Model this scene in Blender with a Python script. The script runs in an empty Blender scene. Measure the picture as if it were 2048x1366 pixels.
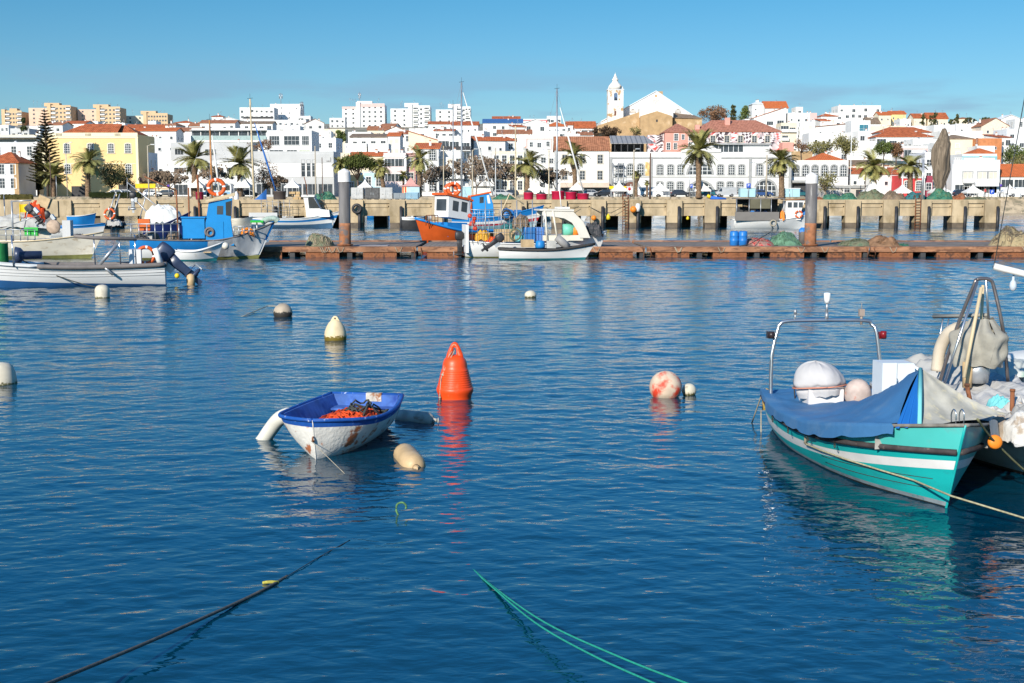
import bpy, math, random
from mathutils import Vector, Matrix, noise
R = math.radians; PI = math.pi
random.seed(11); rnd = random.random; ru = random.uniform
S = bpy.context.scene; COL = S.collection

# ------------------------------------------------------------------ camera, sky, sun, exposure
F = 2600.0; TH = math.atan(293 / F); CZ = 3.5          # focal length in photo pixels, pitch, eye height
cd = bpy.data.cameras.new('camera'); cam = bpy.data.objects.new('camera', cd); COL.objects.link(cam)
cd.sensor_width = 36; cd.lens = 36 * F / 2048; cd.clip_start = 0.3; cd.clip_end = 9000
cam.location = (0, 0, CZ); cam.rotation_euler = (PI / 2 - TH, 0, 0); S.camera = cam

SUN_EL = R(25); SUN_AZ = R(207)                        # compass style: 180 = behind the camera, more = to its left
sv = Vector((math.sin(SUN_AZ) * math.cos(SUN_EL), math.cos(SUN_AZ) * math.cos(SUN_EL), math.sin(SUN_EL)))
w = bpy.data.worlds.new('World'); S.world = w; w.use_nodes = True
nt = w.node_tree; nt.nodes.clear()
def N(t, ty, **k):
    n = t.nodes.new(ty)
    for a, b in k.items(): setattr(n, a, b)
    return n
out = N(nt, 'ShaderNodeOutputWorld'); bg = N(nt, 'ShaderNodeBackground')
sky = N(nt, 'ShaderNodeTexSky', sky_type='NISHITA', sun_disc=False, sun_elevation=SUN_EL, sun_rotation=SUN_AZ,
        altitude=0, air_density=1.0, dust_density=0.35, ozone_density=2.2)
tc = N(nt, 'ShaderNodeTexCoord'); mp = N(nt, 'ShaderNodeMapping'); mp.inputs['Scale'].default_value = (3.2, 3.2, 22)
mp.inputs['Location'].default_value = (0.55, 0.1, 0.4)
nz = N(nt, 'ShaderNodeTexNoise'); nz.inputs['Scale'].default_value = 1.5; nz.inputs['Detail'].default_value = 5; nz.inputs['Roughness'].default_value = .5
cr = N(nt, 'ShaderNodeMapRange'); cr.inputs[1].default_value = .49; cr.inputs[2].default_value = .63; cr.interpolation_type = 'SMOOTHSTEP'
sx = N(nt, 'ShaderNodeSeparateXYZ'); hz = N(nt, 'ShaderNodeMapRange'); hz.inputs[1].default_value = .115; hz.inputs[2].default_value = .045; hz.interpolation_type = 'SMOOTHSTEP'
mu = N(nt, 'ShaderNodeMath', operation='MULTIPLY'); mu2 = N(nt, 'ShaderNodeMath', operation='MULTIPLY'); mu2.inputs[1].default_value = .75
mx = N(nt, 'ShaderNodeMix', data_type='RGBA'); mx.inputs[7].default_value = (1.9, 2.9, 4.2, 1)
tint = N(nt, 'ShaderNodeMix', data_type='RGBA', blend_type='MULTIPLY'); tint.inputs[0].default_value = 1
tr = N(nt, 'ShaderNodeValToRGB'); tr.color_ramp.elements[0].position = 0; tr.color_ramp.elements[0].color = (.44, .58, .76, 1); tr.color_ramp.elements[1].position = .6; tr.color_ramp.elements[1].color = (.40, .92, 1.3, 1)
for p_, c_ in ((.15, (.21, .52, .69, 1)), (.32, (.17, .78, 1.2, 1))): tr.color_ramp.elements.new(p_).color = c_
L = nt.links.new
L(tc.outputs['Generated'], mp.inputs[0]); L(mp.outputs[0], nz.inputs[0]); L(nz.outputs[0], cr.inputs[0])
L(tc.outputs['Generated'], sx.inputs[0]); L(sx.outputs[2], tr.inputs[0]); L(tr.outputs[0], tint.inputs[7]); L(sx.outputs[2], hz.inputs[0]); L(cr.outputs[0], mu.inputs[0]); L(hz.outputs[0], mu.inputs[1])
L(mu.outputs[0], mu2.inputs[0]); L(sky.outputs[0], tint.inputs[6]); L(tint.outputs[2], mx.inputs[6]); L(mu2.outputs[0], mx.inputs[0])
L(mx.outputs[2], bg.inputs[0]); bg.inputs[1].default_value = 0.115; L(bg.outputs[0], out.inputs[0])
sd = bpy.data.lights.new('sun', 'SUN'); sd.energy = 5.0; sd.angle = R(.53); sd.color = (1, .93, .82)
so = bpy.data.objects.new('sun', sd); COL.objects.link(so); so.rotation_euler = sv.to_track_quat('Z', 'Y').to_euler(); so.location = (-50, -50, 60)
S.view_settings.view_transform = 'Standard'; S.view_settings.look = 'None'; S.view_settings.exposure = 0.32; S.view_settings.gamma = 1
S.cycles.max_bounces = 6; S.cycles.caustics_reflective = False; S.cycles.caustics_refractive = False

# ------------------------------------------------------------------ pixel -> world helpers (used to measure, objects stand at their own distance)
def ray(px, py):
    u = px - 1024; v = 683 - py
    return Vector((u, F * math.cos(TH) + v * math.sin(TH), v * math.cos(TH) - F * math.sin(TH)))
def at(px, py, Y):
    d = ray(px, py); return Vector((d.x * Y / d.y, Y, CZ + d.z * Y / d.y))
def on(px, py, z=0.0):
    d = ray(px, py); t = (z - CZ) / d.z; return Vector((d.x * t, d.y * t, z))

# ------------------------------------------------------------------ materials
MATS = {}
def principled(name):
    m = bpy.data.materials.new(name); m.use_nodes = True; t = m.node_tree
    return m, t, t.nodes['Principled BSDF']
def mat(name, col, rough=.65, var=.14, scale=1.5, metal=0, spec=.35, bump=0.0, bscale=20, dirt=None, dscale=2.0, dth=.56, stretch=(1, 1, 1), dw=.08):
    """noise-varied paint; dirt = second colour in patches with their own shape"""
    if name in MATS: return MATS[name]
    m, t, b = principled(name)
    g = N(t, 'ShaderNodeNewGeometry'); mp = N(t, 'ShaderNodeMapping'); mp.inputs['Scale'].default_value = stretch
    t.links.new(g.outputs['Position'], mp.inputs[0])
    n = N(t, 'ShaderNodeTexNoise'); n.inputs['Scale'].default_value = scale; n.inputs['Detail'].default_value = 5
    t.links.new(mp.outputs[0], n.inputs[0])
    r = N(t, 'ShaderNodeMix', data_type='RGBA')
    c = Vector(col[:3])
    lo = c * (1 - var); hi = c * (1 + var * .55)
    r.inputs[6].default_value = (*lo, 1); r.inputs[7].default_value = (*[min(1, x) for x in hi], 1)
    mr = N(t, 'ShaderNodeMapRange'); mr.inputs[1].default_value = .32; mr.inputs[2].default_value = .68
    t.links.new(n.outputs[0], mr.inputs[0]); t.links.new(mr.outputs[0], r.inputs[0])
    res = r.outputs[2]
    if dirt is not None:
        n2 = N(t, 'ShaderNodeTexNoise'); n2.inputs['Scale'].default_value = dscale; n2.inputs['Detail'].default_value = 8; n2.inputs['Roughness'].default_value = .62
        t.links.new(mp.outputs[0], n2.inputs[0])
        m2 = N(t, 'ShaderNodeMapRange'); m2.inputs[1].default_value = dth; m2.inputs[2].default_value = dth + dw
        t.links.new(n2.outputs[0], m2.inputs[0])
        x = N(t, 'ShaderNodeMix', data_type='RGBA'); x.inputs[7].default_value = (*dirt, 1)
        t.links.new(res, x.inputs[6]); t.links.new(m2.outputs[0], x.inputs[0]); res = x.outputs[2]
    t.links.new(res, b.inputs['Base Color'])
    b.inputs['Roughness'].default_value = rough; b.inputs['Metallic'].default_value = metal; b.inputs['Specular IOR Level'].default_value = spec
    if bump:
        nb = N(t, 'ShaderNodeTexNoise'); nb.inputs['Scale'].default_value = bscale; nb.inputs['Detail'].default_value = 4
        bp = N(t, 'ShaderNodeBump'); bp.inputs['Strength'].default_value = .8; bp.inputs['Distance'].default_value = bump
        t.links.new(mp.outputs[0], nb.inputs[0]); t.links.new(nb.outputs[0], bp.inputs['Height']); t.links.new(bp.outputs[0], b.inputs['Normal'])
    MATS[name] = m; return m
def stripes(name, ca, cb, axis, period, width=.5, rough=.7, noise_=.2):
    """two colours in stripes along a world axis: tiles, planks"""
    if name in MATS: return MATS[name]
    m, t, b = principled(name)
    g = N(t, 'ShaderNodeNewGeometry'); s = N(t, 'ShaderNodeSeparateXYZ'); t.links.new(g.outputs['Position'], s.inputs[0])
    a = N(t, 'ShaderNodeMath', operation='DIVIDE'); a.inputs[1].default_value = period; t.links.new(s.outputs[axis], a.inputs[0])
    f = N(t, 'ShaderNodeMath', operation='FRACT'); t.links.new(a.outputs[0], f.inputs[0])
    c = N(t, 'ShaderNodeMath', operation='GREATER_THAN'); c.inputs[1].default_value = width; t.links.new(f.outputs[0], c.inputs[0])
    x = N(t, 'ShaderNodeMix', data_type='RGBA'); x.inputs[6].default_value = (*ca, 1); x.inputs[7].default_value = (*cb, 1); t.links.new(c.outputs[0], x.inputs[0])
    n = N(t, 'ShaderNodeTexNoise'); n.inputs['Scale'].default_value = 1.1; n.inputs['Detail'].default_value = 6; n.inputs['Roughness'].default_value = .7; t.links.new(g.outputs['Position'], n.inputs[0])
    mr = N(t, 'ShaderNodeMapRange'); mr.inputs[1].default_value = .3; mr.inputs[2].default_value = .7; mr.inputs[3].default_value = 1 - noise_ * 1.6; mr.inputs[4].default_value = 1 + noise_; t.links.new(n.outputs[0], mr.inputs[0])
    v = N(t, 'ShaderNodeVectorMath', operation='SCALE'); t.links.new(x.outputs[2], v.inputs[0]); t.links.new(mr.outputs[0], v.inputs['Scale'])
    t.links.new(v.outputs[0], b.inputs['Base Color']); b.inputs['Roughness'].default_value = rough; b.inputs['Specular IOR Level'].default_value = .25
    MATS[name] = m; return m
def leafm(name, col, var=.45, scale=.9):
    if name in MATS: return MATS[name]
    m = mat(name, col, .75, var, scale, spec=.15)
    b = m.node_tree.nodes['Principled BSDF']; b.inputs['Transmission Weight'].default_value = 0
    return m

WHITE = mat('white_wall', (.72, .71, .68), .85, .08, .35, dirt=(.56, .53, .48), dscale=.45, dth=.57, dw=.22, stretch=(1, 1, .6))
WHITE2 = mat('cool_white_wall', (.68, .69, .70), .85, .1, .3, dirt=(.55, .54, .52), dscale=.5, dth=.6, dw=.2)
CREAM = mat('cream_wall', (.74, .64, .47), .85, .1, .3, dirt=(.55, .47, .36), dscale=.5, dth=.6, dw=.15)
GREYW = mat('grey_wall', (.50, .50, .49), .85, .1, .3)
PINK = mat('pink_wall', (.66, .46, .42), .85, .08, .4)
SALMON = mat('salmon_wall', (.62, .30, .24), .85, .1, .4)
YELL = mat('yellow_wall', (.78, .56, .26), .85, .06, .25, dirt=(.70, .50, .24), dscale=.6, dth=.6, dw=.1)
YTRIM = mat('pale_yellow_trim', (.80, .70, .48), .85, .06, .4)
OCHRE = mat('ochre_wall', (.44, .29, .15), .9, .18, .5, dirt=(.58, .42, .26), dscale=.4, dth=.55, dw=.15)
TAN = mat('tan_render', (.60, .42, .25), .85, .08, .2)
TANP = mat('pink_tan_render', (.66, .46, .34), .85, .08, .2)
REDW = mat('red_wall', (.60, .05, .05), .8, .08, .5)
LBLUE = mat('light_blue_wall', (.42, .62, .72), .8, .06, .5)
TERR = stripes('terracotta_tiles', (.50, .14, .05), (.34, .085, .035), 0, .45, .6, .85, .35)
TERR2 = stripes('weathered_terracotta_tiles', (.42, .18, .095), (.30, .12, .06), 0, .45, .6, .85, .35)
ORNG = stripes('new_orange_tiles', (.58, .16, .05), (.44, .10, .03), 0, .45, .6, .8, .2)
BROWNR = stripes('brown_tiles', (.27, .19, .13), (.2, .14, .09), 0, .45, .6, .85, .3)
GREYR = stripes('grey_metal_roof', (.30, .29, .28), (.17, .17, .17), 0, 1.1, .75, .5, .1)
GLASS = mat('dark_window_glass', (.055, .065, .075), .12, .5, 1.2, spec=.6)
BLIND = mat('closed_shutter', (.62, .56, .46), .7, .1, 2)
FRAME = mat('white_window_frame', (.76, .76, .74), .6, .05)
STONE = mat('grey_stone_trim', (.34, .34, .33), .8, .12, 2)
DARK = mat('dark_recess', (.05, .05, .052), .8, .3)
CONC = mat('stained_concrete', (.45, .35, .22), .9, .3, .9, bump=.02, bscale=6, dirt=(.24, .18, .10), dscale=.8, dth=.52, dw=.16, stretch=(1, 1, .45))
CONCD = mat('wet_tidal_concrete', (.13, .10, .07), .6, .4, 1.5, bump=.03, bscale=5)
METAL = mat('galvanised_metal', (.42, .43, .44), .4, .15, 4, metal=.6)
STEEL = mat('polished_steel', (.62, .62, .62), .22, .1, 4, metal=.95)
RUST = mat('rusty_steel', (.30, .11, .045), .85, .5, 3, dirt=(.10, .045, .025), dscale=3, dth=.5, bump=.01, bscale=14)
RUSTB = mat('weathered_rusty_timber', (.33, .16, .085), .85, .4, 2.2, dirt=(.15, .07, .04), dscale=2.5, dth=.5, stretch=(.5, 1, 1.6), bump=.015, bscale=9)
BLACK = mat('black_plastic', (.03, .03, .033), .45, .3, 3)
NAVY = mat('navy_engine_cover', (.03, .045, .09), .35, .2, 3, spec=.5)
BOATW = mat('white_boat_paint', (.78, .77, .74), .45, .08, 1.1, dirt=(.60, .56, .48), dscale=1.6, dth=.60, dw=.12, stretch=(1, 1, 2.5))
BOATC = mat('cream_boat_paint', (.70, .64, .52), .55, .14, 1.4, dirt=(.47, .38, .26), dscale=1.9, dth=.56, dw=.12, stretch=(1, 1, 2.2))
BOATB = mat('bright_blue_boat_paint', (.015, .20, .52), .45, .12, 1.5)
BOATB2 = mat('hull_blue_antifouling', (.02, .10, .26), .6, .25, 1.5)
DBLUE = mat('dark_blue_boat_paint', (.015, .03, .13), .5, .2, 1.5)
ORANGE = mat('orange_boat_paint', (.62, .10, .015), .5, .15, 1.5)
REDP = mat('red_boat_paint', (.45, .03, .04), .5, .2, 1.5)
TEALB = mat('teal_antifouling', (.02, .18, .2), .6, .25, 1.5)
WOOD = mat('varnished_mast_wood', (.42, .19, .06), .55, .2, 3)
PALEW = mat('pale_mast_wood', (.60, .48, .30), .6, .15, 3)
ROPE = mat('pale_rope', (.38, .33, .24), .9, .3, 30)
DROPE = mat('dark_rope', (.05, .055, .05), .9, .3, 30)
GROPE = mat('green_rope', (.015, .27, .19), .7, .2, 30)
OROPE = mat('orange_rope', (.62, .07, .012), .75, .25, 30)
TENT = mat('white_tent_fabric', (.76, .73, .68), .8, .05, 1)
TARPG = mat('grey_tarpaulin', (.42, .41, .38), .7, .25, 1.6, bump=.02, bscale=6)

# ------------------------------------------------------------------ mesh builder
class MB:
    def __init__(s): s.v = []; s.f = []; s.m = []; s.s = []
    def add(s, vs, fs, mi=0, sm=False, M=None):
        o = len(s.v)
        s.v += [tuple(M @ Vector(p)) if M else tuple(p) for p in vs]
        for i, f in enumerate(fs):
            s.f.append(tuple(o + k for k in f)); s.m.append(mi[i] if isinstance(mi, list) else mi); s.s.append(sm)
        return s
    def box(s, x0, x1, y0, y1, z0, z1, mi=0, M=None):
        v = [(x0, y0, z0), (x1, y0, z0), (x1, y1, z0), (x0, y1, z0), (x0, y0, z1), (x1, y0, z1), (x1, y1, z1), (x0, y1, z1)]
        return s.add(v, [(0, 3, 2, 1), (4, 5, 6, 7), (0, 1, 5, 4), (1, 2, 6, 5), (2, 3, 7, 6), (3, 0, 4, 7)], mi, False, M)
    def cb(s, c, d, mi=0, rz=0, rx=0, ry=0):
        M = Matrix.Translation(c) @ Matrix.Rotation(rz, 4, 'Z') @ Matrix.Rotation(ry, 4, 'Y') @ Matrix.Rotation(rx, 4, 'X')
        return s.box(-d[0] / 2, d[0] / 2, -d[1] / 2, d[1] / 2, -d[2] / 2, d[2] / 2, mi, M)
    def prism(s, poly, y0, y1, mi=0, M=None, smooth=False):        # poly in x,z, extruded along y
        n = len(poly); v = [(x, y0, z) for x, z in poly] + [(x, y1, z) for x, z in poly]
        fs = [tuple(range(n)), tuple(range(2 * n - 1, n - 1, -1))] + [(i, i + n, (i + 1) % n + n, (i + 1) % n) for i in range(n)]
        return s.add(v, fs, mi, smooth, M)
    def loft(s, rings, mi=0, sm=True, close=True, cap=True, M=None):
        k = len(rings[0]); v = [p for r in rings for p in r]; fs = []
        for i in range(len(rings) - 1):
            for j in range(k if close else k - 1):
                a = i * k + j; b = i * k + (j + 1) % k
                fs.append((a, b, b + k, a + k))
        if cap and close: fs += [tuple(range(k - 1, -1, -1)), tuple(range((len(rings) - 1) * k, len(rings) * k))]
        return s.add(v, fs, mi, sm, M)
    def tube(s, pts, r=.03, n=6, mi=0, sm=True):
        pts = [Vector(p) for p in pts]; k = len(pts)
        rr = r if isinstance(r, (list, tuple)) else [r] * k
        rings = []; up = Vector((0, 0, 1))
        for i, p in enumerate(pts):
            d = (pts[min(i + 1, k - 1)] - pts[max(i - 1, 0)])
            if d.length < 1e-9: d = Vector((0, 0, 1))
            d.normalize(); a = d.cross(up)
            if a.length < .05: a = d.cross(Vector((1, 0, 0)))
            a.normalize(); b = a.cross(d)
            rings.append([p + (a * math.cos(2 * PI * j / n) + b * math.sin(2 * PI * j / n)) * rr[i] for j in range(n)])
        return s.loft(rings, mi, sm)
    def lathe(s, prof, n=16, c=(0, 0, 0), mi=0, sm=True, M=None, sq=(1, 1)):
        rings = [[(c[0] + r * math.cos(2 * PI * j / n) * sq[0], c[1] + r * math.sin(2 * PI * j / n) * sq[1], c[2] + z) for j in range(n)] for r, z in prof]
        return s.loft(rings, mi, sm, M=M)
    def grid(s, fn, nu, nv, mi=0, sm=True):
        v = [fn(i / nu, j / nv) for i in range(nu + 1) for j in range(nv + 1)]
        fs = [(i * (nv + 1) + j, (i + 1) * (nv + 1) + j, (i + 1) * (nv + 1) + j + 1, i * (nv + 1) + j + 1) for i in range(nu) for j in range(nv)]
        return s.add(v, fs, mi, sm)
    def torus(s, c, Rr, r, ax='Y', n=24, k=8, mi=0, M=None):
        vs = []; fs = []
        for i in range(n):
            a = 2 * PI * i / n
            for j in range(k):
                b = 2 * PI * j / k; q = Rr + r * math.cos(b); x = q * math.cos(a); z = q * math.sin(a); y = r * math.sin(b)
                p = (x, y, z) if ax == 'Y' else ((y, x, z) if ax == 'X' else (x, z, y))
                vs.append((c[0] + p[0], c[1] + p[1], c[2] + p[2]))
        for i in range(n):
            for j in range(k):
                fs.append((i * k + j, ((i + 1) % n) * k + j, ((i + 1) % n) * k + (j + 1) % k, i * k + (j + 1) % k))
        if callable(mi): mi = [mi(i / n) for i in range(n) for j in range(k)]
        return s.add(vs, fs, mi, True, M)
    def mesh(s, name, mats):
        me = bpy.data.meshes.new(name); me.from_pydata(s.v, [], s.f)
        for m in (mats if isinstance(mats, (list, tuple)) else [mats]): me.materials.append(m)
        me.polygons.foreach_set('material_index', s.m); me.polygons.foreach_set('use_smooth', s.s); me.update()
        return me
    def build(s, name, mats, parent=None, loc=(0, 0, 0), rz=0):
        return link(name, s.mesh(name, mats), parent, loc, rz)
def link(name, me, parent=None, loc=(0, 0, 0), rz=0, sc=None):
    o = bpy.data.objects.new(name, me); COL.objects.link(o); o.parent = parent; o.location = loc; o.rotation_euler = (0, 0, rz)
    if sc: o.scale = sc
    return o
def tag(o, label, cat, group=None, kind=None):
    if label: o['label'] = label
    if cat: o['category'] = cat
    if group: o['group'] = group
    if kind: o['kind'] = kind
    return o
def thing(name, label, cat, loc=(0, 0, 0), rz=0, group=None):
    o = bpy.data.objects.new(name, None); COL.objects.link(o); o.location = loc; o.rotation_euler = (0, 0, rz); o.empty_display_size = .2
    return tag(o, label, cat, group)
def dup(root, loc, rz=None, label=None, sc=None):
    r = root.copy(); COL.objects.link(r); r.location = loc
    if rz is not None: r.rotation_euler = (0, 0, rz)
    if sc: r.scale = (sc,) * 3
    if label: r['label'] = label
    def rec(a, b):
        for ch in a.children:
            c = ch.copy(); COL.objects.link(c); c.parent = b; rec(ch, c)
    rec(root, r); return r
def struct(o): o['kind'] = 'structure'; return o

# ------------------------------------------------------------------ terrain and water
TZ = [(258, -1.2), (263, 2.9), (266, 3.1), (300, 3.1), (345, 5.5), (400, 10), (500, 19), (600, 27), (800, 43), (1000, 56), (1300, 74), (1600, 80), (3500, 60), (6500, 0)]
def ter(Y):
    for (a, za), (b, zb) in zip(TZ, TZ[1:]):
        if Y <= b: return za + (zb - za) * max(0, (Y - a)) / (b - a)
    return 0
HILLM = mat('dry_scrub_hillside', (.36, .31, .23), .95, .4, .08, dirt=(.14, .14, .07), dscale=.05, dth=.5, dw=.12)
ys = [258, 263, 266] + [270 + 12 * i for i in range(12)] + [420 + 30 * i for i in range(20)] + [1050, 1200, 1400, 1800, 2500, 3500, 6500]
ys = sorted(set(ys)); xs = [-4000, -2000, -900] + [-450 + 25 * i for i in range(37)] + [900, 2000, 4000]
mb = MB(); vs = []
for y in ys:
    for x in xs:
        vs.append((x, y, ter(y) + (noise.noise((x * .02, y * .02, 1)) * 1.2 * min(1, max(0, (y - 300) / 100)))))
nx = len(xs)
mb.add(vs, [(i * nx + j, i * nx + j + 1, (i + 1) * nx + j + 1, (i + 1) * nx + j) for i in range(len(ys) - 1) for j in range(nx - 1)], 0, True)
struct(mb.build('hillside', HILLM))
SAND = mat('sandy_bank', (.42, .33, .22), .95, .3, .7, dirt=(.20, .17, .11), dscale=.8, dth=.5)
mb = MB(); mb.grid(lambda u, v: (-700 + 1400 * u, 257.6 + 5.6 * v + noise.noise((u * 300, v * 3, 0)) * .3, -1.0 + 4.15 * v), 300, 4)
struct(mb.build('shore_bank', SAND))
ASPH = mat('promenade_paving', (.30, .28, .25), .9, .15, .5)
mb = MB(); mb.box(-700, 700, 263.1, 283, 2.5, 3.12); struct(mb.build('promenade', ASPH))
mb = MB(); mb.box(-500, 500, 266, 277, 3.0, 3.124); struct(mb.build('road', mat('asphalt', (.06, .06, .065), .9, .2, 1)))

def water_material():
    m, t, b = principled('harbour_water'); Lk = t.links.new
    b.inputs['Base Color'].default_value = (.0, .036, .068, 1); b.inputs['Roughness'].default_value = .04
    b.inputs['IOR'].default_value = 1.48; b.inputs['Specular IOR Level'].default_value = .5
    g = N(t, 'ShaderNodeNewGeometry'); mp = N(t, 'ShaderNodeMapping'); mp.inputs['Scale'].default_value = (1, 1.7, 1); mp.inputs['Rotation'].default_value = (0, 0, R(8))
    n = N(t, 'ShaderNodeTexNoise'); n.inputs['Scale'].default_value = 4.5; n.inputs['Detail'].default_value = 2; n.inputs['Distortion'].default_value = .3
    Lk(g.outputs['Position'], mp.inputs[0]); Lk(mp.outputs[0], n.inputs[0])
    bp = N(t, 'ShaderNodeBump'); bp.inputs['Strength'].default_value = 1; bp.inputs['Distance'].default_value = .011
    Lk(n.outputs[0], bp.inputs['Height']); Lk(bp.outputs[0], b.inputs['Normal']); return m
import numpy as np
def wave_sheet():
    """the harbour surface as real ripples: a sum of wind waves, each left out where the mesh is too coarse to carry it"""
    rg = np.random.RandomState(4); NR, NC = 1450, 760
    Yr = 5.5 * (259.4 / 5.5) ** (np.arange(NR + 1) / NR); dY = Yr * (math.log(259.4 / 5.5) / NR)
    k = np.linspace(-1, 1, NC + 1); Y = np.repeat(Yr[:, None], NC + 1, 1); X = k[None, :] * (.60 * Y + 7); DY = np.repeat(dY[:, None], NC + 1, 1)
    Z = np.zeros_like(X); wx = X + .35 * np.sin(Y * .31 + X * .11); wy = Y + .45 * np.sin(X * .27 - Y * .09)
    patch = .78 + .30 * np.sin(X * .13 + 1.3 * np.sin(Y * .05)) * np.sin(Y * .085 + .7) + .12 * np.sin(X * .41 - Y * .23)
    for i in range(84):
        lam = .15 * 26.0 ** (i / 83.0); th = rg.normal(R(97), R(44 if lam < 1.4 else 24)); kk = 2 * PI / lam
        sl = .0185 if lam < .42 else (.0115 if lam < .8 else (.0065 if lam < 1.7 else .0030))
        far = np.clip((Y - 18) / 50, 0, 1); boost = (1 + 3.4 * far) if .5 < lam < 1.35 else (1 + .8 * far + (4.5 * np.clip((Y - 70) / 60, 0, 1) if lam < 3.2 else 0))
        w_ = np.clip((lam / DY - 3.0) / 2.5, 0, 1) * (.66 + .34 * np.clip((Y - 16) / 30, 0, 1))
        Z += w_ * boost * sl / kk * np.sin(kk * (wx * math.cos(th) + wy * math.sin(th)) + rg.uniform(0, 6.28))
    Z *= patch; Z *= np.clip((259.4 - Y) / 3, 0, 1) + 0
    co = np.stack([X, Y, Z], -1).reshape(-1, 3).astype(np.float32); idx = np.arange((NR + 1) * (NC + 1)).reshape(NR + 1, NC + 1)
    q = np.stack([idx[:-1, :-1], idx[:-1, 1:], idx[1:, 1:], idx[1:, :-1]], -1).reshape(-1, 4).astype(np.int32)
    me = bpy.data.meshes.new('water'); me.vertices.add(len(co)); me.vertices.foreach_set('co', co.ravel()); me.loops.add(q.size); me.loops.foreach_set('vertex_index', q.ravel())
    me.polygons.add(len(q)); me.polygons.foreach_set('loop_start', np.arange(0, q.size, 4, dtype=np.int32)); me.polygons.foreach_set('use_smooth', np.ones(len(q), dtype=bool)); me.update(calc_edges=True)
    return me
WM_ = water_material(); me = wave_sheet(); me.materials.append(WM_); struct(link('water', me))
mb = MB(); mb.box(-2500, 2500, -60, 259.5, -3, -.16); struct(mb.build('water', WM_))
# ------------------------------------------------------------------ fishing quay on piers
QY = 140.0; QT = 2.96
QX0 = at(-30, 400, QY).x; QX1 = at(1996, 400, QY).x
q = thing('concrete_quay', 'long stained concrete fishing quay on piers across the harbour', 'quay', (0, QY, 0))
def pX(px): return at(px, 430, QY).x
mb = MB(); mb.box(QX0, QX1, .0, 9, 2.35, QT); mb.box(QX0, QX1, -.16, .0, 2.62, QT + .05); mb.build('deck_beam', CONC, q)
piers = [-60, 40, 130, 218, 300, 385, 465, 545, 625, 712, 795, 880, 960, 1038, 1118, 1196, 1266, 1348, 1424, 1500, 1572, 1638, 1704, 1780, 1845, 1917, 1982]
for i, px in enumerate(piers):
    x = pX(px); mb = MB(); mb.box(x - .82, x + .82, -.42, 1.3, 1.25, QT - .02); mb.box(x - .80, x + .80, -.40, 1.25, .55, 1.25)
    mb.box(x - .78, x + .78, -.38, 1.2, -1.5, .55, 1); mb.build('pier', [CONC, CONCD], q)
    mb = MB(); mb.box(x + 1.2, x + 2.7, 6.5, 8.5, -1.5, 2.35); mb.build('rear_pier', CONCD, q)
    if i + 1 < len(piers):
        x2 = pX(piers[i + 1]); mb = MB(); mb.box(x + .82, x2 - .82, .02, .4, 1.28, 2.35); mb.build('panel', CONC, q)
        mb = MB(); mb.box(x + .9, x2 - .9, -.05, .02, 2.18, 2.35); mb.box(x + .822, x + 1.0, -.05, .02, 1.3, 2.35); mb.box(x2 - 1.0, x2 - .822, -.05, .02, 1.3, 2.35); mb.build('panel_frame', CONC, q)
    if px > 200:
        mb = MB(); mb.tube([(x + .45, -.72, -1), (x + .45, -.72, 2.25)], .17, 8); mb.tube([(x + .45, -.72, 2.25), (x + .45, -.72, 2.32)], [.17, .08], 8); mb.build('fender_pile', BLACK, q)
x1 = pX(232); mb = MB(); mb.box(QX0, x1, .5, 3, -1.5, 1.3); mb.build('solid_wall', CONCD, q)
mb = MB(); mb.box(QX0, pX(120), -.6, -.16, 1.2, 2.9); mb.build('face_wall', CONC, q)
for px in (1250, 1832):
    x = pX(px); mb = MB()
    for s in (-.28, .28): mb.tube([(x + s, -.6, -.5), (x + s, -.6, 3.0), (x + s, -.5, 3.45), (x + s, -.1, 3.5), (x + s, .1, QT)], .05, 6)
    for k in range(11): mb.tube([(x - .28, -.6, .1 + .3 * k), (x + .28, -.6, .1 + .3 * k)], .035, 5)
    mb.build('ladder', RUST, q)
mb = MB(); mb.torus((pX(716), -.9, 2.05), .42, .15, 'Y', 20, 8); mb.build('tyre', BLACK, q)
for px in (1010, 1090, 1180): 
    x = pX(px); mb = MB(); mb.tube([(x, -.5, 2.2), (x + 1, -.7, 1.7), (x + 2.2, -.7, 1.6), (x + 3.6, -.5, 2.3)], .03, 4); mb.build('hanging_rope', DROPE, q)

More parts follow.
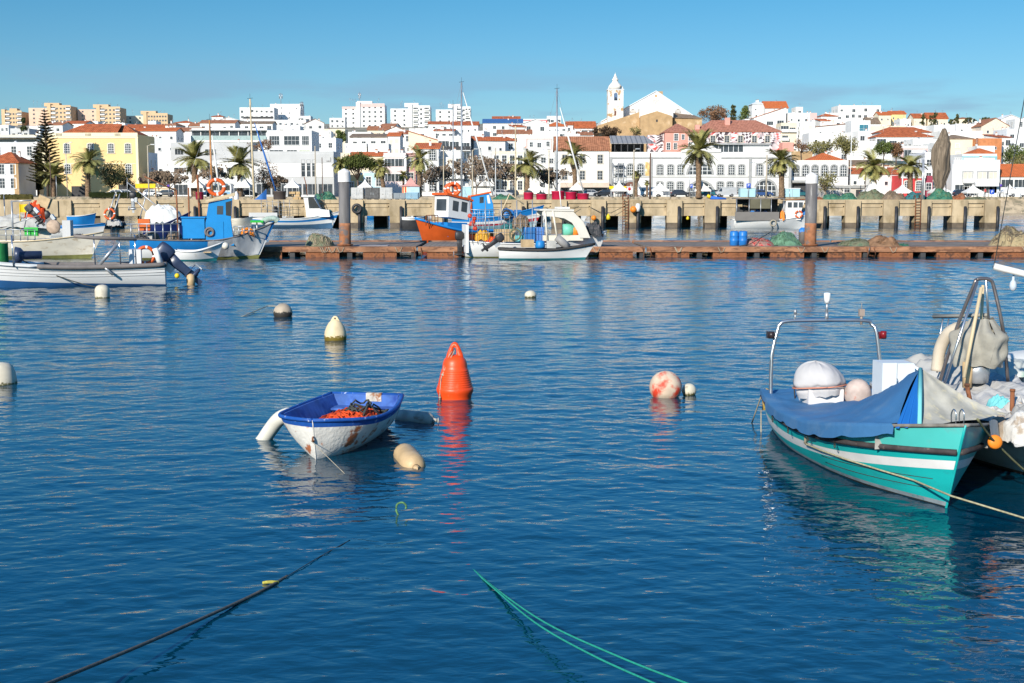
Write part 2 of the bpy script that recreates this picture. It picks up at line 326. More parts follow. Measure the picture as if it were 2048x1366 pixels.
# ------------------------------------------------------------------ floating pontoon
PLANK = stripes('weathered_deck_planks', (.25, .20, .16), (.10, .08, .06), 0, .28, .90, .9, .3)
PY0, PY1, PT = 73.6, 83.0, .56
secs = [(478, 832, 'dark left section of the rusty floating pontoon, left of the near pile base'), (836, 1290, 'section of the floating pontoon behind the white canopy boat'),
        (1294, 1738, 'section of the floating pontoon carrying the blue drums and red net'), (1742, 2240, 'far right section of the floating pontoon under the heaped brown nets')]
for si, (a, b, lab) in enumerate(secs):
    xa = at(a, 500, PY0).x; xb = at(b, 500, PY0).x
    rt = thing('floating_pontoon', lab, 'pontoon', (0, PY0, 0), 0, 'sections of the floating pontoon')
    mb = MB(); mb.box(xa + .1, xb - .1, .26, PY1 - PY0 - .26, PT - .1, PT); mb.build('deck', PLANK, rt)
    mb = MB(); mb.box(xa, xb, 0, .25, PT - .26, PT + .04); mb.build('front_beam', RUSTB, rt)
    mb = MB(); mb.box(xa, xb, PY1 - PY0 - .25, PY1 - PY0, PT - .3, PT + .07); mb.build('back_beam', RUSTB, rt)
    x = xa + .5; k = 0
    while x < xb - 1.2:
        wd = min(1.9, xb - x - .2); mb = MB()
        mb.lathe([(.25, 0), (.30, .05), (.30, wd - .05), (.25, wd)], 14, M=Matrix.Translation((x, .42, .04)) @ Matrix.Rotation(PI / 2, 4, 'Y')) if 0 else mb.box(x, x + wd, .08, 2.2, -.3, PT - .262)
        mb.build('float', RUST, rt)
        mb = MB(); mb.box(x - .9, x - .62, .1, 2.0, -.3, PT - .27); mb.build('support', DARK, rt)
        x += 3.25; k += 1
    for x in (xa + .15, xb - .15):
        mb = MB(); mb.tube([(x, -.03, PT), (x + .1, -.08, .2), (x, -.03, -.1)], .03, 5); mb.build('chain', RUST, rt)
    mb = MB()
    for k in range(5):
        x = ru(xa + .5, xb - .5); mb.tube([(x, -.04, PT + .02), (x + .15, -.07, .28), (x + .3, -.04, .32), (x + .4, -.04, PT)], .018, 4)
    o = mb.build('hanging_lines', ROPE, rt); o['kind'] = 'stuff'
mb = MB(); mb.box(-9.2, -7.2, 75.4, 76.9, PT, PT + .03); tag(mb.build('grey_mat', mat('grey_mat', (.30, .27, .27), .9)), 'grey rubber mat lying on the pontoon beside the near pile', 'mat')

# ------------------------------------------------------------------ mooring piles
PILE = mat('tarry_grey_pile', (.15, .14, .135), .6, .35, 1.6, dirt=(.34, .32, .30), dscale=2.5, dth=.62, stretch=(3, 3, .4))
PILER = mat('rust_on_pile_foot', (.36, .15, .07), .85, .35, 3, dirt=(.16, .13, .12), dscale=2.2, dth=.5)
CAPM = mat('white_pile_cap', (.74, .70, .66), .6, .08, 2)
for px, ytop, ycap, lab in ((690.5, 337, 364, 'thick grey mooring pile with white pointed cap and rusty foot, the left one of two'), (1620, 345, 367, 'thick grey mooring pile with white pointed cap and rusty foot, right of the green net')):
    Y = PY0 + 1.1; t_ = at(px, ytop, Y); c_ = at(px, ycap, Y); b_ = at(px, 500, Y)
    rt = thing('mooring_pile', lab, 'pile', (b_.x, Y, 0), 0, 'mooring piles')
    dx = 0
    mb = MB(); mb.lathe([(.33, .62), (.33, 1.6), (.335, c_.z)], 24); mb.build('shaft', PILE, rt)
    mb = MB(); mb.lathe([(.34, -1), (.34, 1.75), (.333, 1.9)], 24); mb.build('rusty_foot', PILER, rt)
    mb = MB(); mb.lathe([(.36, c_.z), (.36, t_.z - .22), (.34, t_.z - .16), (.05, t_.z), (.01, t_.z + .01)], 24, sm=False); mb.build('cap', CAPM, rt)
    mb = MB(); mb.torus((0, 0, .66), .42, .05, 'Z', 20, 6); mb.build('collar', RUST, rt)
# ------------------------------------------------------------------ windows (shared unit meshes, 1 x 1, origin at the bottom centre, facing -y)
def arcpts(w_, h_, rise, n=8):
    """outline of an arched opening, from bottom left round to bottom right"""
    if rise <= 0: return [(-w_ / 2, 0), (-w_ / 2, h_), (w_ / 2, h_), (w_ / 2, 0)]
    return [(-w_ / 2, 0)] + [(-w_ / 2 * math.cos(PI * i / n), h_ - rise + rise * math.sin(PI * i / n)) for i in range(n + 1)] + [(w_ / 2, 0)]
def win_mesh(name, w_, h_, rise=0, fr=.14, proud=.06, fm=FRAME, gm=GLASS, nx_=2, nz_=2, sill=True, bar=.05, bm=None):
    mb = MB(); A = arcpts(w_, h_, rise); B = arcpts(w_ + 2 * fr, h_ + fr, rise * 1.1 if rise else 0); k = len(A)
    v = [(x, -proud, z) for x, z in A] + [(x, -proud, z) for x, z in B] + [(x, .0, z) for x, z in B] + [(x, -.01, z) for x, z in A]
    fs = []
    for i in range(k - 1): fs += [(i, i + 1, k + i + 1, k + i), (k + i, k + i + 1, 2 * k + i + 1, 2 * k + i), (i, 3 * k + i, 3 * k + i + 1, i + 1)]
    mb.add(v, fs, 0)
    mb.add([(x, -.012, z) for x, z in A], [tuple(range(k))[::-1]], 1)
    if bar:
        for i in range(1, nx_): x = -w_ / 2 + w_ * i / nx_; mb.box(x - bar / 2, x + bar / 2, -.05, -.013, .0, h_ - (rise * .25 if rise else 0), 2)
        for i in range(1, nz_): z = h_ * i / nz_; mb.box(-w_ / 2, w_ / 2, -.045, -.014, z - bar / 2, z + bar / 2, 2)
    if sill: mb.box(-w_ / 2 - fr * 1.3, w_ / 2 + fr * 1.3, -.16, 0, -.12, 0, 0)
    return mb.mesh(name, [fm, gm, bm or FRAME])
WM = {
 'plain': win_mesh('window', 1.1, 1.4), 'tall': win_mesh('window', 1.1, 2.1, nz_=3), 'small': win_mesh('window', .7, .8, fr=.06, nx_=1, nz_=1, bar=0),
 'shut': win_mesh('window', 1.2, 1.4, gm=BLIND, bar=0), 'dark': win_mesh('window', 1.3, 1.3, fr=.05, nx_=2, nz_=1, sill=False, fm=STONE), 'wide': win_mesh('window', 2.6, 1.7, fr=.06, nx_=3, nz_=1, sill=False),
 'arch': win_mesh('window', 1.15, 2.1, .35, fr=.3, fm=STONE, nx_=3, nz_=4, bar=.08), 'gothic': win_mesh('window', 1.3, 2.4, .65, fr=.3, fm=STONE, nx_=3, nz_=4, bar=.08),
 'stone': win_mesh('window', 1.1, 1.9, 0, fr=.22, fm=mat('beige_stone_trim', (.55, .50, .42), .8), nx_=2, nz_=3),
 'yell': win_mesh('window', 1.25, 2.1, .3, fr=.22, fm=mat('pale_trim', (.66, .60, .50), .8), nx_=3, nz_=4, bar=.07), 'door': win_mesh('door', 1.2, 2.3, 0, gm=DARK, nx_=2, nz_=1, sill=False),
 'shop': win_mesh('window', 3.0, 2.3, 0, fr=.08, gm=GLASS, fm=STONE, nx_=3, nz_=1, sill=False),
}
mb = MB(); mb.box(-1.3, 1.3, -.9, 0, -.12, 0); mb.box(-1.3, 1.3, -.9, -.84, 0, .95); mb.box(-1.3, -1.24, -.84, 0, 0, .95); mb.box(1.24, 1.3, -.84, 0, 0, .95)
BALC = mb.mesh('balcony', WHITE)
mb = MB(); mb.box(-.25, .25, -.25, .25, 0, 1.1); mb.box(-.33, .33, -.33, .33, 1.1, 1.22); mb.box(-.2, .2, -.2, .2, 1.22, 1.5, 1)
CHIM = mb.mesh('chimney', [WHITE, TERR2])
mb = MB(); mb.tube([(0, 0, 0), (0, 0, 2.6)], .035, 4)
for k in range(4): mb.tube([(-.45 + .06 * k, 0, 1.9 + .2 * k), (.45 - .06 * k, 0, 1.9 + .2 * k)], .025, 3)
ANT = mb.mesh('antenna', METAL)
mb = MB(); mb.lathe([(.02, 0), (.3, .06), (.42, .16), (.44, .18)], 12, M=Matrix.Translation((0, 0, .7)) @ Matrix.Rotation(R(65), 4, 'X')); mb.tube([(0, .1, 0), (0, .1, .7)], .04, 5)
DISH = mb.mesh('satellite_dish', mat('dish_grey', (.6, .6, .6), .5))
mb = MB(); mb.lathe([(.6, 0), (.6, .05), (.55, .9), (.45, 1.0), (.01, 1.02)], 12); TANK = mb.mesh('water_tank', WHITE2)

def roof_parts(root, kind, w_, d_, h_, rh, m, wall, oh=.35):
    mb = MB(); T = .16
    if kind == 'gable':
        for sy, (ya, yb) in ((0, (-oh, d_ / 2)), (1, (d_ + oh, d_ / 2))):
            k = rh / (d_ / 2) * oh
            v = [(-w_ / 2 - oh, ya, h_ - k), (w_ / 2 + oh, ya, h_ - k), (w_ / 2 + oh, yb, h_ + rh), (-w_ / 2 - oh, yb, h_ + rh)]
            mb.add([(x, y, z + .03) for x, y, z in v] + [(x, y, z + .03 + T) for x, y, z in v], [(0, 1, 2, 3), (7, 6, 5, 4), (0, 4, 5, 1), (1, 5, 6, 2), (3, 2, 6, 7), (0, 3, 7, 4)])
        g = MB()
        for x in (-w_ / 2, w_ / 2): g.add([(x, 0, h_), (x, d_, h_), (x, d_ / 2, h_ + rh)], [(0, 1, 2)])
        g.build('gable_wall', wall, root)
    elif kind == 'end':
        for s in (-1, 1):
            k = rh / (w_ / 2) * oh
            v = [(s * (w_ / 2 + oh), -oh, h_ - k), (0, -oh, h_ + rh), (0, d_ + oh, h_ + rh), (s * (w_ / 2 + oh), d_ + oh, h_ - k)]
            mb.add([(x, y, z + .03) for x, y, z in v] + [(x, y, z + .03 + T) for x, y, z in v], [(0, 1, 2, 3), (7, 6, 5, 4), (0, 4, 5, 1), (1, 5, 6, 2), (3, 2, 6, 7), (0, 3, 7, 4)])
        g = MB()
        for y in (0, d_): g.add([(-w_ / 2, y, h_), (w_ / 2, y, h_), (0, y, h_ + rh)], [(0, 1, 2)])
        g.build('gable_wall', wall, root)
    elif kind in ('hip', 'mono', 'monor', 'monol'):
        e = h_ + .02
        if kind == 'hip':
            i_ = min(w_ / 2 - .3, d_ / 2 * .9); a = -w_ / 2 - oh; b = w_ / 2 + oh; c = -oh; d = d_ + oh
            v = [(a, c, e), (b, c, e), (b, d, e), (a, d, e), (a + i_ + oh, d_ / 2, e + rh), (b - i_ - oh, d_ / 2, e + rh), (a, c, e - T), (b, c, e - T), (b, d, e - T), (a, d, e - T)]
            mb.add(v, [(0, 1, 5, 4), (1, 2, 5), (2, 3, 4, 5), (3, 0, 4), (6, 7, 1, 0), (7, 8, 2, 1), (8, 9, 3, 2), (9, 6, 0, 3)])
        else:
            zl, zr = {'mono': (0, 0), 'monor': (0, rh), 'monol': (rh, 0)}[kind]; f = 0 if kind != 'mono' else 0; bk = rh if kind == 'mono' else 0
            v = [(-w_ / 2 - oh, -oh, e + zl), (w_ / 2 + oh, -oh, e + zr), (w_ / 2 + oh, d_ + oh, e + zr + bk), (-w_ / 2 - oh, d_ + oh, e + zl + bk)]
            mb.add(v + [(x, y, z + T) for x, y, z in v], [(0, 1, 2, 3), (7, 6, 5, 4), (0, 4, 5, 1), (1, 5, 6, 2), (2, 6, 7, 3), (3, 7, 4, 0)])
            g = MB()
            if kind == 'mono': g.add([(-w_ / 2, 0, h_), (-w_ / 2, d_, h_), (-w_ / 2, d_, h_ + rh), (w_ / 2, 0, h_), (w_ / 2, d_, h_), (w_ / 2, d_, h_ + rh)], [(0, 1, 2), (3, 4, 5)])
            else:
                hx = w_ / 2 if kind == 'monor' else -w_ / 2
                g.add([(-hx, 0, h_), (hx, 0, h_), (hx, 0, h_ + rh), (-hx, d_, h_), (hx, d_, h_), (hx, d_, h_ + rh)], [(0, 1, 2), (3, 4, 5), (1, 4, 5, 2)])
            g.build('gable_wall', wall, root)
    elif kind == 'flat':
        t = .22; hh = .55
        for (a, b, c, d) in ((-w_ / 2, w_ / 2, 0, t), (-w_ / 2, w_ / 2, d_ - t, d_), (-w_ / 2, -w_ / 2 + t, t, d_ - t), (w_ / 2 - t, w_ / 2, t, d_ - t)): mb.box(a, b, c, d, h_, h_ + hh)
        return mb.build('parapet', m or wall, root)
    return mb.build('roof', m, root)

def house(x0, x1, yt, Y, label, wall=WHITE, roof='flat', rh=2, rm=TERR, rows=2, cols=3, win='plain', d=9, yaw=0, name='house', cat='house', z0=None, win2=None, sidewin=True, balc=(), clutter=2, ground=None, fh=None, top=.5, trim=None):
    """front wall spans photo columns x0..x1, its top edge at row yt, at distance Y"""
    a = at(x0, yt, Y); b = at(x1, yt, Y); wd = (b.x - a.x)
    base = (ter(Y) - .6) if z0 is None else z0
    h_ = a.z - base
    if roof == 'flat': h_ -= .5
    rt = thing(name, label, cat, ((a.x + b.x) / 2, Y, base), R(yaw))
    mb = MB(); mb.box(-wd / 2, wd / 2, 0, d, 0, h_); mb.build('walls', wall, rt)
    roof_parts(rt, roof, wd, d, h_, rh, (None if roof == 'flat' else rm), wall)
    fh = fh or 3.0; m = WM[win]
    def wname(mm): return 'door' if mm.name.startswith('door') else 'window'
    for r_ in range(rows):
        z = h_ - top - 2.0 - r_ * fh
        if z < .7: break
        mm = WM[ground] if (ground and r_ == rows - 1) else m
        for c in range(cols):
            x = -wd / 2 + wd * (c + .5) / cols + (ru(-.15, .15) if Y > 310 else 0)
            if Y > 320 and rnd() < .12: continue
            m2 = WM[win2] if (win2 and rnd() < .4) else mm
            k_ = ru(.78, 1.12) if Y > 310 else 1; link(wname(m2), m2, rt, (x, -.004, z + (ru(-.25, .2) if Y > 310 else 0)), sc=(k_, 1, k_ * (ru(.85, 1.15) if Y > 310 else 1)))
            if r_ in balc: link('balcony', BALC, rt, (x, -.005, z - .15))
        if sidewin and Y < 700:
            for yy in (d * .3, d * .7):
                o = link('window', m, rt, (-wd / 2 - .004, yy, z)); o.rotation_euler = (0, 0, -PI / 2)
                if r_ == 0 and Y < 480: o = link('window', m, rt, (wd / 2 + .004, yy, z)); o.rotation_euler = (0, 0, PI / 2)
    if trim:
        mb = MB(); mb.box(-wd / 2 - .08, wd / 2 + .08, -.12, 0, h_ - .35, h_ - .05); mb.build('cornice', trim, rt)
        for s in (-1, 1):
            mb = MB(); mb.box(s * wd / 2 - .3, s * wd / 2 + .3 if s < 0 else wd / 2 + .05, -.08, 0, 0, h_ - .35) if s < 0 else mb.box(wd / 2 - .5, wd / 2 + .05, -.08, 0, 0, h_ - .35); mb.build('pilaster', trim, rt)
    rz_ = h_ + (rh * .55 if roof != 'flat' else 0)
    for k in range(clutter):
        c = random.choice([CHIM, ANT, CHIM, DISH, ANT, TANK] if roof == 'flat' else [CHIM, CHIM, ANT])
        nm = {'chimney': 'chimney', 'antenna': 'antenna', 'satellite_dish': 'satellite_dish', 'water_tank': 'water_tank'}[c.name.split('.')[0]]
        link(nm, c, rt, (ru(-wd * .42, wd * .42), ru(d * .3, d * .7), rz_ - (.2 if roof != 'flat' else 0)))
    return rt, wd, h_
def extra(rt, name, m, *boxes, lab=None):
    mb = MB()
    for bx in boxes: mb.box(*bx)
    return mb.build(name, m, rt)

# ---- far towers on the hilltop
def tower(x0, x1, yt, Y, label, m, m2, frac, floors, cols, yaw=0, crown=True, open_=True):
    a = at(x0, yt, Y); b = at(x1, yt, Y); wd = b.x - a.x; base = ter(Y) - 6; h_ = a.z - base; d = 16
    rt = thing('apartment_block', label, 'apartment block', ((a.x + b.x) / 2, Y, base), 0)
    xs_ = -wd / 2 + wd * frac
    mb = MB(); mb.box(xs_, wd / 2, 0, d, 0, h_); mb.build('front_wing', m, rt)
    mb = MB(); mb.box(-wd / 2, xs_ - .01, 3, d + 3, 0, h_ - 1.2); mb.build('side_wing', m2, rt)
    mb = MB(); mb.box(xs_ - 1.2, xs_ + 1.5, -.8, 5, 0, h_ + 1.6); mb.build('stair_core', m, rt)
    fh = 3.1
    for f in range(floors):
        z = h_ - 2.6 - f * fh
        for c in range(cols):
            x = xs_ + 2 + (wd / 2 - xs_ - 2.5) * (c + .5) / cols
            mm = 'wide' if (open_ and c in (0, cols - 1)) else 'dark'
            o = link('window', WM[mm], rt, (x, -.01, z)); 
            if mm == 'wide': o.scale = (1.2, 1, 1.1); link('balcony', BALC, rt, (x, -.01, z - .1), sc=(1.3, 1, 1))
        for c in range(2):
            x = -wd / 2 + (xs_ + wd / 2 - 1) * (c + .5) / 2; link('window', WM['dark'], rt, (x, 2.99, z - 1))
    if crown:
        mb = MB(); mb.box(-wd * .15, wd * .2, 4, 10, h_, h_ + 2.6); mb.build('roof_house', m, rt)
        mb = MB(); mb.box(xs_, wd / 2, .0, .25, h_, h_ + .7); mb.build('parapet', m, rt)
        for k in range(7):
            link('antenna', ANT, rt, (ru(-wd * .4, wd * .4), ru(4, 9), h_), sc=(1.4, 1.4, ru(.9, 1.9)))
    return rt, wd, h_
tower(0, 43, 223, 1000, 'tan apartment block cut by the left edge, lowest of the tan row', TAN, TAN, .15, 6, 5)
tower(54, 141, 212, 1000, 'pinkish tan apartment block with ribbed left half, tallest of the tan row', TAN, TANP, .5, 8, 5)
tower(152, 240, 215, 1010, 'tan apartment block with plain left half, second tower from the yellow building', TAN, TANP, .5, 8, 5)
tower(248, 335, 228, 1030, 'lower tan apartment block with white fins on its roof', TAN, CREAM, .48, 6, 7, open_=False)
t, wd, h_ = tower(683, 769, 209, 900, 'white apartment tower with a pink band under its roof and tall mast', WHITE, WHITE, .38, 8, 4, open_=False)
extra(t, 'pink_band', PINK, (-wd / 2 + wd * .38 - 1.3, wd / 2 + .05, -.06, 0, h_ - 1.7, h_ + .6), (-wd / 2 - .05, -wd / 2 + wd * .38, 2.9, 2.99, h_ - 2.8, h_ - 1.2))
mb = MB(); mb.tube([(-3, 6, h_ + 2), (-3, 6, h_ + 9)], .2, 5); mb.tube([(-4, 6, h_ + 5), (-2, 6, h_ + 5)], .25, 5); mb.tube([(-3.6, 6, h_ + 6), (-3.6, 6, h_ + 8)], .35, 6); mb.tube([(-2.3, 6, h_ + 6), (-2.3, 6, h_ + 8)], .35, 6); mb.build('mast', METAL, t)
tower(780, 860, 213, 900, 'white apartment tower with roof aerials, middle of the three white towers', WHITE, WHITE, .5, 7, 3)
tower(871, 941, 215, 900, 'white apartment tower behind the two silver boat masts', WHITE, WHITE, .55, 7, 3)
house(659, 690, 236, 880, 'white block stepping down from the left of the pink banded tower', rows=5, cols=3, win='dark', name='apartment_block', cat='apartment block')

# ---- hilltop and hillside houses, back to front
H = house
H(0, 17, 250, 700, 'small white house under the leftmost tan apartment block', rows=1, cols=2)
H(58, 80, 252, 640, 'small white house left of the tall pine top', rows=2, cols=2, win='dark')
H(20, 58, 257, 560, 'pale house with cluttered roof terrace behind the pale grey building', GREYW, rows=1, cols=3, win='dark')
H(170, 196, 243, 620, 'white roof house poking above the yellow building', rows=1, cols=2, win='dark')
H(226, 250, 246, 600, 'white cube house above the yellow building red roof, right side', rows=1, cols=2)
H(252, 350, 256, 560, 'long white house with a red roof strip right of the yellow building', roof='gable', rh=1.6, rows=2, cols=7, win='dark')
H(296, 312, 242, 620, 'small white cube house on the skyline left of the furled mast tops', rows=1, cols=1)
H(350, 385, 245, 620, 'white house with low red roof on the skyline', roof='hip', rh=1.1, rows=1, cols=3, win='dark')
H(378, 425, 252, 560, 'white row house with orange roof below the skyline', roof='gable', rh=1.5, rm=TERR2, rows=1, cols=4, win='dark')
H(423, 446, 233, 640, 'white house with a raised stair tower on the skyline', roof='hip', rh=1.0, rows=2, cols=2)
H(438, 476, 240, 600, 'white two storey house with curved gable on the skyline', roof='end', rh=1.2, rm=WHITE2, rows=2, cols=2, win='dark')
t, wd, h_ = H(479, 548, 215, 800, 'large white hotel block with open top galleries', rows=5, cols=7, win='dark', d=14, name='hotel', cat='hotel', fh=3.2)
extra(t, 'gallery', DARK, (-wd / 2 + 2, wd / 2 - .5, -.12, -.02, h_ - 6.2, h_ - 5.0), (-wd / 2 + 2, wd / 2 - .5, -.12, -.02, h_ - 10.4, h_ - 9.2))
t, wd, h_ = H(540, 601, 208, 820, 'large white block with sloping right side and phone masts', rows=3, cols=4, win='small', d=14, name='apartment_block', cat='apartment block')
mb = MB(); x = -wd / 2 + wd * .33; mb.tube([(x, 3, h_), (x, 3, h_ + 7.5)], .2, 5)
for dx in (-.8, .8): mb.tube([(x + dx, 3, h_ + 4), (x + dx, 3, h_ + 7)], .3, 6)
mb.tube([(x - .8, 3, h_ + 5), (x + .8, 3, h_ + 5)], .15, 4); mb.build('mast', METAL, t)
t, wd, h_ = H(488, 612, 240, 740, 'long white terraced building below the white hotel', rows=3, cols=11, win='dark', d=12, name='apartment_block', cat='apartment block')
extra(t, 'terrace', WHITE2, (-wd / 2, wd / 2, -1.2, -.02, h_ - 3.3, h_ - 2.3))
t, wd, h_ = H(596, 621, 232, 760, 'white building with dark upper storey and a lattice phone mast', rows=2, cols=2, win='wide')
mb = MB()
for s in ((-1, 0), (1, 0), (0, 1.5)): mb.tube([(-2 + s[0], 4 + s[1], h_), (-2 + s[0] * .4, 4 + s[1] * .4, h_ + 9)], .14, 4)
for k in range(5): mb.tube([(-2.8, 4, h_ + 1.5 * k + 1), (-1.2, 4, h_ + 1.5 * k + 2)], .08, 4)
for k in range(4): mb.tube([(-2.9 + .6 * k, 3.6, h_ + 6.5), (-2.9 + .6 * k, 3.6, h_ + 8.5)], .22, 6)
mb.build('mast', METAL, t)
H(612, 648, 246, 640, 'white house with dark arched dormer right of the phone mast', roof='end', rh=2, rm=TERR2, rows=1, cols=2, win='dark', yaw=15)
H(646, 690, 258, 500, 'tan walled house beside the round green tree', CREAM, rows=1, cols=3, win='dark')
H(540, 600, 252, 560, 'white house with rounded parapet behind the modern white villa', rows=1, cols=4, win='dark')
H(470, 545, 247, 520, 'row of small white roofs with solar panels behind the long balcony building', roof='gable', rh=1.0, rm=BROWNR, rows=1, cols=5, win='dark')
H(400, 470, 246, 500, 'low white houses with brown ridge left of the long balcony building', roof='gable', rh=1.2, rm=TERR2, rows=1, cols=5)
# middle band, centre
H(696, 742, 264, 480, 'white house with round roof drum below the pink banded tower', rows=1, cols=3, win='dark')
H(735, 778, 260, 520, 'house with pinkish tile roof below the pink banded tower', CREAM, 'gable', 1.6, TERR2, 1, 3, 'dark')
H(770, 812, 262, 480, 'white house with a small brown roof below the middle white tower', roof='end', rh=1.6, rm=TERR2, rows=1, cols=2, win='dark')
H(700, 775, 275, 430, 'white house with grey shed roof right of the round green tree', roof='mono', rh=1.5, rm=BROWNR, rows=1, cols=4, win='dark')
H(818, 872, 257, 470, 'flat white house with air conditioner units on its wall', rows=1, cols=3, win='dark')
H(868, 908, 262, 450, 'white house with red roof edge behind the left silver mast', roof='mono', rh=1.0, rows=1, cols=3)
H(903, 956, 250, 460, 'white house with a dark red roof and shaded right gable', roof='gable', rh=1.3, rm=TERR, rows=2, cols=4, win='small')
H(966, 1045, 246, 560, 'white house with a blue panelled roof section', roof='gable', rh=1.8, rm=mat('blue_roof_panels', (.05, .13, .30), .4, .2), rows=2, cols=5, win='dark')
H(985, 1040, 238, 640, 'long red roofed house on the skyline right of the white towers', roof='gable', rh=1.4, rows=1, cols=4)
H(1042, 1094, 238, 640, 'white villa with a red band and rooftop cube on the skyline', rows=2, cols=4, trim=REDW)
H(1094, 1122, 232, 660, 'white apartment house stepping down, behind the right silver mast', rows=3, cols=4, win='dark')
H(1044, 1098, 248, 500, 'white house with big rounded gable above the terracotta roofs', roof='end', rh=1.7, rm=WHITE2, rows=1, cols=2, win='dark', clutter=0)
H(1092, 1134, 252, 520, 'white house with bright orange stepped roof behind the right mast', roof='hip', rh=1.8, rm=ORNG, rows=1, cols=3)
H(1133, 1152, 250, 560, 'narrow red roofed house left of the larger red roofed house', roof='gable', rh=1.6, rm=TERR, rows=2, cols=2)
H(1150, 1191, 256, 500, 'white house with a terrace and broad terracotta roof left of the church', roof='gable', rh=2.6, rm=TERR, rows=2, cols=3, win='wide')
H(995, 1063, 267, 420, 'long white house with weathered terracotta roof in the middle of the slope', roof='gable', rh=1.3, rm=TERR2, rows=2, cols=3, win='dark')
H(1053, 1105, 273, 400, 'flat white house with a red line along its wall', rows=1, cols=3, trim=PINK)
H(1095, 1135, 262, 440, 'white house in front of the orange stepped roof', rows=1, cols=3, win='wide')
t, wd, h_ = H(817, 878, 282, 370, 'cream house with a big sloping orange roof in front', CREAM, 'monol', 2.8, ORNG, 1, 2, 'dark')
H(736, 777, 287, 385, 'plain white block above the umbrella pine, right one', rows=1, cols=1, win='small', clutter=0)
H(690, 733, 287, 386, 'plain white block above the umbrella pine, left one', rows=0, cols=1, clutter=0)
t, wd, h_ = H(876, 941, 272, 345, 'white apartment house with a dark balcony rail behind the masts', rows=3, cols=3, win='wide', balc=())
extra(t, 'balcony_rail', DARK, (-wd / 2, wd / 2, -1.1, -1.0, h_ - 3.2, h_ - 2.2)); extra(t, 'balcony_slab', WHITE, (-wd / 2, wd / 2, -1.1, -.02, h_ - 3.4, h_ - 3.2))
H(947, 1012, 281, 350, 'white house with orange roof and blank shaded right gable', roof='gable', rh=1.0, rm=ORNG, rows=2, cols=3, win='small', d=8, yaw=18, sidewin=False)
H(1010, 1032, 280, 355, 'small white house with steep orange roof joined to the orange roofed house', roof='hip', rh=1.1, rm=ORNG, rows=1, cols=1, yaw=18)
H(330, 400, 262, 420, 'white house with a brown roof behind the big left palm', roof='gable', rh=1.2, rm=TERR2, rows=1, cols=3)
t, wd, h_ = H(383, 534, 257, 400, 'long white building with a deep open balcony and pale glass rail', rows=0, cols=1, d=10, name='building', cat='building', clutter=1)
extra(t, 'open_gallery', GLASS, (-wd / 2 + .4, wd / 2 - .4, -.03, -.01, h_ - 2.2, h_ - .3)); extra(t, 'glass_rail', mat('pale_green_glass', (.32, .42, .40), .3), (-wd / 2, wd / 2, -1.2, -1.1, h_ - 3.1, h_ - 1.7))
for k in range(9): extra(t, 'column', WHITE, (-wd / 2 + wd * k / 8 - .12, -wd / 2 + wd * k / 8 + .12, -.4, -.1, h_ - 3.1, h_ - .1))
extra(t, 'roof_slab', GREYW, (-wd / 2 - .3, wd / 2 + .3, -1.3, 0, h_ - .15, h_ + .1)); extra(t, 'balcony_slab', WHITE, (-wd / 2, wd / 2, -1.3, -.02, h_ - 3.6, h_ - 3.1))
t, wd, h_ = H(534, 623, 261, 360, 'modern white villa with large square windows and shaded right side', rows=0, cols=1, d=14, name='villa', cat='villa', clutter=1)
for x, w_, z in ((-.34, .22, h_ - 3.4), (.05, .34, h_ - 3.4), (.36, .15, h_ - 3.4)): o = link('window', win_mesh('window', wd * w_, 2.4, 0, .06, nx_=4, nz_=2), t, (wd * x, -.005, z))
for x, w_ in ((-.3, .3), (.05, .22)): link('window', win_mesh('window', wd * w_, 2.2, 0, .06, nx_=3, nz_=1), t, (wd * x, -.005, h_ - 7.0))
link('window', win_mesh('window', wd * .24, 2.2, 0, .06, gm=mat('pale_blinds', (.5, .54, .42), .6), nx_=3, nz_=2), t, (wd * .34, -.005, h_ - 7.0))
# museum-like front building
t, wd, h_ = H(505, 667, 303, 292, 'large white and grey flat building with three narrow vertical windows', GREYW, rows=0, cols=1, d=12, name='building', cat='building', clutter=0, z0=2.9)
extra(t, 'white_panel', WHITE, (-wd / 2 + .1, wd / 2 - .12, -.08, 0, 4.6, h_ - 2.1)); extra(t, 'grey_band', GREYW, (-wd / 2, wd / 2, -.12, 0, h_ - 2.1, h_ - .0))
for k in range(3): link('window', win_mesh('window', .75, 3.7, 0, .03, .1, fm=STONE, nx_=1, nz_=3, sill=False), t, (wd / 2 - 6.8 + 1.2 * k, -.09, 4.7))
for k in range(5): link('window', WM['shop'], t, (-wd / 2 + 2.3 + 3.45 * k, -.01, .7))
extra(t, 'emblem', GREYR, (wd / 2 - 1.6, wd / 2 - .6, -.2, -.12, h_ - 1.7, h_ - 1.5), (wd / 2 - .75, wd / 2 - .6, -.2, -.12, h_ - 1.5, h_ - .8))
t, wd, h_ = H(340, 505, 322, 300, 'low white modern building behind the two bushy palms', rows=0, cols=1, d=12, name='building', cat='building', clutter=0, z0=2.9)
for k in range(6): link('window', win_mesh('window', 2.2, .9, 0, .04, nx_=2, nz_=1, sill=False), t, (-wd / 2 + 2 + 3 * k, -.006, h_ - 1.9))
for k in range(5): link('window', WM['shop'], t, (-wd / 2 + 2.3 + 3.8 * k, -.006, .6))
t, wd, h_ = H(341, 500, 285, 330, 'grey and white upper storey building behind the two bushy palms', GREYW, rows=1, cols=5, win='wide', d=10, name='building', cat='building', clutter=1)
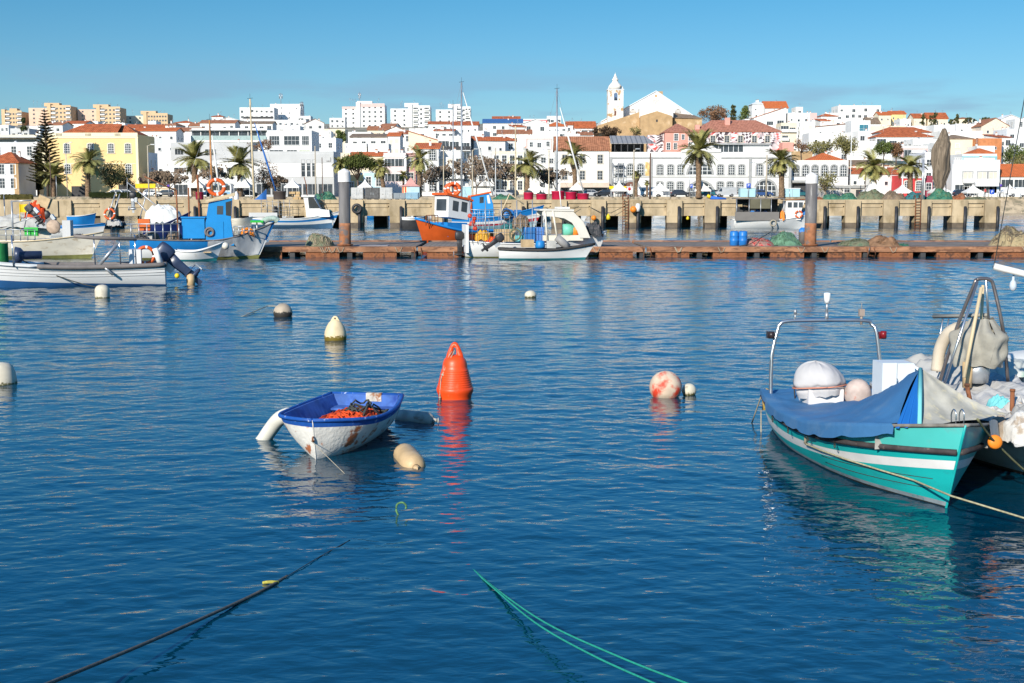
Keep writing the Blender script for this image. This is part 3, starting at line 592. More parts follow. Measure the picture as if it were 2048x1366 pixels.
# left front
t, wd, h_ = H(-30, 36, 325, 284, 'low white house with red tiled roof and ochre corner at the left edge', WHITE2, 'hip', 2.4, TERR, 2, 3, 'tall', 10, z0=2.9, sidewin=False)
extra(t, 'corner', OCHRE, (wd / 2 - 1.0, wd / 2 + .03, -.06, .0, 0, h_ - .1))
t, wd, h_ = H(-20, 74, 285, 305, 'pale grey building with narrow paired windows left of the pine', WHITE2, 'flat', rows=3, cols=3, win='tall', d=12, z0=2.9, name='building', cat='building')
t, wd, h_ = H(-10, 74, 270, 330, 'building with a glazed roof terrace under a flat slab at far left', CREAM, rows=0, cols=1, d=8, name='building', cat='building')
extra(t, 'terrace_glass', GLASS, (-wd / 2 + 1, wd / 2 - .3, -.03, -.01, h_ - 2.2, h_ - .6)); extra(t, 'roof_slab', GREYW, (-wd / 2, wd / 2 + .3, -1.5, 0, h_ - .2, h_ + .1))
t, wd, h_ = H(86, 275, 269, 298, 'long yellow building with white corner strips and parapet', YELL, 'flat', rows=0, cols=1, d=14, z0=2.9, name='building', cat='building', trim=YTRIM, clutter=0)
for px in (134, 181, 222, 256): link('window', WM['yell'], t, (at(px, 300, 298).x - t.location.x, -.005, at(px, 306, 298).z - 2.9))
for px in (134, 256): link('window', WM['yell'], t, (at(px, 300, 298).x - t.location.x, -.005, at(px, 347, 298).z - 2.9))
for px in (157, 201): link('vent_grille', win_mesh('vent_grille', 1.9, .6, 0, .02, nx_=8, nz_=3, sill=False, bm=YELL), t, (at(px, 300, 298).x - t.location.x, -.005, at(px, 323, 298).z - 2.9))
extra(t, 'string_course', YTRIM, (-wd / 2, wd / 2 - .6, -.06, 0, 7.6, 7.75)); extra(t, 'parapet_panel', YTRIM, (-wd / 2, wd / 2, -.05, .0, h_ + .0, h_ + .9))
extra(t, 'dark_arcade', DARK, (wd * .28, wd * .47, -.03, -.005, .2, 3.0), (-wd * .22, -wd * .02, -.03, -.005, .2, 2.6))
for k in range(3):
    for j in range(5): extra(t, 'baluster', DARK, (-wd * .36 + k * wd * .31 + j * .28, -wd * .36 + k * wd * .31 + j * .28 + .14, -.06, -.052, h_ + .15, h_ + .75))
mb = MB(); xr = wd / 2
rw = thing('house', 'red roofed attic house with white dormer front behind the yellow parapet', 'house', (t.location.x, 304, 2.9))
a = at(160, 268, 304).z - 2.9
mb.box(-wd * .42, wd * .40, 0, 8, 0, a - .2); mb.build('walls', WHITE, rw); roof_parts(rw, 'hip', wd * .82, 8, a, 2.2, TERR, WHITE)
e = MB(); e.box(-4.2, 4.6, -1.5, 0, a - 2.5, a + .4); e.build('dormer', WHITE, rw); e = MB(); e.add([(-4.6, -1.8, a + .42), (5, -1.8, a + .42), (4.6, 3.4, a + 2.5), (-4.2, 3.4, a + 2.5)], [(0, 1, 2, 3)]); e.box(-4.6, 5, -1.8, -1.6, a + .3, a + .42); e.build('dormer_roof', TERR, rw)
for x in (-2.4, .2, 2.8): link('window', win_mesh('window', 1.2, 1.1, 0, .06), rw, (x, -1.51, a - 1.1))
H(276, 296, 305, 306, 'narrow white house with cream shutters against the yellow building', rows=3, cols=1, win='shut', z0=2.9, d=8)
H(280, 325, 276, 340, 'tall white house with small irregular windows and shaded right side', rows=3, cols=3, win='small', d=10, yaw=20)
H(268, 352, 262, 390, 'white stepped houses with orange roof edges right of the yellow building', roof='gable', rh=1.0, rm=ORNG, rows=2, cols=4, win='small')
H(288, 342, 352, 302, 'low dark roofed shed house behind the bare trees', CREAM, 'mono', 1.0, BROWNR, 1, 2, 'wide', z0=2.9)
# centre front
t, wd, h_ = H(767, 812, 306, 298, 'pink town house with pale lattice windows', mat('pale_pink_wall', (.72, .58, .55), .85, .06), rows=3, cols=2, win='wide', d=9, z0=2.9, fh=3.4, trim=WHITE2, sidewin=False)
H(812, 831, 306, 299, 'darker pink banded wing joined to the pink town house', stripes('banded_pink', (.42, .20, .19), (.55, .33, .30), 2, .6, .5), rows=3, cols=1, win='stone', d=9, z0=2.9, fh=3.4, sidewin=False)
H(727, 767, 346, 304, 'light blue low house with a door balcony behind the containers', LBLUE, rows=2, cols=2, win='tall', z0=2.9, d=8)
H(694, 727, 350, 306, 'yellow low house under the umbrella pine', YELL, rows=1, cols=2, win='plain', z0=2.9, d=8)
H(668, 700, 306, 330, 'white wall house beside the museum like building', CREAM, rows=2, cols=2, z0=3.5)
H(700, 770, 312, 330, 'cream house with a red ridge above the umbrella pine', CREAM, 'gable', 1.0, ORNG, 1, 4, 'wide')
H(829, 877, 298, 300, 'white house with arched windows under a terracotta roof', roof='mono', rh=1.6, rm=ORNG, rows=3, cols=2, win='gothic', z0=2.9, fh=3.5, sidewin=False)
H(876, 925, 303, 303, 'white house with blue blinds behind the left bare trees', rows=3, cols=3, win='shut', win2='plain', z0=2.9, balc=(1,))
H(925, 985, 318, 305, 'white hotel like building with balconies behind the bare trees', rows=3, cols=4, win='tall', z0=2.9, balc=(0, 1), name='building', cat='building')
H(985, 1048, 303, 310, 'white stone fronted building behind the middle palm', CREAM, rows=3, cols=4, win='tall', z0=2.9, name='building', cat='building')
H(1046, 1110, 300, 312, 'white building with a pergola roof terrace left of the terracotta hip roof', rows=3, cols=4, win='plain', z0=2.9, name='building', cat='building')
t, wd, h_ = H(1112, 1218, 300, 296, 'two storey white house with a broad weathered terracotta hip roof', roof='gable', rh=3.1, rm=TERR2, rows=2, cols=3, win='stone', z0=2.9, d=11, fh=3.6, top=1.0, sidewin=False, clutter=0)
extra(t, 'awning', mat('beige_awning', (.60, .48, .38), .8), (-wd / 2 + 1, wd / 2, -1.6, -.02, 2.3, 3.4)); extra(t, 'shop_front', GLASS, (-wd / 2 + 1, wd / 2 - .4, -.03, -.008, .3, 2.2))
# the long white hall
Z0 = 2.9
def hx(px): return at(px, 340, 296).x
t = thing('market_hall', 'long white hall with grey stone arches and rows of arched windows', 'hall', (hx(1395), 296, Z0))
HX = hx(1395); zt = at(1395, 304, 296).z - Z0
xl, xr = hx(1219) - HX, hx(1582) - HX
mb = MB(); mb.box(xl, xr, 0, 14, 0, zt); mb.build('walls', WHITE, t)
extra(t, 'cornice', STONE, (xl, hx(1362) - HX, -.14, 0, zt - 1.5, zt - 1.15), (hx(1442) - HX, xr, -.14, 0, zt - 1.5, zt - 1.15))
extra(t, 'string_course', STONE, (xl, xr, -.1, 0, 4.55, 4.75))
mb = MB()
for px in (1221, 1302, 1500, 1580): mb.box(hx(px) - HX - .3, hx(px) - HX + .3, -.2, 0, 0, zt - 1.1)
o = mb.build('pilasters', STONE, t)
x0g, x1g, xm = hx(1362) - HX, hx(1441) - HX, hx(1400) - HX
mb = MB(); mb.prism([(x0g, zt - .1), (x0g, zt + .7), (x0g + 1, zt + .7), (xm - 1.4, zt + 2.3), (xm + 1.4, zt + 2.3), (x1g - 1, zt + .7), (x1g, zt + .7), (x1g, zt - .1)], -.3, .4); mb.build('stepped_gable', WHITE, t)
pz = at(1300, 349, 296).z - Z0
AR = WM['arch']; GO = WM['gothic']
for px in (1320, 1341, 1361, 1441, 1463, 1483): link('window', AR, t, (hx(px) - HX, -.006, pz))
for px in (1241, 1261, 1281, 1519, 1541, 1564): link('window', GO, t, (hx(px) - HX, -.006, pz - .1))
for px in (1320, 1341, 1361, 1441, 1461, 1481): link('window', win_mesh('window', 1.25, 2.6, .35, .3, fm=STONE, nx_=3, nz_=5, bar=.07), t, (hx(px) - HX, -.006, .9))
def bigarch(px, z, w_, h_, rise, nx_=5, gm=GLASS): link('arched_window', win_mesh('arched_window', w_, h_, rise, .45, .12, fm=STONE, gm=gm, nx_=nx_, nz_=3, sill=False, bar=.12), t, (hx(px) - HX, -.007, z))
bigarch(1400, pz, 5.4, 2.5, 2.45); bigarch(1402, .3, 5.8, 3.3, 2.9); bigarch(1532, .3, 4.6, 3.6, 2.4); bigarch(1262, .3, 4.0, 3.3, 2.2, 2, mat('brown_door', (.16, .07, .05), .7))
mb = MB()
for k in range(14):
    zz = .6 + .55 * k
    if k < 13: mb.tube([(hx(1225) - HX, -1.5, zz), (hx(1246) - HX, -1.5, zz)], .05, 4)
for px in (1225, 1235.5, 1246): mb.tube([(hx(px) - HX, -1.5, 0), (hx(px) - HX, -1.5, 7.8)], .06, 4); mb.tube([(hx(px) - HX, -.4, 0), (hx(px) - HX, -.4, 7.8)], .06, 4)
for k in range(4): mb.box(hx(1225) - HX, hx(1246) - HX, -1.5, -.4, 1.6 + 1.9 * k, 1.66 + 1.9 * k)
sc = mb.build('scaffolding', METAL, None, (t.location.x, 296, Z0)); tag(sc, 'scaffolding standing against the left end of the long white hall', 'scaffolding')
mb = MB(); mb.box(hx(1290.5) - HX, hx(1299) - HX, -.1, -.02, 4.9, 8.0); mb.build('banner', mat('orange_banner', (.62, .42, .16), .7, .5, 1.3, dirt=(.7, .6, .45), dscale=1.1, dth=.5), t)
rz_ = zt - .0
mb = MB(); xa, xb = hx(1222) - HX, hx(1313) - HX
v = [(xa, 2, rz_ + 1.9), (xb, 2, rz_ + 1.9), (xb - 2, 9, rz_ + 3.9), (xa + .3, 9, rz_ + 3.9)]; mb.add(v + [(a, b, c + .15) for a, b, c in v], [(0, 1, 2, 3), (7, 6, 5, 4), (0, 4, 5, 1), (1, 5, 6, 2), (3, 7, 4, 0)])
pv = thing('roof_pavilion', 'open pavilion with sloping grey metal roof on top of the white hall', 'pavilion', (t.location.x, 296, Z0)); mb.build('roof', GREYR, pv)
for k in range(6): extra(pv, 'post', DARK, (xa + 1 + (xb - xa - 3) * k / 5 - .1, xa + 1 + (xb - xa - 3) * k / 5 + .1, 2.3, 2.5, rz_, rz_ + 1.95))
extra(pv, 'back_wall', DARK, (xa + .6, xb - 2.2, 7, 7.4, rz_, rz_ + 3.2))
gx = thing('roof_restaurant', 'glass fronted dark roofed restaurant on top of the white hall', 'restaurant', (t.location.x, 296, Z0))
xa, xb, xc = hx(1412) - HX, hx(1492) - HX, hx(1545) - HX
extra(gx, 'walls', GLASS, (xa, xb, 4, 10, rz_, rz_ + 1.75)); extra(gx, 'white_wing', WHITE, (xb + .02, xc, 4, 10, rz_, rz_ + 1.7)); extra(gx, 'roof', STONE, (xa - .5, xc + .3, 3.2, 10.5, rz_ + 1.76, rz_ + 2.1))
for k in range(9): extra(gx, 'mullion', FRAME, (xa + (xb - xa) * k / 8 - .05, xa + (xb - xa) * k / 8 + .05, 3.95, 4, rz_, rz_ + 1.75))
# right of the hall
t, wd, h_ = H(1583, 1697, 321, 298, 'low white building with dark arched windows and an orange roof set back', rows=1, cols=6, win='gothic', z0=2.9, d=12, name='building', cat='building', top=1.0, sidewin=False, clutter=0)
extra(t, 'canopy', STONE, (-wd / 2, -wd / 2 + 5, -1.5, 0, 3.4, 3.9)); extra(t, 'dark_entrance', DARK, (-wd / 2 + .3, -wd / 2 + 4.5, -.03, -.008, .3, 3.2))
H(1622, 1686, 320, 304, 'orange hipped roof with white chimneys set on the low white building', roof='hip', rh=1.7, rm=ORNG, rows=0, cols=1, d=8, z0=3)
# church
CY = 520.0
c_ = at(1312, 183, CY); l_ = at(1202, 244, CY); r_ = at(1404, 244, CY)
t = thing('church', 'large white gabled church with round grille window on the hill', 'church', (c_.x, CY, ter(CY) - 1)); b0 = t.location.z
mb = MB(); mb.prism([(l_.x - c_.x, 0), (l_.x - c_.x, l_.z - b0), (0, c_.z - b0), (r_.x - c_.x, r_.z - b0), (r_.x - c_.x, 0)], 0, 26); mb.build('nave', WHITE, t)
mb = MB()
for (a, b) in ((l_, c_), (c_, r_)):
    v = [(a.x - c_.x, -.4, a.z - b0 + .02), (b.x - c_.x, -.4, b.z - b0 + .02), (b.x - c_.x, 26.3, b.z - b0 + .02), (a.x - c_.x, 26.3, a.z - b0 + .02)]; mb.add(v + [(x, y, z + .35) for x, y, z in v], [(0, 1, 2, 3), (7, 6, 5, 4), (0, 4, 5, 1), (2, 6, 7, 3), (1, 5, 6, 2), (3, 7, 4, 0)])
mb.build('roof_edge', WHITE2, t)
g1 = at(1312, 202, CY)
mb = MB(); k = 18; mb.add([(1.5 * math.cos(2 * PI * i / k), -.02, 1.1 * math.sin(2 * PI * i / k)) for i in range(k)], [tuple(range(k))[::-1]], 0)
for i in range(-3, 4): mb.box(i * .4 - .05, i * .4 + .05, -.06, -.025, -1.0 * math.sqrt(1 - (i / 4) ** 2), 1.0 * math.sqrt(1 - (i / 4) ** 2), 1); mb.box(-1.4 * math.sqrt(1 - (i / 4) ** 2), 1.4 * math.sqrt(1 - (i / 4) ** 2), -.055, -.03, i * .28 - .05, i * .28 + .05, 1)
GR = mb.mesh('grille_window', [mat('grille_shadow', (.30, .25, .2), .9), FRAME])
link('grille_window', GR, t, (0, 0, g1.z - b0))
for px in (1266, 1356):
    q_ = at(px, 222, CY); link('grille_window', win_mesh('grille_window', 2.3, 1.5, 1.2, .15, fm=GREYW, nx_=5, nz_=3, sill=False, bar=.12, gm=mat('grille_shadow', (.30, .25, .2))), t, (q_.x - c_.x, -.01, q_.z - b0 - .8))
extra(t, 'vent', OCHRE, (-.5, .5, -.06, -.01, at(1312, 192, CY).z - b0 - .4, at(1312, 192, CY).z - b0 + .5))
extra(t, 'bell_gable', OCHRE, (1.8, 3.6, 8, 10, c_.z - b0 - 1.4, c_.z - b0 + .7))
# apse in front
AY_ = 508.0; a0 = at(1281, 232, AY_); a1 = at(1345, 232, AY_); ap = at(1314, 222, AY_)
mb = MB(); mb.prism([(a0.x - c_.x, 0), (a0.x - c_.x, a0.z - b0), (ap.x - c_.x, ap.z - b0), (a1.x - c_.x, a1.z - b0), (a1.x - c_.x, 0)], AY_ - CY, 0); mb.build('apse', OCHRE, t)
e0 = at(1281, 216, AY_ + 2); e1 = at(1345, 216, AY_ + 2); ep = at(1314, 207, AY_ + 2)
mb = MB(); mb.prism([(e0.x - c_.x - .3, a0.z - b0 - .5), (e0.x - c_.x - .3, e0.z - b0), (ep.x - c_.x, ep.z - b0), (e1.x - c_.x + .3, e1.z - b0), (e1.x - c_.x + .3, a1.z - b0 - .5), (ap.x - c_.x, ap.z - b0 - .3)], 2 + AY_ - CY, 0.0); mb.build('apse_upper_wall', WHITE, t)
lw = at(1195, 251, AY_ + 4); lt = at(1279, 224, AY_ + 4)
mb = MB(); mb.prism([(lw.x - c_.x, 0), (lw.x - c_.x, lw.z - b0), (lt.x - c_.x, lt.z - b0), (lt.x - c_.x, 0)], AY_ + 4 - CY, -.02); mb.build('side_wall', OCHRE, t)
extra(t, 'apse_slit', DARK, (ap.x - c_.x - .35, ap.x - c_.x + .35, AY_ - CY - .03, AY_ - CY - .01, at(1312, 244, AY_).z - b0, at(1312, 239, AY_).z - b0))
lw = at(1347, 236, AY_ + 4); rr_ = at(1404, 240, AY_ + 4)
mb = MB(); mb.box(lw.x - c_.x, rr_.x - c_.x, AY_ + 4 - CY, -.02, 0, lw.z - b0); mb.build('sacristy', OCHRE, t)
mb = MB(); v = [(lw.x - c_.x - .3, AY_ + 3.5 - CY, lw.z - b0), (rr_.x - c_.x + .3, AY_ + 3.5 - CY, lw.z - b0 - .3), (rr_.x - c_.x - 2, -.03, lw.z - b0 + 1.6), (lw.x - c_.x, -.03, lw.z - b0 + 2.6)]; mb.add(v, [(0, 1, 2, 3)]); mb.build('sacristy_roof', BROWNR, t)
# bell tower
TY = 514.0; tl = at(1216, 178, TY); tr_ = at(1247, 178, TY); cx = (tl.x + tr_.x) / 2; tw_ = tr_.x - tl.x; b0 = ter(TY) - 1
BT = mat('peeling_white_tower', (.74, .70, .63), .9, .1, .5, dirt=(.42, .26, .13), dscale=.42, dth=.55, dw=.05)
t = thing('bell_tower', 'weathered white bell tower with bulbous dome and peeling ochre patches', 'church tower', (cx, TY, b0))
zt = tl.z - b0; mb = MB(); mb.box(-tw_ / 2, tw_ / 2, 0, tw_, 0, zt); mb.build('shaft', BT, t)
extra(t, 'cornice', WHITE2, (-tw_ / 2 - .25, tw_ / 2 + .25, -.25, tw_ + .25, zt - .3, zt), (-tw_ / 2 - .1, tw_ / 2 + .1, -.12, 0, zt - 6.6, zt - 6.4))
link('belfry_opening', win_mesh('belfry_opening', 1.4, 3.0, .7, .2, .08, fm=WHITE2, gm=mat('belfry_sky', (.10, .16, .26), .8), bar=0, sill=False), t, (0, -.01, at(1231, 201, TY).z - b0))
mb = MB(); mb.lathe([(.02, .95), (.2, .9), (.28, .5), (.5, .05), (.5, 0), (.01, 0)], 12, (0, -.12, at(1231, 199, TY).z - b0)); mb.build('bell', DARK, t)
extra(t, 'small_door', mat('brown_door', (.16, .07, .05)), (-.5, .3, -.03, -.008, zt - 10.2, zt - 8.4))
S_ = 2600 / TY / 1.0
prof = [(tw_ * .40, 0), (tw_ * .40, .5), (tw_ * .44, .8), (tw_ * .43, 1.3), (tw_ * .33, 2.1), (tw_ * .20, 2.9), (tw_ * .17, 3.6), (tw_ * .22, 3.75), (tw_ * .20, 4.0), (tw_ * .14, 4.4), (tw_ * .10, 5.0), (tw_ * .06, 5.6), (.08, 6.2), (.03, 6.7)]
mb = MB(); mb.lathe(prof, 20, (0, tw_ / 2, zt)); mb.build('dome', BT, t)
for sx_ in (-1, 1): mb = MB(); mb.lathe([(.25, 0), (.28, .3), (.1, .7), (.02, 1.2)], 8, (sx_ * tw_ * .45, .3, zt)); mb.build('corner_pinnacle', BT, t)
# mural building
def checks(name, ca, cb, cc_):
    m, t, b = principled(name); g = N(t, 'ShaderNodeNewGeometry'); mp = N(t, 'ShaderNodeMapping'); mp.inputs['Rotation'].default_value = (0, R(32), 0); mp.inputs['Scale'].default_value = (.75, .01, 1.15)
    n = N(t, 'ShaderNodeTexNoise'); n.inputs['Scale'].default_value = .16; n.inputs['Detail'].default_value = 1
    mxv = N(t, 'ShaderNodeMix', data_type='VECTOR'); mxv.inputs[0].default_value = .0
    sc_ = N(t, 'ShaderNodeVectorMath', operation='MULTIPLY_ADD'); sc_.inputs[1].default_value = (9, 0, 9)
    t.links.new(g.outputs['Position'], n.inputs[0]); t.links.new(n.outputs['Color'], sc_.inputs[0]); t.links.new(g.outputs['Position'], sc_.inputs[2]); t.links.new(sc_.outputs[0], mp.inputs[0])
    c = N(t, 'ShaderNodeTexChecker'); c.inputs['Scale'].default_value = 1.0; t.links.new(mp.outputs[0], c.inputs[0]); c.inputs[1].default_value = (*ca, 1); c.inputs[2].default_value = (*cb, 1)
    n2 = N(t, 'ShaderNodeTexNoise'); n2.inputs['Scale'].default_value = .22; t.links.new(g.outputs['Position'], n2.inputs[0]); r = N(t, 'ShaderNodeMapRange'); r.inputs[1].default_value = .5; r.inputs[2].default_value = .6; t.links.new(n2.outputs[0], r.inputs[0])
    c2 = N(t, 'ShaderNodeTexChecker'); c2.inputs['Scale'].default_value = 1.0; t.links.new(mp.outputs[0], c2.inputs[0]); c2.inputs[1].default_value = (*cc_, 1); c2.inputs[2].default_value = (*ca, 1)
    x = N(t, 'ShaderNodeMix', data_type='RGBA'); t.links.new(r.outputs[0], x.inputs[0]); t.links.new(c.outputs[0], x.inputs[6]); t.links.new(c2.outputs[0], x.inputs[7]); t.links.new(x.outputs[2], b.inputs['Base Color']); b.inputs['Roughness'].default_value = .9
    return m
MUR = checks('chequered_mural', (.72, .66, .66), (.07, .05, .06), (.5, .08, .07))
PROOF = stripes('pinkish_tiles', (.44, .19, .13), (.33, .13, .08), 0, .5, .6, .85, .3)
t, wd, h_ = H(1388, 1562, 263, 420, 'building covered by a chequered black white and red mural', MUR, 'hip', 4.0, PROOF, 0, 1, d=15, name='building', cat='building', clutter=0)
for px in (1426, 1454, 1481, 1509, 1535): link('window', WM['stone'], t, (at(px, 270, 420).x - t.location.x, -.006, h_ - 3.4), sc=(1.3, 1, 1.05))
extra(t, 'pink_chimney', SALMON, (-wd * .12, -wd * .12 + 1.6, 4, 5.6, h_ + 1.5, h_ + 4.6), (-wd * .48, -wd * .48 + 1.4, 1, 2.4, h_ - .5, h_ + 2.2))
H(1330, 1388, 264, 424, 'salmon pink wing with tall windows left of the mural building', SALMON, 'hip', 3.0, PROOF, 2, 4, 'tall', 14, name='building', cat='building', clutter=0)
H(1296, 1330, 270, 430, 'white wall with black mural patches behind the pavilion', MUR, rows=0, cols=1, d=5, clutter=0, name='wall', cat='wall')
H(1565, 1588, 285, 415, 'salmon garden wall house right of the mural building', SALMON, rows=0, cols=1, d=5, clutter=0)
H(1568, 1625, 303, 330, 'bare ochre side wall above the low white building', OCHRE, rows=0, cols=1, d=6, clutter=0, name='wall', cat='wall', z0=3)
# upper right
H(1531, 1576, 216, 560, 'white house with a big bright orange roof on the skyline right of the cypress', roof='gable', rh=3.1, rm=ORNG, rows=1, cols=3, win='small', d=12)
H(1505, 1534, 208, 566, 'plain white gable house joined left of the bright orange roof', roof='hip', rh=1.5, rm=WHITE2, rows=2, cols=2, win='small')
t, wd, h_ = H(1508, 1572, 236, 500, 'white house with slanting orange roof and glazed gable above the mural', roof='monor', rh=4.2, rm=ORNG, rows=1, cols=3, win='wide', d=9)
H(1490, 1530, 238, 520, 'white balcony house below the slanting orange roof', rows=2, cols=2, win='wide', balc=(0,))
H(1562, 1594, 246, 470, 'tall grey white tenement with stacked iron balconies', CREAM, rows=4, cols=2, win='wide', balc=(0, 1, 2, 3))
H(1576, 1620, 226, 500, 'tall white tenement block with small window column', rows=4, cols=3, win='small', d=12)
H(1592, 1606, 214, 560, 'slim white roof tower on the skyline', rows=1, cols=1, clutter=1)
H(1616, 1634, 226, 540, 'salmon pink narrow house between white houses', PINK, rows=2, cols=1, win='small')
H(1624, 1660, 240, 520, 'white house right of the salmon narrow house', rows=2, cols=2, win='small')
H(1641, 1661, 242, 500, 'white house with small orange roof and yellow wall behind', roof='mono', rh=1.2, rm=ORNG, rows=1, cols=2, win='small')
t, wd, h_ = H(1677, 1762, 211, 640, 'large white stepped villa block on the right skyline', rows=2, cols=7, win='dark', d=14, name='apartment_block', cat='apartment block', clutter=5)
H(1652, 1685, 226, 620, 'white terraces stepping down left of the white villa block', rows=2, cols=3, win='dark')
H(1670, 1740, 238, 560, 'plain white wall building below the white villa block', rows=1, cols=5, win='dark', d=8)
H(1618, 1702, 266, 430, 'long plain white building above the scrubby trees', rows=1, cols=3, win='small', d=10)
H(1630, 1700, 254, 470, 'white house with a slanted red line roof', roof='monor', rh=1.2, rm=TERR2, rows=1, cols=3, win='small')
t, wd, h_ = H(1703, 1741, 241, 440, 'white cube house with large blue glass panes', rows=0, cols=1, d=8, clutter=0)
link('window', win_mesh('window', 2.9, 2.7, 0, .05, gm=mat('teal_glass', (.04, .18, .24), .15), nx_=2, nz_=2), t, (1.0, -.006, h_ - 3.6)); link('window', win_mesh('window', 2.9, 1.7, 0, .05, nx_=3, nz_=1), t, (1.0, -.006, h_ - 6.4))
H(1736, 1760, 247, 470, 'small house with brown pitched roof right of the blue glass cube', WHITE, 'gable', 2.2, BROWNR, 1, 2, 'small')
H(1740, 1812, 252, 450, 'long cream walled building right of the blue glass cube', CREAM, rows=1, cols=4, win='small', d=8)
H(1758, 1782, 230, 620, 'pale orange house on the skyline with crowded chimneys', CREAM, 'gable', 1.6, ORNG, 2, 2, 'small', clutter=5)
H(1782, 1812, 228, 630, 'yellow house with orange roof on the skyline', YELL, 'gable', 1.6, ORNG, 2, 3, 'small', clutter=5)
H(1800, 1822, 238, 560, 'white house between the yellow skyline house and the red roofs', rows=2, cols=2, win='small')
H(1828, 1852, 236, 560, 'cream row house with red roof left of the dark cypress', CREAM, 'gable', 2.0, TERR, 2, 3, 'small')
H(1856, 1896, 237, 560, 'cream row house with red roof and white chimneys', CREAM, 'gable', 2.6, TERR, 2, 3, 'small', clutter=5)
H(1815, 1860, 252, 480, 'white flat houses under the red roofed rows', rows=1, cols=4, win='dark')
t, wd, h_ = H(1752, 1866, 273, 390, 'wide white villa with two tiered red roofs', roof='hip', rh=1.5, rm=TERR, rows=1, cols=5, win='wide', d=8, clutter=2)
H(1760, 1862, 264, 400, 'upper tier of the wide red roofed villa', roof='hip', rh=1.7, rm=TERR, rows=0, cols=1, d=9, clutter=3)
H(1826, 1878, 278, 380, 'white house with solar panels beside the hanging net', roof='flat', rows=2, cols=3, win='wide')
H(1805, 1855, 292, 345, 'white house with pinkish flat roof behind the right palms', rows=2, cols=3, win='wide', trim=PINK)
H(1850, 1868, 305, 300, 'white shaded side house left of the hanging net', WHITE2, rows=4, cols=1, win='plain', z0=2.9, d=12)
H(1868, 1910, 250, 470, 'plain white house behind the tip of the hanging net', rows=2, cols=2, win='small')
H(1880, 1965, 262, 440, 'white houses with a stair line on the upper right slope', rows=2, cols=4, win='small')
H(1912, 1960, 248, 480, 'white cubic house with chimney pots below the skyline cypresses', rows=2, cols=2, win='small')
t, wd, h_ = H(1887, 1946, 277, 400, 'white and cream house with brown roof above the steep street', CREAM, 'hip', 1.3, BROWNR, 2, 3, 'shut', 9)
H(1918, 1945, 237, 620, 'small cream villa on the skyline between cypresses', CREAM, 'hip', .8, TERR2, 1, 2, 'small')
H(1963, 2018, 252, 470, 'cream gabled house with orange verge near the right edge', mat('warm_cream_wall', (.72, .60, .48), .85), 'end', 2.8, TERR2, 1, 2, 'small', 12)
H(2002, 2042, 238, 520, 'white house with a domed chimney on the right skyline', roof='end', rh=1.6, rm=WHITE2, rows=1, cols=2, win='small')
H(2030, 2080, 238, 500, 'white house cut by the right edge on the skyline', rows=3, cols=2, win='tall')
H(2014, 2075, 258, 430, 'grey white apartment house with square windows at the right edge', WHITE2, rows=3, cols=3, win='dark', d=12)
H(1955, 1990, 292, 390, 'white house below the bare orange building', rows=1, cols=2, win='small')
t, wd, h_ = H(1957, 2004, 277, 395, 'unfinished bare orange brick building with scaffolding', mat('bare_orange_brick', (.52, .20, .08), .9, .2, 1), roof='flat', rows=1, cols=2, win='small', clutter=1)
t, wd, h_ = H(1925, 1994, 308, 330, 'white house with teal cornice and small orange roof', trim=mat('teal_cornice', (.20, .45, .50), .8), rows=2, cols=3, win='plain')
H(1947, 1988, 306, 333, 'small orange hip roof above the teal cornice', roof='hip', rh=1.3, rm=ORNG, rows=0, cols=1, d=7, clutter=0)
t, wd, h_ = H(1908, 2000, 320, 290, 'white four storey apartment house with balconies and cream blinds', rows=0, cols=1, d=12, z0=2.9, name='apartment_house', cat='apartment house', clutter=1, trim=WHITE2)
for r_ in range(2):
    for k, px in enumerate((1936, 1965, 1987)):
        x = at(px, 340, 290).x - t.location.x; z = h_ - 4.2 - 3.1 * r_
        link('window', win_mesh('window', 1.9, 2.0, 0, .05, gm=BLIND, nx_=2, nz_=1, sill=False), t, (x, -.006, z)); link('balcony', BALC, t, (x, -.006, z - .3), sc=(.85, 1, .9)); extra(t, 'painted_recess_shade', STONE, (x - 1.25, x + 1.25, -.004, -.002, z - .3, z + 2.3)); extra(t, 'painted_underside_shade', STONE, (x - 1.12, x + 1.12, -.93, -.901, z - .45, z - .25))  # flat grey panel and strip paint the shade behind and under each balcony
for k in range(3): link('window', WM['shop'], t, (-wd / 2 + 2 + 3.3 * k, -.006, .5))
mb = MB(); 
for k in range(16): mb.box(-wd / 2 + .2 + k * .48, -wd / 2 + .36 + k * .48, -.1, 0, h_ + .0, h_ + .9)
mb.box(-wd / 2, -wd / 2 + 7.8, -.12, .02, h_ + .9, h_ + 1.02); mb.build('balustrade', WHITE, t)
extra(t, 'awning', WHITE2, (-wd / 2 + 4.5, wd / 2 - .5, -1.4, -.02, 2.5, 3.4))
H(2002, 2080, 352, 292, 'low white house with a bright orange gabled roof at the right edge', roof='gable', rh=2.6, rm=ORNG, rows=2, cols=3, win='wide', z0=2.9, d=10, sidewin=False)
t, wd, h_ = H(1804, 1850, 351, 288, 'small red house with white window frames and white crown parapet', REDW, rows=2, cols=2, win='yell', z0=2.9, d=9, trim=None, sidewin=False, clutter=0, top=.8)
extra(t, 'crown_parapet', WHITE, (-wd / 2 - .15, wd / 2 + .15, -.12, .3, h_ - .1, h_ + 1.2)); extra(t, 'white_corner', WHITE, (-wd / 2, -wd / 2 + .25, -.05, 0, 0, h_ - .1), (wd / 2 - .3, wd / 2 + .02, -.05, 0, 0, h_ - .1))
H(1850, 1866, 352, 289, 'right side of the small red house with shade painted into its red', mat('shade_darkened_red_wall', (.30, .05, .08), .85), rows=2, cols=1, win='plain', z0=2.9, d=9, sidewin=False)  # shaded side of the red house: shade is put into the darker red
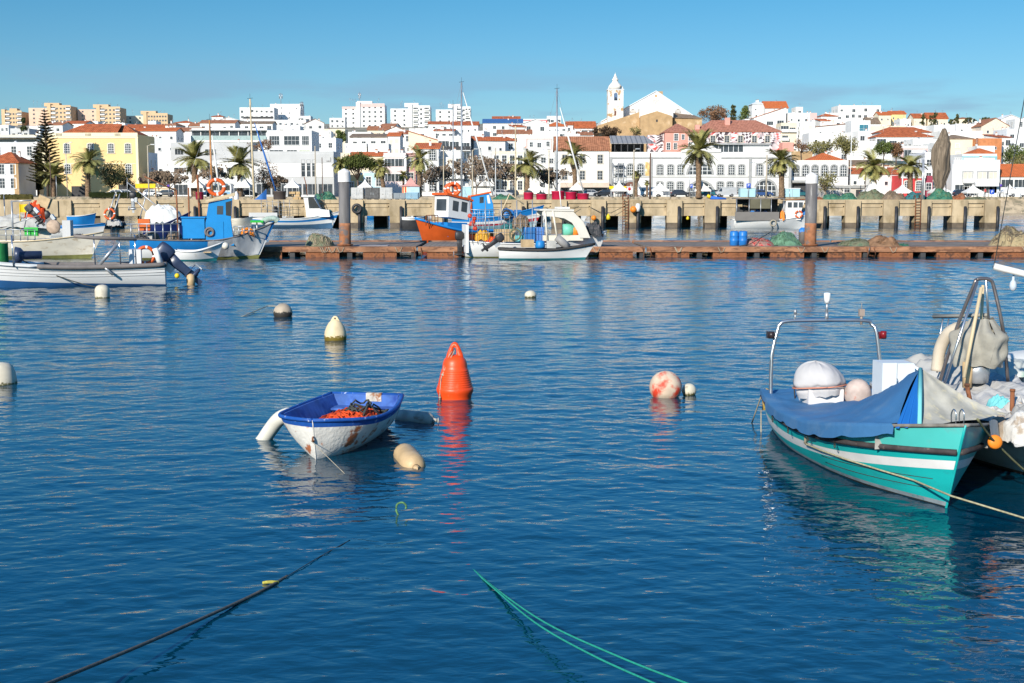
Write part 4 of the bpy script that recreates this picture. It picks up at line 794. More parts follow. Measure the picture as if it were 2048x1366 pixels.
H(1700, 1742, 347, 300, 'white one storey house with low red roof behind the kiosk', roof='gable', rh=1.2, rm=TERR, rows=1, cols=2, win='small', z0=2.9, sidewin=False)
H(1740, 1806, 348, 296, 'white house with long red roof left of the small red house', roof='gable', rh=1.4, rm=TERR, rows=2, cols=3, win='small', z0=2.9, sidewin=False)
H(1700, 1760, 330, 330, 'brown roofed low house behind the white flagpole', CREAM, 'gable', 1.2, BROWNR, 1, 3, 'wide')
H(1760, 1856, 322, 330, 'pale retaining wall building above the long red roof', CREAM, rows=1, cols=3, win='small')
t, wd, h_ = H(1646, 1741, 371, 272, 'low beige flat roofed kiosk building behind the green nets', mat('beige_kiosk', (.55, .50, .44), .85), rows=0, cols=1, d=5, z0=3.0, name='kiosk', cat='kiosk', clutter=0)
extra(t, 'roof_edge', STONE, (-wd / 2 - .1, wd / 2 + .1, -.3, 0, h_ - .05, h_ + .5)); link('window', WM['tall'], t, (-wd / 2 + 5.0, -.006, .3)); extra(t, 'opening', DARK, (wd / 2 - 3, wd / 2 - .5, -.03, -.01, .1, 1.6)); extra(t, 'shutter', GREYW, (-wd / 2 + 2.2, -wd / 2 + 3.6, -.03, -.01, .6, 1.5))

for a in [(88, 126, 250, 520, 'pinkish roofed house behind the left end of the yellow building', 'gable', TERR2), (124, 172, 247, 560, 'white attic house between tan towers and the yellow building', 'gable', TERR), (196, 228, 249, 540, 'low white house behind the middle of the yellow building roof', 'flat', None), (330, 352, 250, 520, 'white house with a tiny brown roof left of the orange mast top', 'hip', TERR2),
          (640, 662, 262, 460, 'small white house right of the modern villa shaded side', 'flat', None), (628, 672, 276, 400, 'blue grey walled house behind the museum like building', 'flat', None), (776, 800, 272, 420, 'white house with low orange roof above the pink town house', 'gable', ORNG), (800, 822, 268, 440, 'narrow white house left of the cream house with the sloping orange roof', 'mono', TERR), (938, 968, 262, 400, 'white house behind the furled jib top', 'flat', None),
          (858, 900, 248, 560, 'white house below the right white tower with an orange ridge', 'gable', TERR), (760, 790, 252, 600, 'long brown roofed house between the white towers', 'gable', TERR2), (1028, 1052, 254, 480, 'narrow white house left of the big rounded gable', 'mono', ORNG), (1130, 1160, 268, 430, 'white house behind the terracotta roof left half', 'flat', None), (1160, 1186, 270, 450, 'low white house under the broad terracotta roofed terrace house', 'gable', TERR2),
          (1600, 1630, 244, 470, 'white stepped house under the slim roof tower', 'flat', None), (1642, 1676, 232, 560, 'white house with an orange top left of the big villa block', 'hip', ORNG), (1716, 1752, 262, 420, 'white house below the cream walled building', 'flat', None), (1700, 1750, 283, 372, 'white terrace house behind the tall white flagpole', 'flat', None), (1640, 1702, 296, 352, 'white garden wall house behind the scrubby olive trees', 'flat', None),
          (1868, 1892, 286, 370, 'white house behind the middle of the hanging net', 'flat', None), (1950, 1975, 244, 520, 'small white house right of the cream skyline villa', 'flat', None), (1895, 1918, 246, 560, 'white house under the low rounded dark tree', 'flat', None), (1998, 2022, 275, 400, 'white house with terracotta edge behind the right side bushes', 'mono', TERR), (1840, 1862, 262, 450, 'white chimney house above the solar panel house', 'flat', None)]:
    H(a[0], a[1], a[2], a[3], a[4], WHITE2 if 'blue grey' in a[4] else WHITE, a[5], 1.2, a[6] or TERR, 2, 2, random.choice(['small', 'dark', 'plain', 'shut']), yaw=ru(-12, 14))
# steep street between houses
mb = MB(); mb.grid(lambda u, v: (at(1878 + 20 * u - 4 * v, 300, 285 + 130 * v).x, 285 + 130 * v, ter(285 + 130 * v) + .35), 2, 12, 0, False); struct(mb.build('street', mat('worn_street_asphalt', (.20, .17, .15), .9, .2, .3)))
# ------------------------------------------------------------------ palms and trees
FROND = mat('palm_frond_green', (.30, .28, .09), .7, .4, .6, dirt=(.30, .24, .09), dscale=.9, dth=.56)
BARKP = mat('rough_palm_trunk', (.23, .15, .09), .95, .4, 3, bump=.05, bscale=9, dirt=(.12, .075, .045), dscale=4, dth=.5)
BARK = mat('pale_bare_bark', (.25, .19, .14), .9, .3, 3)
BARKD = mat('dark_bark', (.11, .08, .06), .9, .3, 3)
LG = leafm('mid_green_leaves', (.12, .15, .04)); LD = leafm('dark_green_leaves', (.06, .08, .03)); LO = leafm('olive_leaves', (.22, .20, .075))
LR = leafm('dry_brown_leaves', (.24, .13, .07)); LC = leafm('cypress_leaves', (.085, .09, .035)); LB = leafm('grey_brown_twigs', (.18, .13, .09))
def frond_mesh(n, Lf, up, seed, lean=0, droop=1.0):
    random.seed(seed); mb = MB()
    for i in range(n):
        az = 2 * PI * i / n * 2.618 + ru(-.2, .2); el = up - (i / n) * (up + .75) + ru(-.12, .12)
        L_ = Lf * ru(.85, 1.08); pts = []; p = Vector((math.cos(az) * .12, math.sin(az) * .12, .2)); e = el; k = 10
        for j in range(k + 1):
            pts.append(p.copy()); d = Vector((math.cos(az) * math.cos(e), math.sin(az) * math.cos(e), math.sin(e))); p += d * L_ / k; e -= droop * (.07 + .022 * j)
        mb.tube(pts, [.05 * (1 - .85 * j / k) for j in range(k + 1)], 3)
        for j in range(1, k * 3):
            q = j / (k * 3); a = q * k; b = int(a); f = a - b; c = pts[b].lerp(pts[min(b + 1, k)], f); t_ = (pts[min(b + 1, k)] - pts[b]).normalized()
            s_ = t_.cross(Vector((0, 0, 1)));
            if s_.length < .1: continue
            s_.normalize(); ll = .70 * math.sin(PI * min(1, q * 1.05 + .12)) ** .6 * Lf / 3.2
            for sd_ in (-1, 1):
                tip = c + (s_ * sd_ * .8 + t_ * .75 + Vector((0, 0, .22 - .25 * rnd()))) * ll
                w_ = t_ * .10; mb.add([c - w_, c + w_, tip], [(0, 1, 2)])
    return mb.mesh('crown', FROND)
PC = {'bushy': frond_mesh(70, 4.9, 1.45, 3, droop=.55), 'arch': frond_mesh(54, 4.9, 1.2, 5, droop=.95), 'small': frond_mesh(32, 2.4, 1.3, 8, droop=1.0), 'sparse': frond_mesh(30, 4.6, 1.25, 12, droop=.9)}
random.seed(21)
def palm(px, yc, Y, kind, label, sc=1.0, bulge=.5, lean=0, r=.33, base=None):
    c = at(px, yc, Y); b = at(px - lean, 395, Y); z0 = max(ter(Y), 2.9) if base is None else base
    h_ = c.z - z0; r *= 1.25; rt = thing('palm_tree', label, 'palm tree', (b.x, Y, z0), 0, 'palm trees on the waterfront')
    dx = c.x - b.x; rings = 22; mb = MB(); pr = []
    for i in range(rings + 1):
        q = i / rings; rr = r * (1.15 - .35 * q) + r * bulge * math.exp(-((q - .86) / .16) ** 2) + (.06 if i % 2 else 0)
        pr.append(rr)
    mb.tube([(dx * (i / rings) ** 1.4, 0, h_ * i / rings) for i in range(rings + 1)], pr, 10)
    mb.build('trunk', BARKP, rt)
    o = link('crown', PC[kind], rt, (dx, 0, h_), ru(0, 6), (sc * ru(.88, 1.12), sc * ru(.88, 1.12), sc * ru(.85, 1.15))); o.rotation_euler = (ru(-.12, .12), ru(-.15, .15), ru(0, 6))
    return rt
for px, yc, Y, k, lab, sc, bu, ln, r in [
    (176, 325, 264, 'arch', 'palm with swollen trunk in front of the yellow building', .95, .9, 0, .36),
    (107, 350, 266, 'bushy', 'yellowish upright palm in front of the tall pine', .85, .6, 0, .36),
    (389, 318, 264, 'bushy', 'biggest bushy palm, left of the orange mast', 1.12, .9, 0, .42),
    (480, 328, 264, 'bushy', 'bushy palm right of the orange mast', 1.0, .8, 0, .42),
    (680, 332, 275, 'small', 'thin palm against the umbrella pine', 1.1, .2, -3, .26),
    (762, 336, 266, 'arch', 'leaning palm in front of the pink town house', .68, 1.0, -6, .32),
    (807, 352, 272, 'small', 'smallest palm in front of the pink town house', .7, .3, 0, .16),
    (839, 320, 264, 'sparse', 'upright palm with bulging trunk left of the bare trees', .9, 1.1, 0, .36),
    (1056, 330, 264, 'arch', 'palm among the bare trees left of the terracotta roofed house', .95, .5, 2, .36),
    (1147, 313, 264, 'sparse', 'palm with swollen head crossing the terracotta roof', .95, 1.0, -4, .36),
    (1272, 350, 264, 'small', 'small palm with pear shaped trunk before the long hall', .7, 1.6, 0, .24),
    (1294, 366, 266, 'small', 'tiny spiky palm before the hall banner', .45, .5, 0, .14),
    (1397, 302, 262.5, 'bushy', 'tall palm in front of the big arch of the hall', 1.05, .5, 0, .42),
    (1563, 323, 262.5, 'arch', 'tall palm at the right end of the long hall', .98, .8, 0, .42),
    (1747, 333, 264, 'arch', 'palm left of the small red house', .98, .5, 0, .42),
    (1820, 333, 264, 'arch', 'palm directly in front of the small red house', 1.0, .3, 0, .40)]:
    palm(px, yc, Y, k, lab, sc, bu, ln, r)
palm(1845, 372, 480, 'small', 'x', 1) if 0 else None

def tree(px, yb, Y, label, cr, n, leaf, mats=LG, trunk=BARKD, th=None, name='tree', shape='ball', lsz=.35, limbs=5, fill=1.0, tr=.22, grp=None, z0=None):
    """cr = crown box in photo pixels (x0, x1, ytop, ybottom); leaf clumps spread through its volume"""
    a = at(cr[0], cr[2], Y); b = at(cr[1], cr[3], Y); zb = ter(Y) - .3 if z0 is None else z0
    if Y < 300: zb = max(zb, 3.0) if z0 is None else z0
    cx = (a.x + b.x) / 2; rx = (b.x - a.x) / 2; cz = (a.z + b.z) / 2 - zb; rz_ = (a.z - b.z) / 2
    bx = at(px, 390, Y).x; rt = thing(name, label, 'tree' if name != 'bush' else 'bush', (bx, Y, zb), 0, grp); ox = cx - bx
    cl = []; mt = MB(); lv = MB()
    for i in range(max(7, n // 45)):
        u = Vector((ru(-1, 1), ru(-1, 1), ru(-1, 1)))
        while u.length > 1: u = Vector((ru(-1, 1), ru(-1, 1), ru(-1, 1)))
        if shape in ('cone', 'spindle'): u.z = ru(-1, 1); a_ = ru(0, 6.28); q_ = rnd() ** .5; u.x = math.cos(a_) * q_; u.y = math.sin(a_) * q_
        if shape == 'cone': q = (u.z + 1) / 2; u.x *= (1 - q) ** .8 * 1.1; u.y *= (1 - q) ** .8 * 1.1
        if shape == 'umbrella': u.z = abs(u.z) * .9 - .3 + .3 * (1 - u.x ** 2)
        if shape == 'spindle': q = (u.z + 1) / 2; f = math.sin(PI * min(.97, .12 + .8 * q)) ** .7; u.x *= f; u.y *= f
        cl.append(Vector((ox + u.x * rx * .86, u.y * rx * .86 * min(1, 1.0), cz + u.z * rz_ * .86)))
    if cz - rz_ * .3 > .2:
        top = Vector((ox * .4, 0, max(.5, (cz - rz_) * .8 + .3)))
        mt.tube([(0, 0, 0), top * .5 + Vector((.1, 0, 0)), top], [tr, tr * .8, tr * .65], 7)
        for i in range(limbs):
            c = cl[i % len(cl)]; m_ = top.lerp(c, .5) + Vector((ru(-.3, .3), ru(-.3, .3), .2)); mt.tube([top, m_, c], [tr * .5, tr * .3, tr * .1], 5)
            for j in range(3):
                c2 = cl[(i * 7 + j * 3 + 1) % len(cl)]; mt.tube([m_, m_.lerp(c2, .5) + Vector((0, 0, .2)), m_.lerp(c2, .9)], [tr * .25, tr * .15, tr * .05], 4)
        mt.build('trunk', trunk, rt)
    cs = max(.35, min(rx, rz_) * .46)
    if shape in ('cone', 'spindle'): cs = max(.3, rx * .4)
    for i in range(int(n * fill)):
        c = random.choice(cl); d = Vector((random.gauss(0, 1), random.gauss(0, 1), random.gauss(0, .75))); d = d.normalized() * cs * rnd() ** .45
        p = c + d; s_ = leaf * ru(.6, 1.3); ax = Vector((ru(-1, 1), ru(-1, 1), ru(-.2, 1))).normalized(); u = ax.orthogonal().normalized() * s_; v = ax.cross(u).normalized() * s_ * .6
        lv.add([p - u, p + v, p + u, p - v], [(0, 1, 2, 3)])
    lv.build('crown', mats, rt); return rt
def bare(px, Y, w_, ytop, label, seed, twig=LB, leaves=260, trunk=BARK):
    random.seed(seed); zb = 3.1; b = at(px, 390, Y); zt = at(px, ytop, Y).z; h_ = zt - zb; R_ = w_ / 2 * Y / 2600
    rt = thing('bare_tree', label, 'tree', (b.x, Y, zb), 0, 'bare winter trees on the promenade'); mb = MB(); lv = MB()
    def br(p, d, l, r, dep):
        q = p + d * l; mb.tube([p, p.lerp(q, .5) + Vector((ru(-.1, .1), ru(-.1, .1), 0)) * l * .5, q], [r, r * .85, r * .7], 5 if dep < 2 else 3)
        if dep == 6:
            for _ in range(3):
                c = q + Vector((ru(-.4, .4), ru(-.4, .4), ru(-.3, .3))); s_ = ru(.12, .24); lv.add([c + Vector((-s_, 0, 0)), c + Vector((0, ru(-s_, s_), s_)), c + Vector((s_, 0, 0)), c + Vector((0, 0, -s_))], [(0, 1, 2, 3)])
            return
        for _ in range(3 if dep < 3 else 2):
            e = (d + Vector((ru(-1, 1) * R_ / h_ * 3.4, ru(-1, 1) * 1.1, ru(-.25, .35)))).normalized(); br(q, e, l * ru(.68, .88), r * .62, dep + 1)
    br(Vector((0, 0, 0)), Vector((ru(-.1, .1), 0, 1)), h_ * .24, .16, 0)
    mb.build('branches', trunk, rt); lv.build('twigs', twig, rt)['kind'] = 'stuff'; random.seed(seed + 99); return rt
# tall Norfolk pine, tiered branches
def tiered(px, ytop, Y, label, Rb, z0=3.0):
    b = at(px, 390, Y); zt = at(px, ytop, Y).z - z0; rt = thing('tiered_pine_tree', label, 'tree', (b.x, Y, z0)); mb = MB(); lv = MB()
    mb.tube([(0, 0, 0), (0, 0, zt * .5), (0, 0, zt)], [.3, .2, .04], 8); nt_ = 26
    for i in range(nt_):
        q = i / nt_; z = zt * (.13 + .86 * q); L_ = Rb * (1 - q) ** .75 + .25
        for k in range(8):
            a = 2 * PI * k / 8 + i * .5 + ru(-.15, .15); d = Vector((math.cos(a), math.sin(a), .30)); e = Vector((0, 0, z)) + d * L_ * ru(.8, 1.05)
            mb.tube([(0, 0, z), e], [.05, .02], 3); s_ = Vector((-math.sin(a), math.cos(a), 0)); n_ = int(7 + 12 * (1 - q))
            for j in range(n_):
                c = Vector((0, 0, z)).lerp(e, .22 + .78 * (j + .5) / n_)
                for sd_ in (-1, 1):
                    for g_ in (.22, -.02): t_ = c + (s_ * sd_ * .45 + d * .3 + Vector((0, 0, g_))) * (.6 + .35 * (1 - q)); lv.add([c - d * .13, c + d * .13, t_], [(0, 1, 2)])
    mb.build('trunk', BARKD, rt); lv.build('foliage', leafm('pine_needles', (.085, .085, .03)), rt)
tiered(96, 216, 285, 'very tall tiered pine in front of the yellow building', 4.1)
tiered(77, 290, 300, 'shorter tiered pine behind the left side of the tall one', 2.6)
tree(222, 395, 270, 'rounded olive green tree before the yellow building', (190, 262, 325, 375), 3200, .17, LO, limbs=8)
tree(258, 395, 273, 'brownish sparse tree at the right end of the yellow building', (240, 272, 345, 376), 700, .15, LR, limbs=8)
tree(286, 395, 280, 'dark purple leaved shrub tree behind the yellow sign', (276, 305, 352, 374), 600, .16, leafm('purple_leaves', (.09, .05, .06)))
tree(44, 262, 560, 'dark pointed tree among the far left roofs', (38, 56, 236, 262), 500, .5, LD, shape='cone')
tree(683, 300, 420, 'round green tree between white houses above the museum like building', (668, 697, 260, 284), 900, .3, LG)
tree(716, 395, 285, 'large dark umbrella pine above the containers', (672, 756, 306, 355), 6500, .2, leafm('umbrella_pine_green', (.10, .12, .03)), shape='umbrella', limbs=10, tr=.3)
tree(526, 395, 268, 'rusty leaved bushy tree right of the second bushy palm', (500, 562, 318, 372), 900, .17, LR, BARK, limbs=12, tr=.16)
tree(528, 310, 320, 'brown bare bush on the terrace before the modern villa', (490, 550, 278, 302), 1100, .14, LR, limbs=6, z0=12)
for i, (px, w_, yt, lab) in enumerate([(318, 40, 330, 'bare tree in front of the low dark shed house'), (340, 46, 325, 'bare tree just left of the biggest bushy palm'), (430, 50, 322, 'bare tree between the two bushy palms'), (560, 54, 345, 'bare tree casting shadow on the white wall left of the three slits'),
        (872, 56, 322, 'leftmost bare tree right of the bulging palm'), (905, 60, 308, 'bare tree behind the tallest silver mast'), (952, 60, 303, 'bare tree right of the tallest silver mast'), (992, 62, 300, 'bare tree with wide crown in the middle of the row'), (1030, 56, 310, 'bare tree left of the palm among the bare trees'), (1082, 56, 318, 'bare tree right of the palm among the bare trees'), (1112, 46, 330, 'bare tree touching the left corner of the terracotta roofed house')]):
    bare(px, 270 + (i % 3) * 4, w_, yt, lab, 40 + i)
random.seed(77)
tree(1212, 290, 470, 'dark reddish clump of trees below the church wall', (1176, 1246, 253, 274), 2200, .3, leafm('dark_red_leaves', (.10, .065, .04)), limbs=8)
tree(1268, 280, 440, 'sparse pale shrub against the ochre church wall', (1255, 1285, 252, 272), 500, .2, LO, limbs=6)
tree(1428, 260, 560, 'reddish brown rounded tree right of the church', (1394, 1462, 212, 244), 2600, .32, LR, limbs=10, fill=1.0)
tree(1466, 260, 480, 'tall dark cypress on the skyline right of the church', (1459, 1473, 208, 248), 1600, .28, LC, shape='spindle')
tree(1489, 260, 540, 'bushy green topped tree right of the tall cypress', (1474, 1506, 214, 246), 1300, .32, LG, shape='cone')
tree(1641, 310, 330, 'scrubby tree on the slope above the ochre side wall', (1608, 1672, 280, 312), 2000, .2, LO, limbs=8, z0=11)
tree(1690, 310, 335, 'scrubby olive tree on the slope left of the white flagpole', (1664, 1718, 266, 308), 2600, .2, LO, limbs=8, z0=11)
tree(1600, 318, 330, 'sparse brown shrub above the right end of the hall', (1586, 1618, 278, 303), 600, .17, LR, limbs=8, z0=11)
tree(1765, 320, 325, 'round green bush above the palm left of the red house', (1748, 1786, 283, 312), 2000, .2, LG, z0=9)
tree(1790, 320, 326, 'brownish leafy bush behind the right palms', (1776, 1808, 286, 314), 2000, .2, LR, z0=9)
tree(1650, 395, 266, 'loose leafy tree directly right of the near right mooring pile', (1630, 1672, 340, 384), 1100, .17, LO, BARK, limbs=10)
for px, x0, x1, y0, y1, Y, lab in [(1847, 1842, 1850, 228, 244, 540, 'small dark cypress among the red roofed rows'), (1868, 1858, 1878, 225, 252, 530, 'broad dark cypress right of the red roofed rows'), (1903, 1897, 1910, 238, 252, 540, 'low rounded dark tree left of the pointed skyline cypress'),
        (1914, 1909, 1919, 227, 250, 545, 'slim pointed cypress on the right skyline'), (1936, 1928, 1944, 233, 248, 545, 'wide dark tree right of the cream skyline villa'), (1949, 1945, 1953, 238, 250, 545, 'small dark tree at the right of the cream skyline villa'), (1967, 1962, 1973, 232, 250, 540, 'dark cypress left of the cream gabled house'), (1975, 1972, 1980, 235, 249, 542, 'short cypress beside the dark cypress by the gabled house')]:
    tree(px, 250, Y, lab, (x0, x1, y0, y1 + 6), 700, .3, LC, shape='spindle')
tree(2025, 335, 315, 'green bushy tree on the bank at the right edge', (2006, 2050, 288, 335), 2000, .22, LG, z0=4)
tree(2046, 335, 305, 'lower green bush at the right edge above the orange roof', (2020, 2075, 310, 340), 1200, .22, LO, z0=4)
# hedges and scrub on the quay
for px, y, w_, lab in ((34, 396, 60, 'dry scrub growing on the left end of the quay'), (205, 391, 50, 'low clipped hedge behind the quay left of the yellow sign'), (258, 391, 46, 'low clipped hedge under the yellow sign')):
    Y = 145 if px < 100 else 262.5; p = at(px, 398, Y); z = QT if Y < 200 else 3.1; W = w_ * Y / 2600; lv = MB()
    for i in range(1100):
        c = Vector((ru(-W / 2, W / 2), ru(-.5, .5), ru(0, .55) * (1 if Y < 200 else 1.6))); s_ = ru(.06, .14) * (1 if Y < 200 else 1.5)
        lv.add([c + Vector((-s_, 0, 0)), c + Vector((0, -s_, s_)), c + Vector((s_, 0, .3 * s_)), c + Vector((0, s_, -s_))], [(0, 1, 2, 3)])
    tag(lv.build('hedge', LO if px < 100 else LD, None, (p.x, Y, z)), lab, 'hedge')
# ------------------------------------------------------------------ boat hulls
class Hull:
    """x forward from the transom, y to one side, z up from the waterline"""
    def __init__(s, Lg, B, hs, hm, hb, dr=.2, tw=.8, rake=.35, sm=.45, p=2.3, v0=.15, v1=.9, th=.05, sp=.4, ky=.5):
        s.__dict__.update(ky=ky, L=Lg, B=B, hs=hs, hm=hm, hb=hb, dr=dr, tw=tw, rake=rake, sm=sm, p=p, v0=v0, v1=v1, th=th, sp=sp)
    def sheer(s, u):
        k = s.sp
        if u < k: q = u / k; return s.hs + (s.hm - s.hs) * (1 - (1 - q) ** 2)
        q = (u - k) / (1 - k); return s.hm + (s.hb - s.hm) * q ** 2
    def half(s, u):
        if u < s.sm: return s.B / 2 * (s.tw + (1 - s.tw) * math.sin(PI / 2 * u / s.sm))
        return max(.002, s.B / 2 * (1 - ((u - s.sm) / (1 - s.sm)) ** s.p))
    def pt(s, u, t, side=1, ins=0):
        """t = 0 at the waterline, 1 at the gunwale, -1 at the keel"""
        b = max(s.half(u) - ins, .005); z1 = s.sheer(u); V = s.v0 + (s.v1 - s.v0) * u ** 2
        z = z1 * t if t >= 0 else s.dr * t; w_ = (z + s.dr) / (z1 + s.dr)
        yy = (1 - V) * max(0, w_ * (2 - w_)) ** s.ky + V * w_
        x = u * (s.L - s.rake) + s.rake * u ** 3 * (z + s.dr) / (s.hb + s.dr) - (ins if u > .9 else 0)
        return Vector((x, side * b * yy, z))
    def outer(s, bands, mats, root, n=22, rows=16, name='hull'):
        """bands = (start height, material); a start may be (at stern, at bow)"""
        mb = MB(); cut = lambda c, u: c if not isinstance(c, tuple) else c[0] + (c[1] - c[0]) * u
        bs = list(bands); ms = [bs[0][1]] + [b[1] for b in bs]
        def ts(u):
            cs = [-1] + [cut(b[0], u) for b in bs] + [1]; o = []; q = []
            for a, b, m_, k in zip(cs, cs[1:], ms, [4] + [max(1, round(((cs0[j + 1]) - cs0[j]) * rows)) for j in range(len(bs))]):
                o += [a + (b - a) * i / k for i in range(k)]; q += [m_] * k
            return o + [1], q
        cs0 = [cut(b[0], .5) for b in bs] + [1]
        us = [i / n for i in range(n + 1)]; q = ts(0)[1]; k = len(q) + 1
        for side in (1, -1):
            v = [s.pt(u, t, side) for u in us for t in ts(u)[0]]; fs = []; mm = []
            for i in range(n):
                for j in range(k - 1):
                    f = (i * k + j, (i + 1) * k + j, (i + 1) * k + j + 1, i * k + j + 1)
                    fs.append(f if side < 0 else f[::-1]); mm.append(q[j])
            mb.add(v, fs, mm, True)
        t0 = ts(0)[0]; mb.add([s.pt(0, t, 1) for t in t0] + [s.pt(0, t, -1) for t in t0], [(j, j + 1, k + j + 1, k + j) for j in range(k - 1)], q)
        return mb.build(name, mats, root)
    def inner(s, m, root, floor=.1, n=22, name='interior'):
        mb = MB()
        for side in (1, -1):
            v = []
            for i in range(n + 1):
                u = i / n; z1 = s.sheer(u); a = s.pt(u, 1, side); b = s.pt(u, 1, side, s.th); fl = min(floor, z1 - .05); g = s.pt(u, fl / z1, side)
                c = Vector((min(g.x, s.L - s.th) - .02 * u, side * max(.002, abs(g.y) - s.th * 1.6), fl)); v += [a, b, c, Vector((c.x, 0, fl))]
            mb.add(v, [(i * 4 + j, (i + 1) * 4 + j, (i + 1) * 4 + j + 1, i * 4 + j + 1) for i in range(n) for j in range(3)])
        a = s.pt(0, 1, 1, s.th); b = s.pt(0, 1, -1, s.th)
        mb.add([(s.th, a.y, a.z), (s.th, b.y, b.z), (s.th, b.y * .8, floor), (s.th, a.y * .8, floor), (0, a.y, a.z), (0, b.y, b.z)], [(0, 1, 2, 3), (4, 5, 1, 0)])
        return mb.build(name, m, root)
    def rail(s, m, root, r=.025, t=1.0, name='gunwale', u0=0, u1=1, n=24, out=0):
        mb = MB(); T = lambda u: t if not isinstance(t, tuple) else t[0] + (t[1] - t[0]) * u
        for side in (1, -1): mb.tube([s.pt(u0 + (u1 - u0) * i / n, T(u0 + (u1 - u0) * i / n), side) + Vector((0, side * out, 0)) for i in range(n + 1)], r, 6)
        if u0 == 0: mb.tube([s.pt(0, T(0), 1), s.pt(0, T(0), -1)], r, 6)
        return mb.build(name, m, root)
    def deck(s, m, root, u0, u1, dz=0, name='foredeck', n=10):
        mb = MB(); v = []
        for i in range(n + 1):
            u = u0 + (u1 - u0) * i / n
            for q in (-1, -.5, 0, .5, 1):
                p = s.pt(u, 1, 1, s.th * .5); v.append((p.x, p.y * q, p.z + dz + .03 * (1 - q * q)))
        mb.add(v, [(i * 5 + j, i * 5 + j + 1, (i + 1) * 5 + j + 1, (i + 1) * 5 + j) for i in range(n) for j in range(4)], 0, True)
        a = [v[j] for j in range(5)]; mb.add(a + [(p[0], p[1], p[2] - .25) for p in a], [(j, j + 1, j + 6, j + 5) for j in range(4)])
        return mb.build(name, m, root)
def boat(label, stern, bow, cat='boat', name='boat', group=None):
    """Empty at the stern waterline, x axis towards the bow; returns it and the distance"""
    d = Vector(bow) - Vector(stern)
    return thing(name, label, cat, (stern[0], stern[1], 0), math.atan2(d.y, d.x), group), math.hypot(d.x, d.y)
def rope(label, pts, r, m, name='mooring_rope', n=5, sag=0, parent=None, seg=10):
    P = [Vector(p) for p in pts]; out = []
    for a, b in zip(P, P[1:]):
        for i in range(seg):
            q = i / seg; out.append(a.lerp(b, q) - Vector((0, 0, sag * 4 * q * (1 - q))))
    out.append(P[-1]); mb = MB(); mb.tube(out, r, n)
    o = mb.build(name, m, parent)
    return o if parent else tag(o, label, 'rope')
def catmull(P, k=8):
    P = [Vector(p) for p in P]; o = []
    for i in range(len(P) - 1):
        p0 = P[max(i - 1, 0)]; p1 = P[i]; p2 = P[i + 1]; p3 = P[min(i + 2, len(P) - 1)]
        for j in range(k):
            t = j / k; o.append(.5 * ((2 * p1) + (p2 - p0) * t + (2 * p0 - 5 * p1 + 4 * p2 - p3) * t * t + (3 * p1 - p0 - 3 * p2 + p3) * t ** 3))
    o.append(P[-1]); return o
def outboard(root, x, y, z, tilt=0, sc=1.0, cowl=BLACK, legc=BLACK):
    """an outboard motor hung on a transom facing -x: cowl, leg, propeller, bracket"""
    e = bpy.data.objects.new('outboard_motor', None); COL.objects.link(e); e.parent = root; e.location = (x, y, z)
    e.rotation_euler = (0, tilt, 0); e.scale = (sc,) * 3
    m = MB()
    def ring(zc, rx, ry, xo): return [(xo + rx * math.copysign(abs(math.cos(a)) ** .55, math.cos(a)), ry * math.copysign(abs(math.sin(a)) ** .55, math.sin(a)), zc) for a in [2 * PI * i / 16 for i in range(16)]]
    m.loft([ring(.02, .17, .11, -.29), ring(.06, .22, .14, -.28), ring(.22, .235, .15, -.28), ring(.38, .22, .14, -.28), ring(.45, .17, .10, -.30), ring(.47, .08, .05, -.31)])
    m.build('cowl', cowl, e)
    m = MB(); m.loft([ring(.06, .15, .1, -.28), ring(-.2, .13, .08, -.27), ring(-.55, .12, .05, -.27), ring(-.8, .13, .04, -.28)])
    m.box(-.55, -.12, -.1, .1, -.57, -.55); m.lathe([(.001, -.28), (.05, -.22), (.07, 0), (.06, .2), (.001, .24)], 8, M=Matrix.Translation((-.28, 0, -.72)) @ Matrix.Rotation(PI / 2, 4, 'Y'))
    m.box(-.34, -.2, -.012, .012, -1.0, -.75); m.build('motor_leg', legc, e)
    m = MB()
    for k in range(3):
        a = 2 * PI * k / 3; m.cb((-.58, .09 * math.sin(a), -.72 + .09 * math.cos(a)), (.03, .10, .15), 0, rx=-a)
    m.build('propeller', METAL, e)
    m = MB(); m.box(-.14, .04, -.1, .1, -.25, .08); m.build('bracket', METAL, e)
    return e
def ringlife(name, c, Rr, r, parent, ax='Y', M=None, label=None):
    o = MB(); o.torus(c, Rr, r, ax, 28, 8, lambda f: 1 if (f * 4 + .12) % 1 < .2 else 0, M)
    q = o.build(name, [ORANGE, mat('ring_white_band', (.8, .8, .78), .6, .05)], parent)
    return q if parent else tag(q, label, 'life ring')

# ------------------------------------------------------------------ dinghy
DWH = mat('flaking_white_dinghy_paint', (.66, .63, .57), .75, .12, 5, dirt=(.36, .12, .05), dscale=3.6, dth=.53, dw=.05, bump=.012, bscale=22)
DBL = mat('worn_blue_dinghy_paint', (.01, .08, .34), .6, .2, 6, dirt=(.45, .5, .62), dscale=12, dth=.62, dw=.05, bump=.006, bscale=30)
DIN = mat('dusty_blue_inner_paint', (.06, .15, .44), .75, .3, 5, dirt=(.015, .055, .26), dscale=3, dth=.5, dw=.15)
a = on(640, 918); stern = (-2.20, 19.5); bowp = (-2.64, 16.95)
rt, LL = boat('small dinghy with flaking white hull, blue rim and a heap of orange rope', stern, bowp, 'dinghy', 'dinghy')
h = Hull(LL, 1.46, .50, .47, .54, dr=.10, tw=.76, rake=.14, sm=.55, p=3.8, v0=.05, v1=.5, th=.05, sp=.5, ky=.5)
h.outer([(0, 0), (.82, 1)], [DWH, DBL], rt, 28, 20); h.inner(DIN, rt, .12, 26); h.rail(DBL, rt, .028, 1.0, 'gunwale', n=30)
